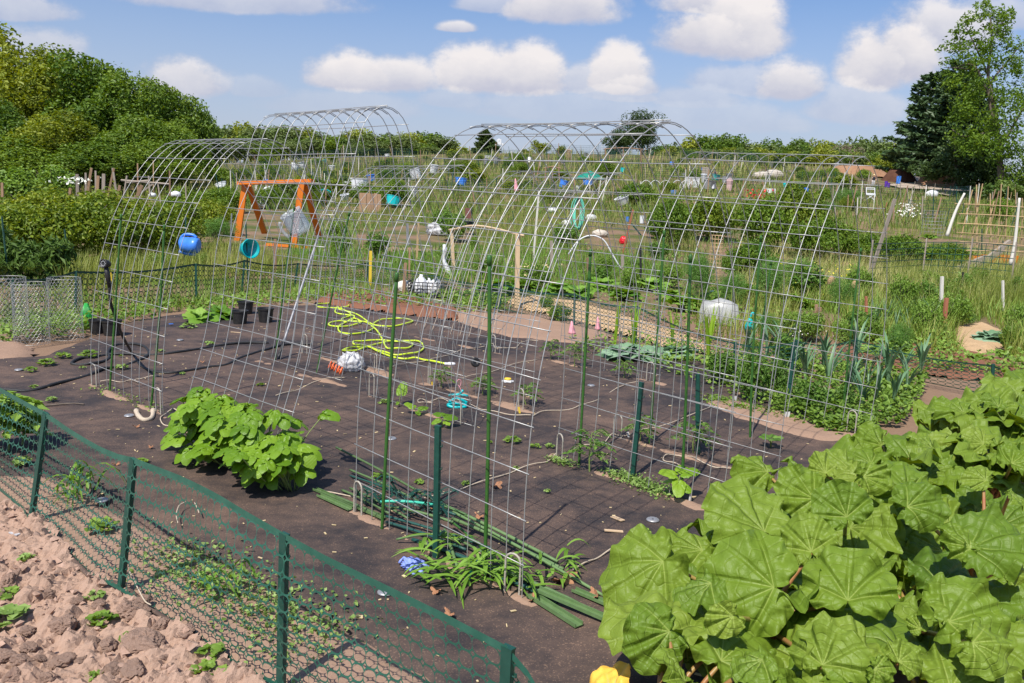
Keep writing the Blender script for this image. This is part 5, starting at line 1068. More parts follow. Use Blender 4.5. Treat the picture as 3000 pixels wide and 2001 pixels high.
mb.lathe([(0, -20 * k), (17 * k, -20 * k), (20 * k, -16 * k), (27 * k, 12 * k), (29 * k, 13 * k), (29 * k, 16 * k), (26 * k, 16 * k), (18 * k, -14 * k), (0, -15 * k)], 26, c, np.stack([u_, np.cross(ax, u_), ax], -1)); thing(mb.build('bucket', M['teal_pl'], smooth=True), 'turquoise plastic bucket hung sideways on a post', 'bucket')
# clear jug upturned on a stake
yj = P(806, 1059)[1]; c = D(864, 645, yj); k = pxs(yj); ax = np.array([-.42, -.25, .75]); ax /= np.linalg.norm(ax); u_ = np.cross(ax, [0, 1, 0.]); u_ /= np.linalg.norm(u_); MM = np.stack([u_, np.cross(ax, u_), ax], -1)
mb = MB(); w_, d_ = 30 * k, 27 * k; prof = [(.2, -44), (.62, -43), (.96, -36), (1, -28), (1, 20), (1.04, 23), (1.04, 27), (.98, 27), (.94, 20), (.92, -28), (.2, -40)]; a = np.arange(28) * 2 * PI / 28; sq = (np.abs(np.cos(a)) ** 4 + np.abs(np.sin(a)) ** 4) ** -.25
v = np.concatenate([np.stack([r * w_ * sq * np.cos(a), r * d_ * sq * np.sin(a), np.full(28, z * k)], -1) for r, z in prof]) @ MM.T; i = np.arange(len(prof) - 1)[:, None] * 28; j = np.arange(28)[None]; j2 = (j + 1) % 28; mb.add(v + c, np.stack([i + j, i + j2, i + 28 + j2, i + 28 + j], -1).reshape(-1, 4))
jug = thing(mb.build('plastic_jug', M['clear'], smooth=True), 'clear plastic jug turned upside down on a leaning green stake', 'jug'); mb = MB(); mb.tube(smooth_path([c + MM @ np.array(q) * k for q in [(30, 0, -30), (42, 0, -34), (48, 0, -15), (46, 0, 6), (40, 0, 14)]], 4), 5 * k, 8); mb.build('handle', M['clear'], jug, True)
# grey pole leaning by the mulch
mb = MB(); A = P(813, 1058, .0); B = D(933, 690, A[1] + 1.2); t = np.linspace(0, 1, 12)[:, None]; mb.tube(A * (1 - t) + B * t, .013, 8); o = thing(mb.build('leaning_pole', M['grey_m'], smooth=True), 'grey metal pole leaning inside the tall arch', 'pole'); mb = MB(); Cc = A * .9 + B * .1; mb.tube([A - (B - A) * .02, A * .97 + B * .03, Cc, A * .85 + B * .15], [.003, .02, .016, .014], 8); mb.build('foot', M['black_pl'], o, True)

# ------------------------------------------------------------------ rhubarb
LFN = [0]
def rh_leaf(parent, J, tip, root, W, rng, up=None, ruffle=.17, droop=None, m='rhubarb', rnd=None, cup=None):
    """one leaf of a plant: blade + stalk"""
    tip = J + (tip - J) * (.93 if rng.rand() < .25 else .8); ax = tip - J; L = np.linalg.norm(ax); ax /= L; droop = .05 + .45 * rng.rand() if droop is None else droop; cup = -.12 + .5 * rng.rand() if cup is None else cup; ruffle = ruffle * (.7 + .6 * rng.rand())
    if up is None: up = np.array([-.05, -.62, .8]) + rng.normal(size=3) * np.array([.45, .4, .2])
    mb = MB(); polar_leaf(mb, J, ax, up, L, W, 'rhubarb', 18, 110, ruffle, droop, cup, rng, rng.rand() if rnd is None else rnd, 0, .014 * L / .35)
    b = mb.build('leaf', M[m], parent, True); b.matrix_parent_inverse = Matrix.Translation(-parent.location)
    u_ = np.asarray(up) / np.linalg.norm(up); E_ = J - u_ * .012
    st = MB(); mid = (root * .5 + E_ * .5) + np.array([0, 0, .03]) + (root - J) * np.array([.15, .15, 0]); st.tube(smooth_path([root, mid, E_], 6), np.linspace(.012, .007, 13), 7)
    s = st.build('stalk', M['rhub_stalk'], b, True); return b
rr_ = np.random.RandomState(31)
RP = [('rhubarb_plant', np.array([1.02, 2.98, 0]), 'rhubarb plant at the front with red stalks showing between its big leaves'), ('rhubarb_plant', np.array([1.62, 3.0, 0]), 'rhubarb plant at the lower right corner'), ('rhubarb_plant', np.array([1.5, 3.65, 0]), 'rhubarb plant in the second rank, its leaves reaching the arch foot'), ('rhubarb_plant', np.array([2.2, 3.7, 0]), 'rhubarb plant with a large sunlit leaf at the right edge'), ('rhubarb_plant', np.array([2.05, 4.25, 0]), 'rhubarb plant in the middle of the row'), ('rhubarb_plant', np.array([2.75, 4.6, 0]), 'rhubarb plant behind the middle one, ruffled leaves'), ('rhubarb_plant', np.array([3.3, 5.55, 0]), 'rhubarb plant next to the leeks'), ('rhubarb_plant', np.array([4.05, 6.3, 0]), 'farthest rhubarb plant at the right picture edge'), ('rhubarb_plant', np.array([.62, 2.45, 0]), 'rhubarb plant at the bottom edge with a yellowed leaf'), ('rhubarb_plant', np.array([1.3, 2.35, 0]), 'rhubarb plant cut by the bottom picture edge')]
RE = [empty(n, p, l, 'rhubarb', 'rhubarb plants in the row') for n, p, l in RP]
def z9p(x, y, z): return P(*z9(x, y), z)
# the big leaves one can tell apart: plant, joint, tip (picture), heights of joint and tip, width
HERO = [(0, (888, 1128), (500, 1040), .47, .42, 1.15), (0, (1060, 965), (1000, 735), .52, .53, .95), (0, (1228, 1188), (1245, 880), .47, .53, 1.2), (2, (845, 872), (630, 610), .52, .5, 1.0), (2, (1072, 722), (860, 600), .55, .52, .9), (2, (1222, 805), (1130, 600), .56, .56, 1.05),
 (4, (1505, 692), (1380, 520), .55, .53, 1.25), (3, (1500, 760), (1715, 720), .55, .5, .95), (3, (1785, 945), (2030, 850), .58, .55, 1.0), (3, (1790, 950), (1620, 830), .58, .53, .8), (1, (1770, 1265), (1610, 1070), .52, .53, 1.1), (1, (1690, 1285), (2000, 1190), .52, .5, 1.0), (0, (1112, 1485), (1200, 1265), .40, .45, 1.35), (8, (835, 1460), (670, 1560), .38, .30, 1.0), (8, (480, 1560), (370, 1385), .32, .36, 1.1), (8, (410, 1330), (150, 1440), .35, .22, .95), (0, (380, 1010), (80, 1130), .36, .22, 1.0), (0, (560, 960), (310, 880), .42, .32, .8), (0, (600, 1110), (390, 1210), .40, .30, .85), (2, (650, 830), (430, 800), .42, .32, .8),
 (2, (860, 600), (650, 520), .48, .42, .8), (2, (1050, 625), (930, 500), .5, .48, .95), (4, (1125, 605), (1080, 470), .5, .47, .8), (4, (1385, 480), (1250, 370), .5, .45, 1.0), (4, (1620, 500), (1480, 400), .52, .5, 1.1), (1, (1800, 1380), (2030, 1500), .45, .33, 1.0), (1, (1560, 1320), (1500, 1240), .45, .42, .9), (1, (1460, 1470), (1560, 1390), .42, .4, 1.), (9, (1350, 1500), (1480, 1568), .38, .3, .9), (6, (1760, 330), (1610, 260), .5, .45, 1.1), (6, (1920, 300), (1840, 210), .52, .5, 1.0), (5, (1850, 470), (1730, 400), .55, .52, 1.1), (5, (1980, 560), (2080, 480), .55, .53, 1.0), (3, (1860, 640), (1760, 560), .56, .55, 1.1), (3, (1980, 700), (2060, 790), .55, .42, .9), (1, (1930, 1050), (2060, 980), .52, .5, .9), (2, (1300, 620), (1480, 640), .56, .52, .7), (0, (700, 1260), (560, 1330), .40, .28, .9)]
for pl, j, t, hj, ht, W in HERO:
    J = z9p(*j, hj - (.06 if t[1] < j[1] else 0)); k = J[1] / FOC; dpy = (t[1] - j[1]) / 1.566
    tip = D(*z9(*t), J[1] - .62 * dpy * k); root = RP[pl][1] + rr_.normal(size=3) * [.05, .05, 0]
    rh_leaf(RE[pl], J, tip, root, W, rr_, rnd=.3 + .6 * rr_.rand())
# the rest of each plant, filling in underneath and behind
for i, (n, p, l) in enumerate(RP):
    nl = 17 if i < 4 else (30 if i < 8 else 12)
    for k in range(nl):
        az = k * 2.4 + rr_.rand() * .7; f = rr_.rand(); low = i < 4 or i > 7
        rad = .1 + .2 * f; h = (.24 + .1 * rr_.rand() - .08 * f) if low else (.32 + .16 * rr_.rand() - .1 * f)
        d = np.array([math.cos(az), math.sin(az), 0]); J = p + d * rad + [0, 0, h]; L = .2 + .1 * rr_.rand(); el_ = .5 - 1.0 * f + .2 * rr_.rand(); tip = J + (d * math.cos(el_) + np.array([0, 0, math.sin(el_)])) * L
        if low and (tip[0] < .42 or J[0] < .5): continue
        rh_leaf(RE[i], J, tip, p + rr_.normal(size=3) * [.05, .05, 0], .85 + .35 * rr_.rand(), rr_, up=np.array([0, -.4, .8]) - d * .35 * (el_ > 0) + d * .4 * (el_ < 0) + rr_.normal(size=3) * .15, rnd=.2 + .6 * rr_.rand())
rh_leaf(RE[8], P(1790, 2030, .06), P(1690, 1985, .03), RP[8][1], 1.3, rr_, m='rhub_yel', ruffle=.12, droop=.1, cup=.1)
# ------------------------------------------------------------------ planting beyond the plot
def Tv(x, y):
    zc = np.interp(x / np.maximum(y, 1.), _ct[:, 0], _ct[:, 1]); s = ((y - 24) / 86.).clip(0, 1.9)
    return zc * np.where(s <= 1, s ** 1.25, 1 + (s - 1) * .25)
_yg = np.concatenate([np.arange(3.5, 30, .1), np.geomspace(30, 165, 160)])
def Gv(px, py):
    px = np.asarray(px, float); py = np.asarray(py, float)
    d = CF + CR * ((px - 1500) / FOC)[:, None] - CU * ((py - 1000.5) / FOC)[:, None]; s = d / d[:, 1:2]
    q = EYE + s[:, None, :] * _yg[None, :, None]; hit = q[..., 2] <= Tv(q[..., 0], q[..., 1]); hit[:, -1] = True
    k = hit.argmax(1); out = q[np.arange(len(px)), k]; out[:, 2] = Tv(out[:, 0], out[:, 1]); return out
# bare paths and beds kept free of growth
EXCL = [[(2795, 955), (2880, 940), (2945, 970), (2940, 1080), (2840, 1090), (2800, 1030)], [(1480, 878), (1560, 866), (1700, 883), (1900, 943), (2060, 998), (2050, 1020), (1900, 985), (1700, 930)], [(1030, 700), (1180, 655), (1370, 680), (1420, 720), (1250, 745), (1080, 735)], [(1700, 690), (1950, 640), (2000, 655), (1900, 735), (1720, 740)], [(930, 620), (1200, 600), (1210, 615), (940, 640)], [(2330, 905), (2480, 930), (2470, 965), (2340, 945)]]
def scatter(poly, n, rng):
    pw = np.array(poly, float); a, b = pw.min(0), pw.max(0); p = a + rng.rand(n * 3, 2) * (b - a); p = p[inside(poly, p[:, 0], p[:, 1])][:n]
    for ex in EXCL: p = p[~inside(ex, p[:, 0], p[:, 1])]
    return Gv(p[:, 0], p[:, 1])
def grass_area(poly, n, h, w, m, name, seed, lean=.4, droop=0., segs=3, patch=.5):
    rng = np.random.RandomState(seed); p = scatter(poly, n, rng); f = fbm(p[:, 0], p[:, 1], 1.1, 3, seed)
    p = p[f > patch * rng.rand(len(p)) + .12]; f = fbm(p[:, 0], p[:, 1], .8, 3, seed + 1); mb = MB()
    p = p - [0, 0, .02]; ww = w * np.maximum(1., p[:, 1] / 24.)
    grass_mesh(mb, p, h * (.55 + .9 * f), ww, rng, lean, segs, (.25 * f + .75 * rng.rand(len(p))), .5, 0, droop); return kind(mb.build(name, M[m]), 'stuff')
grass_area([(170, 800), (850, 785), (1080, 790), (1280, 835), (1290, 865), (1080, 875), (860, 880), (560, 905), (230, 945), (0, 950), (0, 830)], 9000, .14, .014, 'weed', 'short_grass', 1, .5)
grass_area([(160, 770), (700, 720), (860, 760), (860, 800), (560, 830), (180, 860)], 6000, .34, .014, 'tall', 'grass', 2, .4)
grass_area([(850, 640), (1100, 690), (1600, 700), (1950, 790), (1900, 860), (1500, 850), (1280, 830), (1080, 790), (850, 770)], 9000, .32, .012, 'grassb', 'grass', 3, .4)
grass_area([(900, 600), (1300, 600), (2000, 650), (2050, 760), (1600, 720), (1000, 680)], 6000, .42, .014, 'tall', 'tall_grass', 4, .3)
grass_area([(2180, 700), (2560, 720), (3080, 760), (3080, 900), (2600, 930), (2300, 900), (2150, 850)], 13000, .5, .012, 'dry', 'tall_grass', 5, .45, .15, 4)
grass_area([(2000, 860), (2400, 880), (2900, 900), (3080, 920), (3080, 1060), (2800, 1050), (2500, 1000), (2050, 1000)], 7000, .36, .012, 'tall', 'grass', 6, .4, .1, 4)
grass_area([(2560, 800), (3080, 800), (3080, 930), (2600, 920)], 7000, .55, .010, 'tall', 'tall_grass', 7, .25)
grass_area([(600, 500), (1200, 480), (1600, 470), (2300, 490), (2600, 560), (3080, 570), (3080, 720), (2500, 700), (1900, 640), (1300, 600), (640, 620)], 16000, .55, .015, 'tall', 'meadow_grass', 8, .35)
grass_area([(600, 490), (1500, 460), (2300, 490), (2600, 560), (3080, 570), (3080, 700), (1900, 640), (640, 620)], 16000, .45, .03, 'shrub', 'meadow_weeds', 12, .6)
grass_area([(850, 600), (1900, 600), (2200, 700), (2000, 820), (1300, 830), (850, 760)], 9000, .3, .022, 'tomato', 'weeds', 13, .7)
grass_area([(2150, 780), (3080, 800), (3080, 1050), (2500, 1010)], 7000, .3, .022, 'weed', 'weeds', 14, .7)
grass_area([(600, 478), (1000, 462), (1500, 450), (2100, 460), (2500, 500), (2500, 540), (1500, 510), (640, 540)], 6000, .7, .02, 'dry', 'meadow_grass', 9, .35)
grass_area([(0, 520), (600, 500), (700, 560), (500, 600), (0, 620)], 4000, .7, .02, 'tall', 'meadow_grass', 10, .3)
grass_area([(1000, 640), (1900, 640), (2100, 760), (1500, 760)], 2500, .6, .009, 'dry', 'tall_grass', 11, .3)
# leafy ground cover inside the far fence and under the last arch
def cover(poly, n, h, leaf, m, name, seed, asp=.75):
    rng = np.random.RandomState(seed); p = scatter(poly, n, rng); f = fbm(p[:, 0], p[:, 1], 1.6, 3, seed); p = p[f > .34]; f = fbm(p[:, 0], p[:, 1], 2.2, 2, seed + 5); p[:, 2] += .02 + h * rng.rand(len(p)) * (.3 + f)
    mb = MB(); cards(mb, p, np.array([0, -.25, 1.]) + rng.normal(size=(len(p), 3)) * .5, leaf, rng, asp, None, .15); return kind(mb.build(name, M[m]), 'stuff')
cover([(0, 960), (240, 925), (640, 890), (980, 850), (1260, 880), (1330, 915), (1100, 908), (960, 890), (700, 905), (400, 945), (240, 985), (0, 1010)], 5200, .16, .055, 'weed', 'ground_cover', 21)
cover([(1250, 850), (1480, 880), (1500, 915), (1350, 925)], 900, .2, .06, 'weed', 'ground_cover', 22)
cover([(1760, 1010), (2150, 1010), (2400, 1040), (2650, 1130), (2560, 1270), (2300, 1230), (2140, 1165), (1850, 1060), (1640, 1030)], 3600, .16, .045, 'weed', 'ground_cover', 23)
cover([(1500, 860), (2000, 800), (2400, 900), (2500, 990), (2100, 1000), (1800, 930)], 2600, .18, .06, 'weed', 'ground_cover', 24)
cover([(2050, 1080), (2350, 1090), (2720, 1130), (2640, 1260), (2450, 1290), (2300, 1230)], 5200, .2, .05, 'weed', 'ground_cover', 27)
cover([(2450, 1000), (3050, 1010), (3080, 1130), (2700, 1090)], 2600, .25, .05, 'weed', 'ground_cover', 25)
cover([(1000, 640), (1500, 640), (2000, 700), (2000, 820), (1400, 850), (1000, 760)], 2600, .3, .07, 'weed', 'ground_cover', 26)

def bush_mesh(W, H, n, leaf, m, seed, nc=16, aspect=.6, spread=.6, low=.0, stems=True):
    rng = np.random.RandomState(seed); cl = []
    for i in range(nc):
        d = rng.normal(size=3); d /= np.linalg.norm(d); d[2] = abs(d[2]) * 1.1 - .12; r = W * (.14 + .1 * rng.rand())
        cl.append((np.array([d[0] * W * .33, d[1] * W * .33, H * (.42 + .36 * d[2]) + low]), np.array([r, r, r * (.7 + .4 * rng.rand()) * min(1.3, H / W * 1.2)])))
    cl.append((np.array([0, 0, H * .35]), np.array([W * .36, W * .36, H * .33])))
    p, nn, rn = crown_points(rng, n, cl, spread, .45); p[:, 2] = np.where(p[:, 2] < .02, .02 + .3 * H * rng.rand(n), p[:, 2])
    # shoots sticking out of the outline
    k = n // 14; b = cl_pts = p[rng.choice(n, k)] ; p = np.vstack([p, b + np.stack([rng.normal(size=k) * .06 * W, rng.normal(size=k) * .06 * W, H * .16 * rng.rand(k)], 1)]); nn = np.vstack([nn, rng.normal(size=(k, 3)) + [0, 0, .4]]); rn = np.concatenate([rn, .4 + .6 * rng.rand(k)])
    lf = MB(); cards(lf, p, nn, leaf, rng, aspect, rn, .3); st = MB()
    for i in range(9):
        a = rng.rand() * 6.3; t = np.array([math.cos(a) * W * .3, math.sin(a) * W * .3, H * (.5 + .4 * rng.rand())]); st.tube(smooth_path([[t[0] * .1, t[1] * .1, -.05], t * .5 + [0, 0, H * .1], t], 3), np.linspace(.011, .004, 7) * max(1., H), 4)
    return lf, st
PROTO = {}
def bush_proto(key, W, H, n, leaf, m, seed, name, cat, **kw):
    lf, st = bush_mesh(W, H, n, leaf, m, seed, **kw); PROTO[key] = dict(lf=lf, st=st, m=m, name=name, cat=cat, W=W, H=H, obj=None)
def bush(key, px, base, wpx, hpx, label, group, y=None, rz=None):
    p = Gv([px], [base])[0] if y is None else D(px, base, y)
    k = pxs(p[1]); d = PROTO[key]
    if d['obj'] is None:
        e = empty(d['name'], p); a = d['lf'].build('foliage', M[d['m']], e); b = d['st'].build('stems', M['bark'], e); d['obj'] = e; d['kids'] = {e.name: [a, b]}; o = e
    else:
        o = copy_tree(d['obj'], None, d['kids'])
    o.location = p; o.rotation_euler = (0, 0, rs.rand() * 6.3 if rz is None else rz); o.scale = (wpx * k / d['W'], wpx * k / d['W'], hpx * k / d['H']); thing(o, label, d['cat'], group); return o
bush_proto('rasp', 2.0, 1.25, 5200, .085, 'rasp', 41, 'raspberry_bush', 'raspberry bush', nc=22)
bush_proto('rasp_b', 2.0, 1.25, 5200, .085, 'rasp', 42, 'raspberry_bush', 'raspberry bush', nc=22)
bush_proto('cur', 2.2, 1.5, 5200, .095, 'rasp2', 43, 'currant_bush', 'bush', nc=20)
bush_proto('cur_b', 2.2, 1.3, 5200, .09, 'rasp2', 44, 'currant_bush', 'bush', nc=24)
bush_proto('peony', 1.1, .8, 1500, .16, 'darkbush', 45, 'peony_bush', 'bush', nc=12, aspect=.32)
bush_proto('vine', 1.6, 1.5, 2600, .1, 'weed', 46, 'climbing_vine', 'vine', nc=18, aspect=.8)
bush_proto('fennel', 1.0, .95, 4200, .085, 'fennel', 47, 'fennel_plant', 'fennel', nc=16, aspect=.1, spread=1.)
bush_proto('herb', .8, .5, 1600, .05, 'weed', 48, 'herb_clump', 'herb', nc=10)
bush_proto('shrub', 2., 1.4, 2000, .15, 'shrub', 49, 'garden_shrub', 'shrub', nc=16)
bush_proto('shrub_b', 2.4, 1.1, 2000, .15, 'rasp2', 50, 'garden_shrub', 'shrub', nc=18)
bush_proto('shrub_c', 1.6, 1.5, 1600, .15, 'rasp', 51, 'garden_shrub', 'shrub', nc=13)
bush_proto('tom', .55, .8, 900, .075, 'tomato', 52, 'tomato_plant', 'tomato plant', nc=14, aspect=.45, spread=.9)
RL = 'raspberry bushes in the left hedge'
HEDGE = [('rasp', 60, 760, 300, 170, 'raspberry bush at the left end of the yellow-green hedge'), ('rasp_b', 230, 765, 300, 190, 'raspberry bush in the hedge behind the peony'), ('rasp', 400, 770, 280, 185, 'raspberry bush in the hedge under the leaning wooden stakes'), ('rasp_b', 520, 735, 230, 150, 'raspberry bush in the hedge behind the low left arch'), ('rasp_b', 130, 700, 300, 150, 'raspberry bush in the back rank of the hedge, below the vine'), ('rasp', 300, 700, 300, 150, 'raspberry bush in the back rank of the hedge'), ('rasp', 620, 690, 170, 110, 'smaller raspberry bush at the right end of the hedge')]
for a in HEDGE: bush(*a, RL)
for a in [('cur', 540, 640, 170, 85, 'dark green bush just left of the orange swing frame'), ('cur_b', 650, 625, 150, 75, 'dark green bush behind the orange swing frame leg'), ('cur_b', 790, 610, 120, 60, 'low dark bush inside the orange swing frame')]: bush(*a, 'dark green bushes near the swing frame')
for a in [('peony', 60, 835, 170, 130, 'dark peony bush at the left picture edge'), ('peony', 160, 840, 160, 140, 'dark peony bush beside the green steel post'), ('peony', 10, 815, 120, 150, 'taller peony bush half out of the picture at the left')]: bush(*a, 'peony bushes behind the wire cages')
for a in [('vine', 60, 620, 160, 130, 'climbing vine on sticks at the left picture edge'), ('vine', 160, 600, 150, 115, 'climbing vine with long loose tendrils by the dark trees')]: bush(*a, 'climbing vines above the hedge')
CB = 'yellow-green bushes in the middle right'
for a in [('cur', 1960, 730, 150, 150, 'bush at the left end of the middle right bush row'), ('rasp', 2080, 705, 190, 130, 'yellow-green bush behind the arch with the ridge wire'), ('cur', 2230, 740, 190, 165, 'dense green bush under the white board'), ('rasp_b', 2330, 715, 180, 170, 'tall yellow-green bush right of the red poppies'), ('cur_b', 2400, 760, 180, 130, 'dark green bush at the right end of the row'), ('cur_b', 2190, 830, 170, 130, 'leafy green bush with white flower heads in front of the row')]: bush(*a, CB)
for a in [('cur_b', 2530, 760, 160, 80, 'low spreading bush beside the leaning grey plank'), ('cur_b', 2640, 775, 190, 90, 'low spreading bush under the white daisies'), ('cur_b', 2760, 790, 170, 80, 'low spreading bush left of the bamboo trellis'), ('rasp_b', 2470, 740, 130, 75, 'low spreading bush behind the arch end')]: bush(*a, 'low bushes on the right')
for a in [('fennel', 2040, 900, 110, 170, 'feathery fennel beside the clear cloche'), ('fennel', 2140, 910, 110, 130, 'feathery fennel behind the teal can'), ('fennel', 2250, 900, 120, 160, 'feathery fennel behind the arch wires'), ('fennel', 2340, 850, 100, 110, 'feathery fennel among the yellow flowers'), ('fennel', 640, 720, 120, 90, 'feathery plants in front of the orange swing frame'), ('fennel', 2480, 610, 100, 60, 'feathery asparagus clump below the white folding chair'), ('fennel', 2420, 640, 70, 55, 'smaller feathery clump left of the white folding chair')]: bush(*a, 'feathery plants')
for a in [('herb', 1561, 850, 110, 85, 'mound of chives with pale faded flower heads'), ('herb', 2365, 990, 90, 50, 'low mound of tiny white flowers'), ('herb', 1640, 945, 80, 60, 'bushy weed in front of the net fence'), ('herb', 1600, 905, 60, 40, 'small herb clump near the wood chips'), ('herb', 590, 790, 60, 50, 'herb clump below the blue watering can'), ('herb', 470, 800, 90, 60, 'herb clump with pink flowers at the far fence')]: bush(*a, 'herb clumps')
for k, (px, b, w, h, l) in enumerate([(2200, 1180, 90, 170, 'tomato plant left of the white seed packet'), (2270, 1175, 80, 150, 'tomato plant behind the white picture tag'), (2370, 1230, 110, 140, 'leggy tomato plant over the last green stake'), (2110, 1130, 100, 120, 'tomato plant behind the arch foot'), (2300, 1090, 100, 130, 'tomato plant near the net fence'), (2470, 1215, 90, 100, 'tomato plant beside the leeks')]): bush('tom', px, b, w, h, l, 'tomato plants in the arch behind the rhubarb')
for i in range(34):
    px = 2140 + 900 * rs.rand(); b = 840 + 210 * rs.rand(); key = ['tom', 'herb', 'fennel', 'herb'][rs.randint(4)]; w = 50 + 60 * rs.rand(); bush(key, px, b, w, w * (.7 + .6 * rs.rand()), 'leafy weed clump growing among the tall grass on the right', 'leafy weed clumps on the right')
for i in range(26):
    px = 860 + 1150 * rs.rand(); b = 680 + 170 * rs.rand(); key = ['tom', 'herb', 'herb'][rs.randint(3)]; w = 40 + 50 * rs.rand(); bush(key, px, b, w, w * (.7 + .5 * rs.rand()), 'leafy weed clump growing in the beds behind the arches', 'leafy weed clumps behind the arches')
def speckle(px, py, wpx, hpx, n, m, name, label, cat, size, seed, group=None, gy=None):
    rng = np.random.RandomState(seed); y = gy or Gv([px], [py + hpx])[0][1]; mb = MB(); c = np.array([D(px + rng.normal() * wpx / 2, py + (rng.rand() - .5) * hpx, y + rng.normal() * .15) for _ in range(n)])
    cards(mb, c, rng.normal(size=(n, 3)) + [0, -.6, .6], size, rng, .9); o = thing(mb.build(name, M[m]), label, cat, group); return kind(o, 'stuff')
speckle(2215, 568, 60, 26, 60, 'red_fl', 'poppies', 'red poppies flowering in front of the white board', 'flowers', .14, 1)
speckle(2655, 615, 46, 40, 90, 'white_fl', 'daisies', 'white daisies on the low bush at the right', 'flowers', .1, 2)
speckle(1561, 790, 60, 40, 90, 'straw', 'chive_flowers', 'pale dried flower heads on the chive mound', 'flowers', .035, 3, gy=Gv([1561], [850])[0][1])
speckle(2365, 972, 70, 26, 140, 'white_fl', 'alyssum_flowers', 'tiny white flowers covering the low mound', 'flowers', .018, 4, gy=Gv([2365], [990])[0][1] - .1)
speckle(2400, 830, 130, 120, 150, 'yel_fl', 'mustard_flowers', 'scattered small yellow flowers in the right-hand weeds', 'flowers', .03, 5, gy=16)
speckle(220, 528, 70, 20, 60, 'white_fl', 'white_flowers', 'cream flower heads beside the wooden stakes at the left', 'flowers', .07, 6, gy=25)
# leeks, onions, sword leaves
def fan_plant(name, n, L, w, m, seed, spread=.5, stem=.12, dro=1.1):
    rng = np.random.RandomState(seed); mb = MB(); az = rng.rand() * 6.3
    for i in range(n):
        sd_ = (i % 2) * 2 - 1; a = az + (0 if sd_ > 0 else PI) + rng.normal() * .35; d = np.array([math.cos(a), math.sin(a), 0]); s = np.array([-d[1], d[0], 0]); l = L * (.6 + .5 * rng.rand()); h0 = stem * (.5 + .6 * i / n); K = 8; v = []; sp = spread * (.5 + .7 * rng.rand())
        for k in range(K + 1):
            t = k / K; c = d * l * sp * t ** 1.4 + np.array([0, 0, h0 * min(1, t * 6) + l * (t - .5 * dro * t ** 3 * sp)]); ww = w * (1 - t ** 2.2) * (.7 + .3 * min(1, t * 4)); v += [c - s * ww + d * ww * -.3, c, c + s * ww - d * ww * .3]
        j = np.arange(K)[:, None] * 3; mb.add(v, np.vstack([j + [0, 1, 4, 3], j + [1, 2, 5, 4]]), None, rng.rand())
    mb.tube([[0, 0, -.02], [0, 0, stem]], w * .8, 6, rnd=.9); return mb.build(name, M[m], smooth=True)
def scatter_copies(protos, spots, labels, cat, group, sc_=(.8, 1.25)):
    used = set()
    for i, (px, b) in enumerate(spots):
        j = i % len(protos); o = protos[j]
        if j in used: o = o.copy(); COL.objects.link(o)
        used.add(j); p = Gv([px], [b])[0] if b < 1100 else P(px, b, .0); o.location = p; s = sc_[0] + (sc_[1] - sc_[0]) * rs.rand(); o.scale = (s, s, s); o.rotation_euler = (rs.normal() * .08, rs.normal() * .08, rs.rand() * 6.3)
        thing(o, labels[i] if isinstance(labels, list) else labels, cat, group)
lk = [fan_plant('leek', 12, .44, .013, 'leek', 60 + i, .6, .16) for i in range(4)]
scatter_copies(lk, [(2470, 1190), (2520, 1215), (2560, 1195), (2605, 1210), (2420, 1150), (2480, 1140), (2540, 1150), (2600, 1150), (2650, 1165), (2410, 1100), (2340, 1085), (2290, 1080), (2240, 1070), (2580, 1110), (2640, 1115), (2690, 1130), (2500, 1085), (2360, 1130), (2180, 1060), (2300, 1120)], 'leek with drooping blue-green strap leaves in the bed behind the rhubarb', 'leek', 'leeks in the bed behind the rhubarb')
on = [fan_plant('onion', 9, .48, .008, 'leek', 70 + i, .45, .1) for i in range(3)]
scatter_copies(on, [(2560, 990), (2590, 970), (2620, 985), (2640, 960), (2660, 990), (2690, 970), (2710, 990), (2735, 965), (2600, 945), (2650, 940), (2700, 945), (2560, 955), (2745, 985), (2780, 960), (2530, 975), (2300, 700), (2340, 705), (2190, 690), (2140, 700), (2260, 700)], 'onion with thin upright leaves in the beds on the right', 'onion', 'onions in the beds on the right')
sw = [fan_plant('sword_plant', 6, .62, .02, 'iris', 80 + i, .15, .05, .3) for i in range(3)]
scatter_copies(sw, [(1800, 1020), (1852, 1035), (1968, 1030), (2072, 1075)], ['sword-leaved plant left of the cabbages', 'tallest sword-leaved plant behind the cabbages', 'sword-leaved plant right behind the cabbages', 'yellowing sword-leaved plant right of the cabbages'], 'sword-leaved plant', 'sword-leaved plants', (.9, 1.1))
def rosette_big(name, n, L, shape, m, seed, el=.5, W=1., ruffle=.07):
    rng = np.random.RandomState(seed); mb = MB()
    for i in range(n):
        a = i * 2.4; f = i / n; e_ = el * (1.5 - f * 1.5) ; d = np.array([math.cos(a), math.sin(a), 0]); J = d * L * (.12 + .35 * f) + np.array([0, 0, L * (.5 - .18 * f)]); tip = d + np.array([0, 0, math.tan(min(1.2, e_)) * .6 - .1])
        polar_leaf(mb, J, tip, np.array([0, 0, 1.]) - d * .2 * (1 - f) + rng.normal(size=3) * .15 + [0, -.2, 0], L * (.5 + .5 * f), W, shape, 6, 28, ruffle, .15, .08, rng, rng.rand(), 0, .006); mb.tube([[0, 0, 0], J * [.6, .6, .7], J], .008, 5, rnd=.9)
    return mb.build(name, M[m], smooth=True)
cb = [rosette_big('cabbage', 13, .21, 'cabbage', 'cabbage', 90 + i, .6) for i in range(2)]
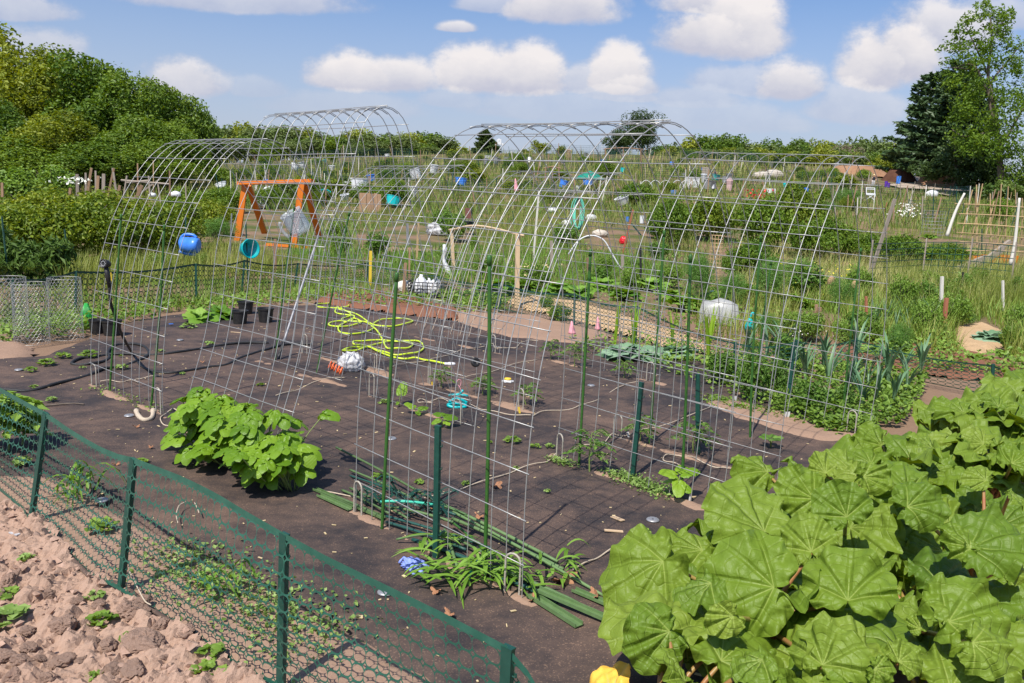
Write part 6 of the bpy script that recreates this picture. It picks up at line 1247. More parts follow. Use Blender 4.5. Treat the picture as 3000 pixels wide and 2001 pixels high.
scatter_copies(cb, [(1830, 1055), (1905, 1060), (1985, 1050), (2905, 1005), (2965, 1000), (2790, 895), (2860, 890)], ['cabbage at the left of the trio behind the arches', 'largest cabbage in the middle of the trio', 'cabbage at the right of the trio', 'blue-green cabbage beside the straw path', 'blue-green cabbage at the right picture edge', 'pale cabbage behind the white post', 'pale cabbage beside the black posts'], 'cabbage', 'cabbages', (.9, 1.15))
kl = [rosette_big('leafy_green', 11, .2, 'squash', 'squash', 95, .7)]
scatter_copies(kl, [(585, 945), (650, 935)], ['broad-leaved plant in front of the black pots', 'smaller broad-leaved plant next to the black pots'], 'leafy green', 'broad-leaved plants by the pots', (.9, 1.1))
sq_ = [rosette_big('squash_plant', 16, .32, 'squash', 'squash', 97 + i, .55) for i in range(2)]
scatter_copies(sq_, [(1450, 860), (1530, 850), (1690, 870), (1760, 850), (1830, 880), (1640, 860), (1900, 850), (2010, 910), (2080, 900), (1960, 880), (2330, 900), (2180, 870), (2720, 700), (2600, 950), (2850, 760)], 'squash plant with broad round leaves', 'squash plant', 'squash plants beyond the net fence', (.8, 1.2))
kb = [rosette_big('strawberry_plant', 9, .16, 'bean', 'weed', 101, .5)]
scatter_copies(kb, [(1330, 880), (1390, 890), (1440, 900), (2690, 1010), (2760, 1030), (2730, 985), (2860, 1060), (2930, 1050), (2560, 1040), (2640, 1045)], 'low strawberry plant with toothed leaves along the net fence', 'strawberry plant', 'strawberry plants along the net fence', (.8, 1.3))
# ------------------------------------------------------------------ wooden stakes, posts and trellises
def wpost(foot, top, w, m, label, name='wooden_stake', cat='wooden stake', group=None, gr=G, y=None, d=None):
    A = gr(*foot) if y is None else D(*foot, y); B = D(*top, A[1]); mb = MB(); mb.beam(A - (B - A) * .06, B, w, d or w * .7, rnd=rs.rand(), up=(.25, -1, 0), taper=.95); return thing(mb.build(name, M[m], loc=A), label, cat, group)

GL = 'weathered stakes above the left hedge'
for i, (f, t, m, w) in enumerate([((257, 560), (268, 492), 'wood_brown', .07), ((228, 585), (226, 510), 'wood_grey', .09), ((303, 560), (304, 509), 'wood_grey', .1), ((281, 570), (280, 500), 'wood_grey', .05), ((252, 568), (251, 506), 'wood_grey', .06), ((312, 590), (334, 493), 'wood_brown', .06), ((343, 588), (351, 543), 'wood_brown', .08), ((203, 585), (206, 551), 'wood_brown', .08), ((400, 580), (415, 543), 'wood_brown', .1), ((404, 560), (403, 478), 'wood_brown', .04), ((340, 560), (330, 492), 'wood_grey', .06), ((498, 570), (497, 500), 'wood_brown', .05), ((450, 560), (449, 470), 'bamboo', .03), ((7, 575), (6, 535), 'wood_brown', .07), ((390, 580), (470, 523), 'wood_grey', .05), ((285, 560), (288, 515), 'wood_brown', .08), ((545, 580), (543, 536), 'wood_grey', .04), ((470, 590), (462, 535), 'wood_grey', .04)]):
    wpost(f, t, w, m, ['short brown stake leaning right above the hedge', 'square grey stake left of the stake cluster', 'broad pale square stake in the cluster', 'thin grey stake beside the broad one', 'thin grey stick at the left of the cluster', 'long forked branch leaning in the cluster', 'stubby brown board tilted right of the cluster', 'short brown post in the raspberry leaves', 'tilted brown board behind the low left arch', 'tall thin brown pole behind the low left arch', 'grey stick crossing the long forked branch', 'brown pole right of the tilted board', 'tall thin cane against the dark trees', 'brown post at the left picture edge', 'long grey branch slanting behind the arch', 'thick brown stub in the middle of the cluster', 'thin grey pole near the dark green bush', 'thin grey stake behind the low left arch'][i], group=GL, y=25.5 + (i * 7 % 5) * .5)
mb = MB(); A = D(370, 575, 27.)
for a, b in [((355, 528), (500, 540)), ((372, 535), (440, 529)), ((362, 580), (372, 515)), ((440, 575), (436, 515))]: mb.tube([D(*a, A[1]), D(*b, A[1])], .035, 5)
thing(mb.build('stick_rack', M['wood_grey']), 'rack of grey sticks tied across behind the low left arch', 'stick rack')
for i, (f, t, w, m, l) in enumerate([((2544, 822), (2622, 582), .085, 'wood_grey', 'long grey plank leaning right beside the tall grass'), ((2756, 936), (2760, 810), .05, 'white_wood', 'peeling white post at the onion bed'), ((2761, 1004), (2773, 873), .05, 'red_wood', 'reddish-brown stake beside the white post'), ((2812, 892), (2822, 797), .035, 'black_pl', 'black post with clips behind the onion bed'), ((2843, 885), (2855, 827), .035, 'black_pl', 'shorter black post leaning at the onion bed'), ((2736, 860), (2749, 812), .035, 'black_pl', 'black post leaning behind the white post'), ((2939, 922), (2938, 822), .04, 'white_wood', 'thin white post near the right picture edge'), ((2540, 972), (2537, 868), .035, 'red_wood', 'brown stake between leeks and arch'), ((2401, 962), (2401, 900), .05, 'wood_brown', 'pointed brown stake behind the white mound'), ((2390, 955), (2392, 892), .04, 'wood_brown', 'dark brown stake next to the pointed stake'), ((1514, 898), (1517, 687), .07, 'wood_new', 'new light lumber post holding the branch beam'), ((1329, 806), (1323, 675), .07, 'wood_new', 'left lumber post holding the branch beam'), ((1562, 760), (1579, 560), .05, 'white_wood', 'tall white pole behind the branch beam'), ((1726, 830), (1722, 755), .06, 'wood_brown', 'brown stake beside a green stake among squash leaves'), ((1823, 830), (1824, 745), .06, 'wood_grey', 'grey-brown stake among the squash leaves'), ((1617, 800), (1615, 705), .07, 'wood_grey', 'weathered post behind the chive mound'), ((1220, 770), (1226, 650), .05, 'bamboo', 'tall tan stake left of the branch beam'), ((1182, 860), (1188, 770), .05, 'wood_brown', 'brown stake behind the fence corner'), ((1084, 835), (1086, 735), .05, 'yellow', 'brown stake with a yellow top at the fence corner'), ((1198, 850), (1200, 725), .03, 'wood_brown', 'thin brown stick left of the black crate'), ((806, 800), (806, 700), .06, 'wood_brown', 'brown post with a blue clamp at the swing frame'), ((1195, 720), (1193, 655), .08, 'grey_m', 'grey mesh-wrapped post in the reddish soil'), ((1820, 760), (1855, 614), .05, 'red_wood', 'leaning red pole behind the red bag'), ((2259, 700), (2258, 606), .05, 'red_wood', 'red-brown stake in front of the bush row'), ((2362, 660), (2363, 605), .05, 'red_wood', 'red-brown stake at the tall bush'), ((2393, 670), (2391, 603), .04, 'white_wood', 'white stake at the end of the bush row'), ((2348, 660), (2350, 608), .04, 'white_wood', 'white stake in the tall bush'), ((2145, 660), (2147, 617), .05, 'white_wood', 'pale stake left of the red-brown stake'), ((2192, 655), (2193, 615), .04, 'white_wood', 'second pale stake left of the red-brown stake'), ((2087, 640), (2088, 607), .05, 'bamboo', 'tan stake in the onion bed behind the arch'), ((2073, 665), (2075, 625), .04, 'wood_brown', 'dark stake in the onion bed behind the arch'), ((2590, 625), (2599, 592), .05, 'red_wood', 'orange-brown stake behind the leaning plank'), ((2660, 640), (2674, 605), .06, 'bamboo', 'short tan stake by the daisies'), ((2572, 640), (2568, 575), .04, 'bamboo', 'thin tan cane behind the arch end'), ((2160, 790), (2172, 706), .012, 'yellow', 'thin yellow rod behind the tall cage')]):
    wpost(f, t, w, m, l, group='wooden stakes across the gardens', gr=G, d=w * .5 if i == 0 else None)
# branch beam with strings
yb = G(1420, 850)[1]; A0 = G(1514, 898)[1]; A1 = G(1329, 806)[1]
bb = [D(x, y, A1 + (A0 - A1) * (x - 1323) / 194) for x, y in [m1(1240, 290), m1(1330, 275), m1(1420, 250), m1(1530, 242), m1(1640, 250), m1(1760, 272), m1(1880, 300), m1(2000, 335), m1(2090, 352)]]
mb = MB(); mb.tube(smooth_path(bb, 4), np.linspace(.028, .016, 33), 7); thing(mb.build('branch_beam', M['wood_new'], smooth=True), 'crooked peeled branch laid across two light lumber posts', 'branch')
for i, (x, y) in enumerate([(845, 225), (935, 270), (1035, 290), (1140, 310), (1245, 330), (1355, 345), (1455, 368), (1570, 385), (1710, 420)]):
    a = P(*m2(x, y), .0); b = smooth_path(bb, 4)[3 + i * 3]; mb = MB(); mb.tube([a, (a + b) / 2 - [0, 0, .02], b], .0035, 4); thing(mb.build('bean_string', M['rope']), 'tan string stretched from the branch beam to the ground', 'string', 'strings tied to the branch beam')
# orange swing frame
fa, fb = G(695, 706), G(860, 723); fa[2] = T(fa[0], fa[1]); e = empty('swing_frame', fa, 'bright orange wooden swing frame without a swing', 'swing frame')
def opart(name, A, B, w, d): mb = MB(); mb.beam(A, B, w, d, up=(0, -1, .1)); o = mb.build(name, M['orange_w'], e); o.matrix_parent_inverse = Matrix.Translation(-e.location)
y1, y2 = fa[1], fb[1]; ym = (y1 + y2) / 2
opart('leg', fa, D(718, 540, y1), .17, .1); opart('leg', D(775, 682, y1 + 1.4), D(728, 543, y1 + .12), .17, .1); opart('leg', fb, D(884, 540, y2), .17, .1); opart('leg', D(934, 692, y2 + 1.4), D(896, 543, y2 + .12), .17, .1)
opart('beam', D(700, 537, y1 - .06), D(917, 530, y2 - .06), .1, .17); opart('base_board', D(780, 716, y2 - .3), D(916, 726, y2 - .3), .08, .15)
# bamboo trellis on the right
yt = 24.; e = empty('bamboo_trellis', D(2890, 740, yt), 'trellis of thin bamboo canes tied in a grid at the right', 'trellis')
def cane(a, b, r=.016, m='bamboo', name='cane', y=yt):
    mb = MB(); A, B = D(*a, y), D(*b, y); t = np.linspace(0, 1, 5)[:, None]; mb.tube(A * (1 - t) + B * t + np.array([0, 0, .02]) * np.sin(t * PI), r, 5, rnd=rs.rand()); o = mb.build(name, M[m], e); o.matrix_parent_inverse = Matrix.Translation(-e.location)
for a, b in [((2841, 735), (2879, 538)), ((2921, 738), (2934, 538)), ((2945, 700), (2954, 546)), ((2903, 706), (2901, 567)), ((2816, 695), (2849, 556)), ((2862, 725), (2861, 541)), ((2888, 690), (2912, 590)), ((2993, 720), (2995, 580))]: cane(a, b)
for a, b in [((2797, 597), (3060, 612)), ((2802, 626), (3060, 640)), ((2804, 654), (3060, 672)), ((2802, 681), (3060, 704)), ((2812, 708), (3060, 726)), ((2830, 734), (3060, 742))]: cane(a, b, .013, y=yt - .04)
def drift(pts, r, label, y):
    mb = MB(); q = smooth_path([D(*p, y) for p in pts], 5); mb.tube(q, np.linspace(r, r * .6, len(q)), 7); thing(mb.build('driftwood_pole', M['white_wood'], smooth=True), label, 'pole', 'bleached poles at the trellis')
drift([(2774, 692), (2790, 645), (2806, 605), (2826, 566)], .05, 'bleached curved pole at the left end of the bamboo trellis', yt - .2); drift([(2960, 775), (2972, 720), (2980, 650), (2987, 580)], .05, 'bleached curved pole in front of the bamboo trellis', yt - 2)
for a, b, l in [((2959, 706), (2838, 796), 'grey weathered beam lying highest at the raised bed'), ((2887, 752), (2770, 800), 'long grey branch lying in the weeds by the raised bed'), ((2940, 730), (2872, 780), 'second grey beam beside the highest one')]:
    mb = MB(); A = G(*b); B = D(*a, A[1] + .4); mb.beam(A, B, .1, .1); thing(mb.build('fallen_beam', M['wood_grey']), l, 'beam', 'fallen beams by the raised bed')
mb = MB(); A, B = G(2818, 768), G(2980, 770); mb.beam(A + [0, 0, .12], B + [0, 0, .12], .25, .06, up=(0, -1, 0.)); mb.beam(A + [0, .8, .1], B + [0, .8, .1], .25, .06, up=(0, -1, 0)); mb.beam(A + [0, 0, .1], A + [0, .8, .1], .06, .25); mb.beam(B + [0, 0, .1], B + [0, .8, .1], .06, .25); thing(mb.build('raised_bed', M['orange_w']), 'orange wooden raised bed frame in the weeds', 'raised bed')
# ------------------------------------------------------------------ things in the middle distance
def lathe_thing(name, prof, px, base, m, label, cat, group=None, tilt=(0, 0), n=16, kscale=True, lift=0.):
    p = G(px, base); k = pxs(p[1]); mb = MB(); mb.lathe([(r * k, z * k) for r, z in prof], n); o = _at(mb.build(name, M[m], smooth=False), p + [0, 0, lift * k]); o.rotation_euler = (tilt[0], tilt[1], rs.rand() * 6); return thing(o, label, cat, group)
def bucket_prof(w, h): return [(0, .5), (w * .4, .5), (w * .42, 0), (w * .5, h * .95), (w * .53, h * .95), (w * .53, h), (w * .47, h), (w * .38, 2), (0, 2)]
for (px, b, w, h, m, l) in [(1694, 558, 14, 14, 'white_pl', 'white bucket left of the green parasol'), (1013, 548, 14, 16, 'white_pl', 'white bucket behind the orange swing frame'), (1049, 538, 10, 12, 'teal_pl', 'small teal bucket beside the white bucket'), (1880, 655, 14, 22, 'white_pl', 'white bucket in the pale soil bed'), (1838, 650, 10, 14, 'blue_pl', 'small blue bucket in the pale soil bed'), (2631, 541, 13, 24, 'blue_pl', 'blue barrel in front of the dark compost pile'), (2595, 548, 9, 16, 'purple', 'purple bucket left of the blue barrel'), (2602, 549, 9, 13, 'purple', 'second purple bucket left of the blue barrel'), (1431, 466, 22, 11, 'white_pl', 'white tub on the hill crest below the conifer'), (2086, 870, 16, 18, 'blue_pl', 'small blue bucket beside the black post'), (915, 520, 10, 14, 'white_pl', 'white pail in the far plots near the swing frame'), (2003, 520, 14, 12, 'grey_m', 'grey tub left of the white lattice'), (1212, 500, 10, 11, 'blue_pl', 'blue pail in the far plots behind the tall arch'), (953, 560, 12, 12, 'mint_pl', 'mint pail behind the orange swing frame'), (1340, 505, 8, 10, 'white_pl', 'white pail in the far plots under the front arch')]: lathe_thing('bucket' if h < 20 else 'barrel', bucket_prof(w, h), px, b, m, l, 'bucket', 'buckets and barrels in the gardens')
# green parasol
p = G(1726, 560); k = pxs(p[1]); e = empty('parasol', p, 'dark green garden parasol open in the far plots', 'parasol'); mb = MB(); n = 8; R_ = 42 * k; top = 42 * k + .5
top = (D(1726, 500, p[1]) - p)[2]; rim = (D(1726, 524, p[1]) - p)[2]
v = [[0, 0, top]]; v += [[R_ * .55 * math.cos(i * 2 * PI / n), R_ * .55 * math.sin(i * 2 * PI / n), rim + (top - rim) * .62] for i in range(n)] + [[R_ * math.cos(i * 2 * PI / n), R_ * math.sin(i * 2 * PI / n), rim] for i in range(n)] + [[R_ * 1.0 * math.cos(i * 2 * PI / n), R_ * 1.0 * math.sin(i * 2 * PI / n), rim - .06] for i in range(n)]
i = np.arange(n); i2 = (i + 1) % n; mb.add(v, np.vstack([np.stack([1 + i, 1 + n + i, 1 + n + i2, 1 + i2], -1), np.stack([1 + n + i, 1 + 2 * n + i, 1 + 2 * n + i2, 1 + n + i2], -1)]), np.stack([0 * i, 1 + i, 1 + i2], -1)); mb.build('canopy', M['umb'], e); mb = MB(); mb.tube([[0, 0, -.1], [0, 0, top + .05]], .03, 8); mb.build('pole', M['grey_m'], e)
# mint hose hung on a post
o, A, B = post_px((1700, 700), (1697, 575), 'dark wooden post with a coiled mint hose', .04, 'wood_brown', 'wooden_stake', 'wooden stake', 'wooden stakes across the gardens')
mb = MB(); c = D(1694, 626, A[1] - .1); k = pxs(A[1])
for j in range(7):
    t = np.linspace(0, 2 * PI, 26); mb.tube(np.stack([c[0] + (18 - j * 1.7) * k * np.sin(t) + rs.normal() * 2 * k, c[1] + .03 * j * np.cos(t), c[2] + 47 * k * np.cos(t) * (1 - .02 * j)], -1), .018, 5)
thing(mb.build('hanging_hose', M['mintcloth'], smooth=True), 'mint green hose hung in long loops on a post', 'hose')
# white hoop, small hoops
def hoop(pts, y, r, m, label, group=None): mb = MB(); q = smooth_path([D(*p, y) for p in pts], 6); mb.tube(q, r, 6); thing(mb.build('hoop', M[m], smooth=True), label, 'hoop', group)
yh = G(1750, 800)[1]; hoop([(1665, 745), (1695, 705), (1731, 690), (1768, 703), (1794, 745), (1815, 780), (1836, 806), (1848, 830)], yh, .018, 'white_pl', 'thick white plastic hoop in the bed behind the arches')
for i, x in enumerate([1893, 1920, 1950, 1985, 2010, 2036]):
    yy_ = G(x, 556)[1]; hoop([(x - 18, 556), (x - 16, 540), (x, 528), (x + 16, 540), (x + 18, 556)], yy_, .02, 'white_pl', 'thin white hoop in a row beside the white lattice', 'row of thin white hoops')
# bags, jugs, crate
p = G(1255, 866); k = pxs(p[1]); e = empty('crate', p, 'black slatted crate holding white jugs behind the net fence', 'crate'); mb = MB(); w_, h_, d_ = 112 * k, 42 * k, 60 * k
for i in range(9):
    x = -w_ / 2 + w_ * i / 8
    for yq in (-d_ / 2, d_ / 2): mb.box((x, yq, h_ / 2), (.014, .01, h_))
for i in range(5):
    for yq in (-d_ / 2, d_ / 2): mb.box((0, yq * 1.02, h_ * (i + .1) / 4.2), (w_ + .01, .01, .014))
    for xq in (-w_ / 2, w_ / 2): mb.box((xq * 1.01, 0, h_ * (i + .1) / 4.2), (.012, d_, .014))
mb.box((0, 0, .01), (w_, d_, .015)); mb.build('frame', M['black_pl'], e)
def jug_(x, y, z, s, label):
    mb = MB(); mb.lathe([(0, 0), (.075, 0), (.08, .02), (.08, .14), (.06, .19), (.022, .225), (.022, .25), (0, .25)], 14); o = _at(mb.build('milk_jug', M['white_pl'], smooth=True), p + [x, y, z]); o.scale = (s, s, s); thing(o, label, 'jug', 'white jugs in the black crate')
jug_(-.13, 0, .02, 1.35, 'white jug at the left of the black crate'); jug_(.12, .02, .02, 1.25, 'white jug at the right of the black crate'); jug_(.0, .08, .02, 1.1, 'white jug in the middle of the black crate')
crumple('plastic_bag', D(1187, 852, G(1187, 858)[1]), 18 * pxs(p[1]), 'white_wood', 'dirty white sack beside the black crate', 'plastic bag', 31, (1.4, .8, .9), .3, group='plastic bags in the gardens')
yb2 = G(1310, 810)[1]; mb = MB(); q = [D(*z, yb2) for z in [m1(1180, 455), m1(1190, 520), m1(1180, 600), m1(1185, 660), m1(1210, 720), m1(1240, 790), m1(1250, 812)]]; mb.tube(smooth_path(q, 4), np.interp(np.linspace(0, 1, 25), [0, .15, .35, .5, .75, .95, 1], [.05, .09, .055, .07, .1, .08, .02]), 9, flat=.6); thing(mb.build('sack', M['white_pl'], smooth=True), 'long white plastic sack hanging on the lumber post', 'sack')
crumple('plastic_sheet', G(1300, 690), 26 * pxs(G(1300, 690)[1]), 'bag', 'heap of clear plastic sheeting by the brown board', 'plastic sheet', 32, (1.6, .8, .8), .5)
crumple('plastic_bag', D(1826, 715, G(1826, 735)[1]), 11 * pxs(G(1826, 735)[1]), 'red', 'bright red plastic bag at the leaning red pole', 'plastic bag', 33, (.9, .7, 1.1), .4, group='plastic bags in the gardens')
crumple('boulder', G(1757, 694), 19 * pxs(G(1757, 694)[1]), 'stone', 'pale tan boulder in the wood chip bed', 'boulder', 34, (1.1, .8, .6), .25)
for i, (x, y, w, l) in enumerate([(1732, 640, 26, 'white plastic heap right of the mint hose'), (1660, 655, 22, 'white plastic heap left of the mint hose'), (1618, 617, 20, 'pale plastic bag under the arch wires'), (447, 572, 16, 'white figure-shaped bag behind the stake rack'), (515, 570, 22, 'white bag right of the stake rack'), (2208, 672, 36, 'white crumpled bag in front of the bush row'), (2765, 748, 34, 'white crumpled bag with a blue lid near the trellis'), (1983, 660, 10, 'small white bag by the arch wires'), (2730, 570, 26, 'pale plastic row cover at the right'), (990, 560, 40, 'white cloth heap beside the swing frame'), (790, 560, 30, 'white board lying behind the swing frame'), (920, 572, 24, 'white bag by the swing frame leg'), (2940, 588, 24, 'white row cover behind the trellis'), (1330, 470, 10, 'white bag on the crest')]):
    g_ = G(x, y + w * .3) if x > 600 else D(x, y + w * .3, 29.); crumple('plastic_bag', g_, w / 2 * pxs(g_[1]), 'white_pl', l, 'plastic bag', 40 + i, (1.2, .8, .8), .35, 14, group='plastic bags in the gardens')
# clear cloche
p = G(2104, 945); k = pxs(p[1]); mb = MB(); a = np.linspace(0, PI, 13)
for j, (x, sx) in enumerate([(-56, .5), (-50, .9), (-30, 1.), (0, 1.08), (30, 1.), (52, .9), (58, .45)]): mb.v.append(np.stack([np.full(13, x * k), np.cos(a) * 30 * k * sx, np.sin(a) ** .7 * 66 * k * sx * (1 + .06 * math.sin(j * 2.3))], -1)); mb.r.append(np.full(13, .5)); mb.x.append(np.zeros((13, 3))); mb.n += 13
i = np.arange(6)[:, None] * 13; j = np.arange(12)[None]; mb.q.append(np.stack([i + j, i + 13 + j, i + 13 + j + 1, i + j + 1], -1).reshape(-1, 4)); mb.qm.append(np.zeros(72, int)); o = _at(mb.build('cloche', M['film'], smooth=True), p); o.rotation_euler[2] = -.3; thing(o, 'cloudy white plastic cloche among the squash leaves', 'cloche')
# teal can by the fence
p = G(2194, 972); k = pxs(p[1]); e = empty('garden_can', p, 'small teal plastic can with a spout by the net fence', 'watering can'); mb = MB(); mb.lathe([(0, 0), (14 * k, 0), (13 * k, 20 * k), (8 * k, 34 * k), (6 * k, 40 * k), (0, 40 * k)], 14); mb.build('body', M['teal_pl'], e, True); mb = MB(); mb.tube(smooth_path([[0, 0, 36 * k], [4 * k, 0, 56 * k], [12 * k, 0, 52 * k], [16 * k, 0, 30 * k], [12 * k, 0, 14 * k]], 4), 3 * k, 6); mb.build('handle', M['teal_pl'], e, True)
# pink flags
def flag(tip, base, w, y, label, pole=None):
    e_ = D(*tip, y); b = D(*base, y); k = pxs(y); mb = MB(); s = np.array([w * k / 2, 0, 0]); N_ = 8
    v = []
    for i in range(N_ + 1):
        t = i / N_; c = e_ * (1 - t) + b * t; ww = s * (.12 + .88 * t ** .8); v += [c - ww + [0, .012 * math.sin(i), 0], c + [0, -.03 * t, 0], c + ww + [0, .012 * math.cos(i * 1.3), 0]]
    j = np.arange(N_)[:, None] * 3; mb.add(v, np.vstack([j + [0, 1, 4, 3], j + [1, 2, 5, 4]])); o = mb.build('flag', M['pink'], smooth=True); sm = o.modifiers.new('thickness', 'SOLIDIFY'); sm.thickness = .004; thing(o, label, 'flag', 'pink flags')
    st = MB(); st.tube([D(tip[0], tip[1] - 2, y + .012), D(pole[0], pole[1], y + .012)], .006, 5); st.build('stick', M['grey_m'], o)
flag((1675, 941), (1676, 978), 22, G(1676, 1000)[1], 'pink flag marker at the left of the bare soil', (1677, 1000)); flag((1751, 928), (1751, 966), 16, G(1751, 990)[1], 'pink flag marker at the right of the bare soil', (1752, 990)); flag((1510, 523), (1513, 560), 14, 34., 'pale pink pennant on a pole behind the arches', (1509, 580))
# boards, lattice, chairs
def board(px0, py0, px1, py1, m, label, name='board', cat='board', th=.05, planks=1, y=None):
    A = G((px0 + px1) / 2, py1) if y is None else D((px0 + px1) / 2, py1, y); k = pxs(A[1]); mb = MB(); w_ = (px1 - px0) * k; h_ = (py1 - py0) * k
    for i in range(planks): mb.box(A + [(-.5 + (i + .5) / planks) * w_, rs.normal() * .01, h_ / 2 * (1 + rs.normal() * .03)], (w_ / planks * .95, th, h_), rnd=rs.rand())
    return thing(mb.build(name, M[m]), label, cat)
board(1052, 567, 1116, 625, 'wood_brown', 'weathered plank panel standing behind the tall arch', 'board_screen', 'board screen', planks=6); board(2054, 492, 2076, 530, 'wood_grey', 'grey plank leaning behind the white lattice', 'plank', 'plank', planks=2); board(1362, 610, 1380, 640, 'rust', 'dark red board on a post above the plastic heap', y=G(1370, 690)[1]); board(2241, 553, 2272, 566, 'white_pl', 'white board standing behind the red poppies'); board(1485, 545, 1500, 560, 'rust', 'rust-brown board beside the pale pink pennant'); board(1964, 558, 1980, 571, 'blue_pl', 'blue panel standing left of the bush row')
post_px((1386, 690), (1381, 608), 'dark teal post behind the dark red board', .02, 'stake_teal', group='separate green steel posts'); post_px((1506, 665), (1502, 618), 'dark teal post in the grass behind the branch beam', .02, 'tpost', group='separate green steel posts'); post_px((1546, 672), (1542, 630), 'dark teal post right of the branch beam', .02, 'tpost', group='separate green steel posts'); post_px((1878, 690), (1850, 655), 'leaning dark teal post right of the red pole', .03, 'stake_teal', group='separate green steel posts'); post_px((2802, 600), (2803, 545), 'green post at the left of the bamboo trellis', .03, 'tpost', group='separate green steel posts'); post_px((2876, 757), (2877, 670), 'green post inside the bamboo trellis', .02, 'tpost', group='separate green steel posts'); post_px((2945, 768), (2938, 705), 'green post in front of the raised bed', .02, 'tpost', group='separate green steel posts'); post_px((1878, 850), (1876, 725), 'black stake wrapped in mesh among squash', .025, 'black_pl', group='separate green steel posts'); post_px((2073, 850), (2070, 765), 'black post beside the tall wire cage', .025, 'black_pl', group='separate green steel posts'); post_px((673, 770), (679, 625), 'grey steel pole left of the turquoise bucket', .016, 'grey_m', group='separate green steel posts'); post_px((382, 760), (379, 685), 'thin stake with a yellow cap behind the spray wand', .014, 'wood_grey', group='separate green steel posts')
p = G(2026, 548); k = pxs(p[1]); mb = MB()
for i in range(-7, 8):
    for sg in (-1, 1):
        a = np.array([i * 5.6 * k, 0, 0]); b = a + np.array([sg * 26 * k, sg * .004, 26 * k]); lo, hi = -20 * k, 20 * k
        t0, t1 = 0., 1.
        dx = b[0] - a[0]; t0 = max(t0, min((lo - a[0]) / dx, (hi - a[0]) / dx)); t1 = min(t1, max((lo - a[0]) / dx, (hi - a[0]) / dx))
        if t1 > t0 + .05: mb.beam(p + a + (b - a) * t0, p + a + (b - a) * t1, .04, .012, up=(0, -1, 0))
for z in (0, 26): mb.beam(p + [-20 * k, -.02, z * k], p + [20 * k, -.02, z * k], .05, .03, up=(0, -1, 0))
for x in (-20, 20): mb.beam(p + [x * k, -.02, -.1], p + [x * k, -.02, 27 * k], .05, .03, up=(0, -1, 0))
thing(mb.build('lattice_panel', M['white_pl']), 'white wooden lattice panel in the far plots', 'lattice')
p = G(2549, 586); k = pxs(p[1]); e = empty('folding_chair', p, 'white folding chair in the far plots behind the arch', 'chair')
for nm, segs in [('seat', [((-14, 14), (14, 14)), ((-14, 16), (14, 16)), ((-13, 18), (13, 18))]), ('backrest', [((-12, 34), (12, 34)), ((-12, 30), (12, 30)), ((-12, 14), (-12, 35)), ((12, 14), (12, 35))]), ('leg', [((-14, 14), (-10, 0))]), ('leg', [((14, 14), (10, 0))]), ('leg', [((-13, 18), (12, 0))]), ('leg', [((13, 18), (-12, 0))])]:
    mb = MB()
    for a, b in segs: mb.tube([[a[0] * k, (a[1] - 14) * .3 * k if a[1] > 13 else 0, a[1] * k], [b[0] * k, (b[1] - 14) * .3 * k if b[1] > 13 else .3 * b[1] * k, b[1] * k]], 1.1 * k, 5)
    mb.build(nm, M['white_pl'], e)
# tall pale wire cage, tomato cage, grid panels
def grid_cage(px0, px1, py0, py1, m, label, nx=6, nz=14, r=.004, depth=None):
    p = G((px0 + px1) / 2, py1); k = pxs(p[1]); w_ = (px1 - px0) * k / 2; h_ = (py1 - py0) * k; mb = MB(); n = nx * 2
    for i in range(n): a = i * 2 * PI / n; mb.tube([p + [w_ * math.cos(a), w_ * math.sin(a), 0], p + [w_ * math.cos(a), w_ * math.sin(a), h_]], r, 4)
    for j in range(nz + 1): a = np.linspace(0, 2 * PI, n + 1); mb.tube(np.stack([p[0] + w_ * np.cos(a), p[1] + w_ * np.sin(a), np.full(n + 1, p[2] + h_ * j / nz)], -1), r, 4)
    thing(mb.build('wire_cage', M[m]), label, 'wire cage', 'round wire plant cages')
grid_cage(2069, 2106, 690, 850, 'bamboo', 'tall pale round wire cage behind the black post'); grid_cage(575, 620, 570, 612, 'zinc', 'grey wire cage in the dark bush left of the swing frame', 4, 5, .006); grid_cage(1955, 1975, 620, 660, 'grey_m', 'small grey wire cage at the bush row', 4, 6, .006); grid_cage(2700, 2760, 620, 690, 'grey_m', 'round wire cage left of the trellis', 5, 7, .006)
for (px, py, l) in [(2434, 825, 'small tan cloth bag hung on a stick in the weeds'), (2501, 840, 'tan work glove stuck on the leaning green stake')]: crumple('cloth_bag', D(px, py + 10, G(px, 900)[1]), 11 * pxs(G(px, 900)[1]), 'tan_cloth', l, 'cloth bag', px, (.8, .6, 1.3), .4, 14)
crumple('rock', G(2230, 524), 16 * pxs(G(2230, 524)[1]), 'stone', 'larger grey boulder left of the brush pile', 'rock', 61, (1.4, .9, .7), .3, 14, group='grey boulders in the far plots'); crumple('rock', G(2266, 524), 18 * pxs(G(2266, 524)[1]), 'stone', 'right-hand grey boulder left of the brush pile', 'rock', 62, (1.4, .9, .8), .3, 14, group='grey boulders in the far plots')
# black crate-like cooker under the board, white table
board(1352, 648, 1390, 664, 'black_pl', 'dark grill tray under the dark red board', 'grill', 'grill', th=.4, y=G(1370, 690)[1] + .4)
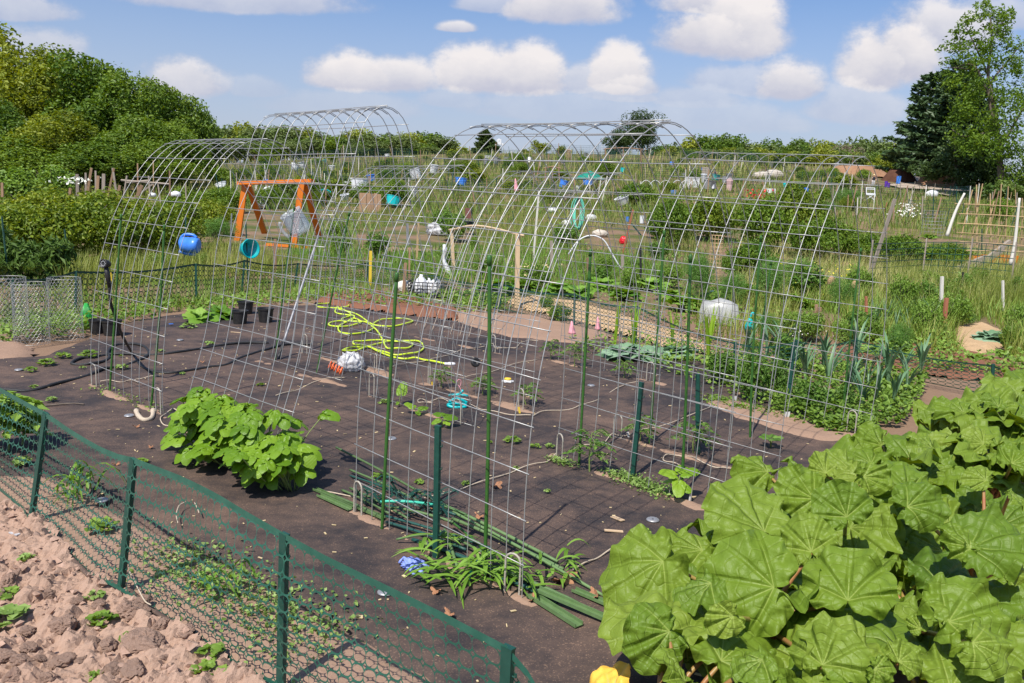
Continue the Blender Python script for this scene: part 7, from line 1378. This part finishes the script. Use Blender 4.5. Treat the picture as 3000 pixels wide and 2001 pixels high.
# ------------------------------------------------------------------ far plots: fences, stakes, shrubs
def frow(pts, h, label, step=48):
    posts = []
    for (x0, y0), (x1, y1) in zip(pts[:-1], pts[1:]):
        n = max(1, int(abs(x1 - x0) / step))
        for i in range(n): posts.append((x0 + (x1 - x0) * i / n, y0 + (y1 - y0) * i / n))
    posts.append(pts[-1]); A = [G(*p) for p in posts]; e = empty('garden_fence', A[0], label, 'fence', 'low fences between the far plots'); B = [a + [rs.normal() * .04, 0, h * (.9 + .2 * rs.rand())] for a in A]
    for a, b in zip(A, B):
        mb = MB(); mb.tube([a - [0, 0, .1], b + [0, 0, .1]], .022, 4); o = mb.build('fence_post', M['tpost' if rs.rand() < .5 else 'wood_grey'], e); o.matrix_parent_inverse = Matrix.Translation(-e.location)
    mb = MB()
    for i in range(len(A) - 1):
        L = np.linalg.norm(A[i + 1] - A[i]); nv = int(L / .16); nh = 7
        for j in range(nv): t = j / nv; a = A[i] * (1 - t) + A[i + 1] * t; b = B[i] * (1 - t) + B[i + 1] * t; s = (A[i + 1] - A[i]) / L * .007; mb.add([a - s, a + s, b + s, b - s], [[0, 1, 2, 3]])
        for j in range(nh + 1): t = j / nh; a = A[i] * (1 - t) + B[i] * t; b = A[i + 1] * (1 - t) + B[i + 1] * t; s = np.array([0, 0, .009]); mb.add([a - s, b - s, b + s, a + s], [[0, 1, 2, 3]])
    o = mb.build('netting', M['netfar'], e); o.matrix_parent_inverse = Matrix.Translation(-e.location)
frow([(640, 505), (900, 500), (1150, 492)], 1.0, 'green mesh fence in the far plots behind the tall arch'); frow([(1150, 480), (1450, 472), (1800, 476)], 1.2, 'green mesh fence on the crest under the conifer'); frow([(1780, 476), (2100, 484), (2330, 502)], 1.3, 'green mesh fence on the crest below the big dark tree'); frow([(1300, 508), (1650, 503), (1980, 508)], 1.1, 'green mesh fence behind the green parasol'); frow([(640, 535), (760, 530), (960, 528)], .9, 'mesh fence behind the orange swing frame'); frow([(2340, 590), (2620, 578), (2850, 572)], 1.1, 'green mesh fence in front of the dirt lot'); frow([(2660, 650), (2800, 640)], 1.1, 'mesh fence with pale stakes left of the trellis'); frow([(2780, 590), (3060, 592)], 1.2, 'green net fence under the tall right-hand trees'); frow([(1290, 575), (1560, 570), (1680, 600)], .9, 'green mesh fence behind the pennant'); frow([(700, 515), (1000, 508), (1280, 500)], 1.1, 'dark mesh fence in the second row of the far plots'); frow([(900, 545), (1250, 535)], 1., 'mesh fence left of the pale pennant'); frow([(1880, 540), (2300, 540), (2540, 552)], 1.2, 'long dark mesh fence in front of the white lattice'); frow([(1600, 462), (2000, 466), (2250, 482)], 1.4, 'dark mesh fence along the skyline under the big dark tree'); frow([(850, 476), (1200, 466)], 1.3, 'dark mesh fence along the skyline left of the conifer'); frow([(2540, 840), (2700, 825), (2960, 850)], 1.0, 'thin grey mesh fence in the tall grass on the right', 90)
rg = np.random.RandomState(17); CLEAR = [(1726, 530, 75), (2557, 530, 45), (2093, 512, 50), (2035, 530, 50), (2549, 578, 45), (1694, 620, 40), (2250, 515, 60), (1083, 600, 60), (2134, 552, 35), (2256, 565, 50), (2631, 530, 50), (2750, 520, 120), (800, 640, 140), (1880, 440, 60)]
def clear(px, base): return all(abs(px - c[0]) > c[2] or base < c[1] + 5 or base > c[1] + 130 for c in CLEAR)
FSN = 0; fp = []
for m_, r_ in [('wood_grey', .03), ('wood_brown', .035), ('tpost', .022), ('bamboo', .02), ('white_wood', .03)]:
    mb = MB(); mb.tube([[0, 0, -.1], [.01, 0, .5], [0, 0, 1.]], r_, 5, rnd=.5); fp.append(mb.build('far_stake', M[m_]))
px_ = np.concatenate([rg.rand(200) * 1950 + 620, rg.rand(50) * 600 + 2400]); py_ = np.concatenate([455 + 150 * rg.rand(200) ** 1.1 + np.abs(px_[:200] - 1600) * .012, 560 + 110 * rg.rand(50)])
gq = Gv(px_, py_); cnt = {}
for i, q in enumerate(gq):
    j = rg.randint(5); o = fp[j]
    if cnt.get(j): o = o.copy(); COL.objects.link(o)
    cnt[j] = 1; o.location = q; h = .8 + 1.1 * rg.rand(); o.scale = (1, 1, h); o.rotation_euler = (rg.normal() * .08, rg.normal() * .1, 0); thing(o, 'thin stake standing in the garden plots in the distance', 'stake', 'thin stakes in the distant plots')
ks = ['shrub', 'shrub_b', 'shrub_c', 'cur', 'rasp_b', 'cur_b']
px_ = np.concatenate([rg.rand(150) * 1950 + 620, rg.rand(30) * 550 + 2450]); py_ = np.concatenate([460 + 140 * rg.rand(150) ** 1.1 + np.abs(px_[:150] - 1550) * .02, 555 + 90 * rg.rand(30)])
for i in range(len(px_)):
    q = Gv([px_[i]], [py_[i]])[0]; k = 1 / pxs(q[1]); W_ = .7 + 1.5 * rg.rand() ** 1.5
    if not clear(px_[i], py_[i]): continue
    bush(ks[rg.randint(6)], px_[i], py_[i], W_ * k, W_ * k * (.45 + .35 * rg.rand()), 'rounded green shrub in the garden plots in the distance', 'shrubs in the distant plots')
# pale odds and ends scattered through the plots: pails, bins, bags
fo = []
for m_, f_ in [('white_pl', .9), ('white_pl', 1.6), ('grey_m', 1.2), ('blue_pl', 1.), ('wood_grey', .5), ('teal_pl', 1.1)]:
    mb = MB(); mb.lathe([(0, 0), (.15, 0), (.18, .3 * f_), (.195, .31 * f_), (.195, .33 * f_), (.17, .33 * f_), (.14, .03), (0, .03)], 10); fo.append(mb.build('garden_pail', M[m_]))
px_ = rg.rand(64) * 1950 + 630; py_ = 458 + 150 * rg.rand(64) + np.abs(px_ - 1600) * .012; gq = Gv(px_, py_); cnt = {}
for i, q in enumerate(gq):
    j = rg.randint(6); o = fo[j]
    if cnt.get(j): o = o.copy(); COL.objects.link(o)
    cnt[j] = 1; o.location = q + [0, 0, .15]; s_ = .8 + .9 * rg.rand(); o.scale = (s_ * (1 + rg.rand()), s_, s_); o.rotation_euler = (rg.normal() * .2, rg.normal() * .2, rg.rand() * 6); thing(o, ['small white pail in the distant plots', 'white bin in the distant plots', 'grey metal pail in the distant plots', 'blue pail in the distant plots', 'low grey wooden tub in the distant plots', 'teal pail in the distant plots'][j], 'pail', ['white pails', 'white bins', 'grey pails', 'blue pails', 'wooden tubs', 'teal pails'][j] + ' in the distant plots')
# trellis frames on the crest
for (x0, x1, top, base, l) in [(1772, 1880, 434, 510, 'tall rough pole trellis below the big dark tree'), (1597, 1640, 490, 540, 'small branch trellis behind the green parasol'), (1660, 1672, 440, 470, 'small frame on the crest')]:
    A, B = G(x0, base), G(x1, base); y = (A[1] + B[1]) / 2; mb = MB(); mb.tube([D(x0, base, y), D(x0 + 2, top, y)], .06, 5); mb.tube([D(x1, base, y), D(x1 - 3, top + 3, y)], .06, 5); mb.tube(smooth_path([D(x0 - 4, top + 3, y), D((x0 + x1) / 2, top - 1, y), D(x1 + 4, top + 4, y)], 4), .05, 5); mb.tube([D((x0 + x1) / 2, base, y), D((x0 + x1) / 2, top, y)], .045, 5); thing(mb.build('pole_trellis', M['wood_brown']), l, 'trellis', 'rough pole trellises on the crest')
mb = MB(); A = G(2643, 500); B = D(2650, 462, A[1]); mb.tube([A, B], .09, 6); thing(mb.build('utility_pole', M['white_pl']), 'short white post beside the dark compost pile', 'post'); mb = MB(); y = 120.; A = D(1460, 452, y); mb.tube([A, D(1462, 425, y)], .08, 5); mb.box(D(1462, 416, y), (.65, .5, .75)); mb.lathe([(.35, 0), (0, .3)], 4, D(1462, 412, y)); mb.box(D(1455, 422, y), (.5, .3, .25)); mb.box(D(1469, 422, y), (.5, .3, .25)); thing(mb.build('birdhouse', M['white_pl']), 'white birdhouse on a pole on the skyline', 'birdhouse')
# ------------------------------------------------------------------ trees
def broad_tree(name, H, W, n, leaf, m, seed, nc=30, base=.1, airy=0., aspect=.6, label=None):
    rng = np.random.RandomState(seed); cl = []
    for i in range(nc):
        d = rng.normal(size=3); d /= np.linalg.norm(d); d[2] = d[2] * .95 + .05; s = rng.rand() ** .5; r = W * (.11 + .12 * rng.rand()); zz = .56 + .4 * d[2] * s; prof = math.sqrt(max(.08, 1 - ((zz - .5) / .56) ** 2))
        cl.append((np.array([d[0] * W * .36 * s * prof * 1.25, d[1] * W * .36 * s * prof * 1.25, H * max(base + .06, zz - .03)]), np.array([r, r, r * (.85 + .35 * rng.rand())])))
    p, nn, rn = crown_points(rng, n, cl, .75, .7); p[:, 2] = np.clip(p[:, 2] * H / np.percentile(p[:, 2], 99.7), H * base * .6, None)
    lf = MB(); cards(lf, p, nn, leaf, rng, aspect, rn, .3); tr = MB()
    tr.tube(smooth_path([[0, 0, -.4], [.0, .02 * W, H * .2], [.02 * W, 0, H * .45], [0, 0, H * .8]], 5), np.linspace(H * .022, H * .006, 16), 8)
    for c, r in cl[::2]:
        z0 = H * (.12 + .35 * rng.rand()); tr.tube(smooth_path([[0, 0, z0], c * [.45, .45, 1] * .5 + np.array([0, 0, z0 * .5 + H * .06]), c], 4), np.linspace(H * .009, H * .002, 9), 5)
    return lf, tr
TP = {}
def tproto(key, name, cat, H, W, n, leaf, m, seed, bark='bark', **kw): TP[key] = dict(d=broad_tree(name, H, W, n, leaf, m, seed, **kw), name=name, cat=cat, H=H, W=W, m=m, bark=bark, obj=None)
def tree(key, px, top, wpx, y, label, group, base=None, rz=None):
    d = TP[key]; u = ray(px, top); x = (u[0] / u[1]) * y; p = np.array([x, y, T(x, y)]) if base is None else D(px, base, y)
    H = D(px, top, y)[2] - p[2]; k = pxs(y)
    if d['obj'] is None:
        e = empty(d['name'], p); a = d['d'][0].build('crown', M[d['m']], e); b = d['d'][1].build('trunk', M[d['bark']], e, True); d['obj'] = e; d['kids'] = {e.name: [a, b]}; o = e
    else: o = copy_tree(d['obj'], None, d['kids'])
    o.location = p; o.scale = (wpx * k / d['W'], wpx * k / d['W'], H / d['H']); o.rotation_euler = (0, 0, rs.rand() * 6.3 if rz is None else rz); return thing(o, label, d['cat'], group)
tproto('g1', 'broadleaf_tree', 'tree', 9.5, 7., 14000, .3, 'tree', 201, base=.03, nc=40); tproto('g2', 'broadleaf_tree', 'tree', 9.5, 7., 14000, .3, 'treey', 202, base=.03, nc=40); tproto('g3', 'broadleaf_tree', 'tree', 8., 7., 12000, .3, 'tree', 203, base=.02, nc=40)
GG = 'broadleaf trees of the left grove'
for key, px, top, w, y, l in [('g2', -40, 80, 330, 66, 'tree at the left picture edge of the grove'), ('g2', 120, 150, 300, 64, 'pale yellow-green tree in the upper left of the grove'), ('g2', 200, 158, 220, 70, 'back tree with a yellowish top in the grove'), ('g1', 265, 172, 290, 63, 'tree with a broad rounded top in the middle of the grove'), ('g1', 375, 205, 250, 62, 'tree right of the middle of the grove'), ('g2', 420, 245, 150, 72, 'back tree behind the right half of the grove'), ('g1', 475, 250, 220, 62, 'dense tree near the right end of the grove'), ('g3', 545, 285, 170, 63, 'tree at the right end of the grove, top against the sky'), ('g3', 600, 335, 110, 66, 'smallest tree closing the right end of the grove'), ('g3', 20, 300, 260, 56, 'lower front tree at the left of the grove'), ('g2', 190, 330, 250, 55, 'lower front tree below the yellow-green tree'), ('g3', 360, 340, 240, 56, 'lower front tree in the middle of the grove'), ('g1', 500, 360, 210, 57, 'lower front tree at the right of the grove'), ('g3', 90, 400, 260, 53, 'bushy undergrowth tree at the foot of the grove, left'), ('g3', 280, 420, 260, 53, 'bushy undergrowth tree at the foot of the grove, middle'), ('g3', 450, 420, 230, 54, 'bushy undergrowth tree at the foot of the grove, right')]: tree(key, px, top, w, y, l, GG)
tproto('f1', 'distant_tree', 'tree', 11., 9., 2400, .75, 'far_tree', 211, base=.02, nc=30); tproto('f2', 'distant_tree', 'tree', 10., 9., 2400, .75, 'tree', 212, base=.02, nc=30); tproto('f3', 'distant_tree', 'tree', 9., 9., 2000, .75, 'treey', 213, base=.02, nc=26); tproto('f4', 'distant_bare_tree', 'bare tree', 9., 8., 2600, .8, 'bare', 214, base=.03, nc=24, aspect=.12)
FR = 'trees of the distant treeline on the left'
top_l = [(600, 390), (640, 382), (680, 372), (715, 364), (750, 372), (800, 375), (840, 372), (890, 378), (940, 392), (985, 405), (1030, 392), (1055, 380), (1090, 396), (1130, 398), (1160, 398), (1200, 392), (1235, 394), (1262, 393), (1290, 402), (1312, 418), (1330, 432)]
rt = np.random.RandomState(5)
for i, (px, t) in enumerate(top_l): tree(['f1', 'f2', 'f1', 'f3'][i % 4] if px < 1300 else 'f3', px, t - 4, 95 + 35 * rt.rand(), 175 + 25 * rt.rand(), 'rounded tree in the distant treeline left of the front arch', FR)
for i in range(24): px = 600 + i * 29; tree(['f1', 'f2', 'f1'][i % 3], px, 396 + 26 * rt.rand() + max(0, (px - 1240) * .4), 74 + 25 * rt.rand(), 150 + 10 * rt.rand(), 'rounded tree in the distant treeline left of the front arch', FR)
FR2 = 'trees of the distant treeline on the right'
for i, (px, t) in enumerate([(1950, 430), (1985, 425), (2030, 408), (2070, 402), (2110, 398), (2150, 400), (2185, 415), (2215, 425), (2262, 412), (2300, 425), (2335, 412), (2370, 412), (2410, 415), (2440, 420), (2500, 412), (2540, 408), (2570, 408), (2600, 420), (2630, 430), (2660, 430)]): tree(['f2', 'f1', 'f3', 'f2', 'f1'][i % 5], px, t - 4, 84 + 30 * rt.rand(), 185 + 20 * rt.rand(), 'rounded tree in the distant treeline right of the big dark tree', FR2)
for i in range(24): px = 1960 + i * 30; tree(['f3', 'f1', 'f2'][i % 3], px, 428 + 20 * rt.rand() + max(0, (px - 2350) * .035), 70 + 20 * rt.rand(), 150 + 10 * rt.rand(), 'rounded tree in the distant treeline right of the big dark tree', FR2)
for i, (px, t) in enumerate([(2445, 425), (2475, 422), (2500, 432), (2640, 440), (2420, 440)]): tree('f4', px, t, 70, 170, 'leafless greyish-brown tree in the distant right treeline', 'leafless trees of the right treeline')
# single trees on the crest
tproto('dk', 'dark_tree', 'tree', 9.5, 8., 9000, .3, 'treed', 221, base=.08, nc=38); tproto('dk2', 'dark_tree', 'tree', 6., 5.5, 4000, .3, 'treed', 222, base=.06, nc=24); tproto('yl', 'yellow_green_tree', 'tree', 4., 4., 2200, .3, 'treey', 223, base=.05, nc=16)
tree('dk', 1882, 325, 150, 115, 'big dark spreading tree standing alone on the crest', None, 462); tree('dk2', 1800, 378, 95, 117, 'lower dark tree at the left side of the big dark tree', None, 462); tree('yl', 1580, 411, 64, 112, 'small rounded bright yellow-green tree on the crest', None, 460); tree('yl', 1645, 428, 60, 120, 'low flat green tree on the crest right of the bright one', None, 462); tree('yl', 1545, 437, 50, 118, 'low shrub-like tree left of the bright yellow-green tree', None, 462); tree('yl', 1960, 428, 60, 112, 'light green low tree right of the big dark tree', None, 478)
def conifer(name, H, R_, m, seed, nwh, leaf, label, cat, px=None, base=None, top=None, y=None, irr=.25, p=None, base0=.08, dens=1., up=.12, power=.75, group=None):
    rng = np.random.RandomState(seed)
    if p is None: p = D(px, base, y); H = D(px, top, y)[2] - p[2]
    e = empty(name, p, label, cat, group); lf, tr = MB(), MB(); tr.tube([[0, 0, -.4], [0, 0, H * .5], [0, 0, H * .97]], [H * .018, H * .012, H * .002], 8)
    for w in range(nwh):
        z = H * (base0 + (1 - base0) * (w + rng.rand() * .5) / nwh); rel = z / H; L0 = R_ * max(.05, (1 - rel)) ** power * (1 if rel > .22 else .75 + rel)
        for b in range(5):
            a = b * 1.257 + w * .8 + rng.normal() * .25; L = L0 * (1 - irr + 2 * irr * rng.rand()); d = np.array([math.cos(a), math.sin(a), 0]); tip = d * L + [0, 0, z + L * up * (1 if rel < .7 else 2.5) - .1 * L]
            br = smooth_path([[0, 0, z], d * L * .5 + [0, 0, z - .04 * L], tip], 4); tr.tube(br, np.linspace(.012 * R_ + .01, .01, len(br)), 4)
            k = max(3, int(dens * (10 + 16 * L / R_))); t = .25 + .75 * rng.rand(k) ** .7; c = np.stack([np.interp(t, np.linspace(0, 1, len(br)), br[:, q]) for q in range(3)], 1); sd_ = np.array([-d[1], d[0], 0])
            c = c + sd_ * (rng.normal(size=(k, 1)) * L * .16 * (1.15 - t[:, None])) + [0, 0, .05]
            cards(lf, c, np.array([0, 0, .7]) + rng.normal(size=(k, 3)) * .55, leaf, rng, .4, .3 + .6 * rng.rand(k), .1, ax=np.tile(d + [0, 0, .35], (k, 1)))
    lf.build('crown', M[m], e); tr.build('trunk', M['bark'], e, True); return e
conifer('conifer_tree', 1, 2.1, 'treed', 301, 22, .5, 'small dark conical conifer standing alone on the crest', 'conifer', 1420, 462, 380, 112, .3, dens=3.)
PG = 'dark pines at the right'
conifer('pine_tree', 1, 4.6, 'pine', 302, 26, .85, 'tallest dark pine with layered branches left of the elm', 'pine', 2775, 528, 178, 88, .3, dens=2.6, power=.55, group=PG)
conifer('pine_tree', 1, 4.7, 'pine', 303, 24, .85, 'dark pine at the left outline, its branch tips against the sky', 'pine', 2700, 524, 215, 92, .3, dens=2.6, power=.55, group=PG)
conifer('pine_tree', 1, 3.4, 'pine', 304, 22, .85, 'dark pine between the left pine and the elm, lower', 'pine', 2830, 530, 240, 86, .3, dens=2.6, power=.5, group=PG)
# tall airy elm built limb by limb
def limb_tree(name, label, y, base, limbs, clumps, m, leaf, n, seed, r0, cat='tree'):
    rng = np.random.RandomState(seed); p = D(*base, y); e = empty(name, p, label, cat); k = pxs(y); tr = MB(); lf = MB(); W3 = lambda q: D(q[0], q[1], y + (q[2] if len(q) > 2 else 0)) - p
    for pts, a, b in limbs: q = smooth_path([W3(z) for z in pts], 5); tr.tube(q, np.linspace(a, b, len(q)), 7)
    cl = [(W3((cx, cy, dy)), np.array([rx * k, max(rx, ry) * k, ry * k])) for cx, cy, rx, ry, dy, wt in clumps]; w = np.array([c[5] for c in clumps], float); w /= w.sum()
    idx = rng.choice(len(cl), n, p=w); C = np.array([c for c, _ in cl])[idx]; R = np.array([r for _, r in cl])[idx]
    # small sprays inside every clump
    sub = rng.normal(size=(len(cl), 16, 3)); sub /= np.linalg.norm(sub, axis=2)[..., None]; s = sub[idx, rng.randint(16, size=n)] * (.35 + .65 * rng.rand(n, 1) ** .5)
    pp = C + R * (s * .9 + rng.normal(size=(n, 3)) * .16); rn = .5 * rng.rand(len(cl))[idx] + .5 * rng.rand(n); cards(lf, pp, rng.normal(size=(n, 3)) * .6 + [0, -.1, .6], leaf, rng, .55, rn, .3)
    lf.build('crown', M[m], e); tr.build('trunk', M['bark'], e, True); return e
E_L = [([(2935, 560), (2932, 500), (2925, 430), (2915, 330), (2895, 220), (2905, 120), (2900, 40)], .32, .04), ([(2915, 330), (2880, 240), (2850, 190), (2800, 195)], .14, .03), ([(2870, 215, .5), (2820, 200), (2765, 198)], .09, .025), ([(2925, 430), (2900, 300), (2905, 240), (2960, 170), (2990, 130)], .16, .03), ([(2920, 380), (2830, 400), (2790, 380)], .1, .03), ([(2928, 440), (2990, 330), (3040, 230)], .14, .04), ([(2896, 220), (2850, 120), (2830, 80)], .08, .02), ([(2905, 120), (2940, 60), (2950, 30)], .06, .02)]
E_C = [(2880, 30, 40, 26, 0, 3), (2850, 60, 36, 24, 0, 2.5), (2915, 65, 42, 34, 0, 4), (2945, 45, 26, 30, .4, 2), (2825, 95, 40, 24, 0, 3), (2900, 110, 60, 34, 0, 5), (2950, 110, 30, 34, 0, 2.5), (2790, 135, 40, 22, -.4, 2.5), (2850, 140, 50, 30, 0, 4), (2920, 165, 55, 34, 0, 5), (2800, 180, 44, 26, 0, 2.5), (2870, 195, 60, 34, -.5, 5), (2985, 130, 26, 26, 0, 1.5), (2960, 200, 44, 36, 0, 4), (3000, 200, 40, 50, .5, 3), (2830, 240, 70, 40, 0, 6), (2900, 260, 70, 44, -.8, 7), (2970, 270, 60, 50, 0, 6), (2780, 230, 40, 26, .5, 2.5), (2860, 310, 80, 46, -.8, 8), (2940, 330, 80, 50, -1, 8), (3010, 330, 60, 60, 0, 6), (2880, 380, 80, 46, -1, 8), (2960, 400, 80, 50, -1, 8), (2810, 330, 50, 36, .3, 4), (3030, 430, 70, 60, 0, 7), (2905, 440, 60, 36, -1.4, 6), (2985, 470, 70, 40, -1, 7), (2850, 430, 50, 36, -.6, 5), (2820, 400, 46, 30, 0, 4), (2955, 510, 40, 30, -1.2, 3), (3040, 510, 60, 50, -1, 6)]
limb_tree('elm_tree', 'tall airy broadleaf tree at the right picture edge with visible pale limbs', 74., (2935, 560), E_L, E_C, 'tree_r', .27, 12500, 61, .3)
limb_tree('shade_tree', 'dark leafy tree low between the pines and the tall airy tree', 80., (2800, 545), [([(2800, 545), (2800, 480), (2795, 400)], .2, .05), ([(2800, 500), (2850, 440), (2870, 400)], .1, .04)], [(2790, 480, 60, 40, 0, 6), (2850, 490, 70, 40, -.5, 7), (2740, 500, 40, 26, 0, 3), (2830, 440, 60, 40, 0, 6), (2890, 520, 60, 34, -.8, 6), (2700, 505, 40, 22, 0, 3), (2960, 535, 70, 28, -.8, 5), (2820, 525, 60, 24, -.8, 4), (2870, 460, 60, 40, 0, 6), (3020, 540, 70, 30, 0, 5)], 'treed', .34, 9000, 62, .2)
limb_tree('pale_shrub', 'light green shrub at the foot of the tall airy tree', 70., (2975, 585), [([(2975, 585), (2975, 540)], .06, .03)], [(2960, 555, 50, 26, 0, 4), (3010, 560, 60, 30, 0, 5), (2900, 560, 40, 18, 0, 3)], 'shrub', .3, 2600, 63, .1, 'shrub')
# ------------------------------------------------------------------ heaps, lot, people
def heap(px0, px1, top, base, m, label, y, seed, cat='heap', name='mulch_heap'):
    A, B = D(px0, base, y), D(px1, base, y); w_ = np.linalg.norm(B - A); h_ = (base - top) * pxs(y); n = 44; X, Y = np.meshgrid(np.linspace(-1.1, 1.1, n), np.linspace(-1.1, 1.1, n)); r = np.hypot(X, Y)
    z = h_ * np.clip(1.15 - r ** 1.6 * 1.15, -.15, .8) / .8 * (.75 + .5 * fbm(X, Y, 2.2, 4, seed)) + .12 * h_ * (fbm(X, Y, 9, 3, seed + 3) - .5); c = (A + B) / 2; c[2] = T(c[0], c[1]); mb = MB(); i = np.arange(n - 1)[:, None] * n; j = np.arange(n - 1)[None]
    z = z * ((D((px0 + px1) / 2, top, y)[2] - c[2]) / max(z.max(), .01)); mb.add(np.stack([X * w_ / 2, Y * w_ * .32, z - .15], -1), np.stack([i + j, i + j + 1, i + n + j + 1, i + n + j], -1).reshape(-1, 4)); return thing(_at(mb.build(name, M[m], smooth=True), c), label, cat, 'mulch heaps at the dirt lot')
heap(2400, 2610, 478, 520, 'pile', 'wide tan brush heap behind the arch end', 100, 1); heap(2578, 2690, 490, 528, 'pile2', 'dark brown compost heap in the middle', 93, 2); heap(2672, 2830, 496, 536, 'pile', 'reddish mulch heap under the dark pines', 90, 3)
lot = [(2600, 545), (2640, 532), (2720, 528), (2840, 535), (2870, 560), (2780, 580), (2700, 560), (2640, 558)]
q = Gv([p[0] for p in lot], [p[1] for p in lot]); cx_, cy_ = q[:, 0].mean(), q[:, 1].mean(); X, Y = np.meshgrid(np.linspace(q[:, 0].min() - 1, q[:, 0].max() + 1, 40), np.linspace(q[:, 1].min() - 1, q[:, 1].max() + 1, 40)); sheet('dirt_lot', X, Y, Tv(X, Y) + .14, M['lot'], inside([tuple(a[:2]) for a in q], X + 2 * (fbm(X, Y, .3, 3, 5) - .5), Y))
mb = MB(); a, b = G(2660, 530), G(2690, 528); mb.beam(a + [0, 0, .2], b + [0, 0, .2], .5, .3); mb.beam(a + [.3, 0, .45], b + [-.3, .2, .5], .3, .2); thing(mb.build('log_pile', M['wood_grey']), 'low pile of boards between the heaps', 'board pile')
def person(px, feet, head, y, label, top_m, leg_m, hat=None, pose='hip', rz=0., back=None):
    p = G(px, feet) if y is None else D(px, feet, y); H = (D(px, head, p[1])[2] - p[2]); s = H / 1.7
    e = empty('person', p, label, 'person', rz=rz); me = bpy.data.meshes.new('body')
    J = [(0, 0, .95, .15), (0, 0, 1.15, .13), (0, 0, 1.38, .15), (0, 0, 1.47, .06), (0, -.01, 1.54, .075), (0, 0, 1.63, .095), (.1, 0, .9, .1), (.11, .02, .5, .068), (.12, .0, .1, .048), (.13, -.1, .04, .045), (-.1, 0, .9, .1), (-.1, 0, .5, .068), (-.1, .02, .1, .048), (-.11, -.08, .04, .045), (.2, 0, 1.38, .062)]
    if pose == 'hip': J += [(.4, .02, 1.18, .045), (.2, -.1, 1.02, .036), (.16, -.14, 1.0, .03), (-.2, 0, 1.38, .062), (-.28, .02, 1.12, .045), (-.26, -.08, .88, .036), (-.25, -.1, .8, .03)]
    else: J += [(.27, -.08, 1.15, .045), (.2, -.28, 1.05, .036), (.18, -.35, 1.05, .03), (-.2, 0, 1.38, .062), (-.26, .0, 1.12, .045), (-.22, -.2, .95, .036), (-.2, -.27, .93, .03)]
    E = [(0, 1), (1, 2), (2, 3), (3, 4), (4, 5), (0, 6), (6, 7), (7, 8), (8, 9), (0, 10), (10, 11), (11, 12), (12, 13), (2, 14), (14, 15), (15, 16), (16, 17), (2, 18), (18, 19), (19, 20), (20, 21)]
    me.from_pydata([Vector(j[:3]) * s for j in J], E, []); o = bpy.data.objects.new('body', me); COL.objects.link(o); o.parent = e; sk = o.modifiers.new('skin', 'SKIN')
    for v, j in zip(me.skin_vertices[0].data, J): v.radius = (j[3] * s, j[3] * s)
    me.skin_vertices[0].data[0].use_root = True; sb = o.modifiers.new('sub', 'SUBSURF'); sb.levels = sb.render_levels = 1; me.materials.append(M['skin'])
    def shell(name, m, prof, c=(0, 0, 0)): mb = MB(); mb.lathe([(r * s, z * s) for r, z in prof], 14, np.array(c) * s); q = mb.build(name, M[m], e, True); q.scale = (1, .75, 1); return q
    shell('shirt', top_m, [(.0, 1.47), (.13, 1.45), (.2, 1.4), (.2, 1.3), (.175, 1.12), (.18, .98), (.16, .97)])
    mb = MB()
    for sx in (1, -1): mb.tube(np.array([[.09 * sx, 0, 1.0], [.105 * sx, .015, .75], [.11 * sx, .02, .5], [.115 * sx, .01, .08]]) * s, np.array([.125, .115, .09, .085]) * s, 10)
    mb.build('trousers', M[leg_m], e, True)
    if hat: shell('hat', hat, [(.22, 1.66), (.2, 1.675), (.1, 1.68), (.1, 1.76), (.07, 1.79), (0, 1.795)])
    else: shell('hair', 'dark_cloth', [(.105, 1.6), (.115, 1.66), (.1, 1.72), (.05, 1.755), (0, 1.76)])
    if back: mb = MB(); mb.box(np.array([0, -.2, 1.22]) * s, np.array([.3, .18, .45]) * s); q = mb.build('backpack', M[back], e); bv = q.modifiers.new('round', 'BEVEL'); bv.width = .06 * s; bv.segments = 3
    mb = MB()
    for sx in (1, -1): mb.box(np.array([.12 * sx, -.05, .04]) * s, np.array([.09, .26, .08]) * s)
    mb.build('shoes', M['dark_cloth'], e); return e
person(2557, 551, 512, None, 'person with a straw hat, black top and light trousers, hand on hip', 'dark_cloth', 'grey_cloth', 'straw', 'hip'); person(2093, 530, 497, None, 'person in dark clothes seen from behind among the far plots', 'dark_cloth', 'dark_cloth', None, 'work', 2.8, 'dark_cloth')
mb = MB(); y = G(2135, 565)[1]; c = D(2135, 562, y); mb.lathe([(.22, .1), (.2, .5), (.26, .8), (.1, 1.0), (0, 1.02)], 9, c); mb.tube([c, c + [0, 0, 1.]], .02, 5); thing(mb.build('scarecrow_cloth', M['palepink']), 'pale pink cloth draped over a stick in the far plots', 'cloth')
# anything with no data left over keeps nothing; tidy unused prototypes
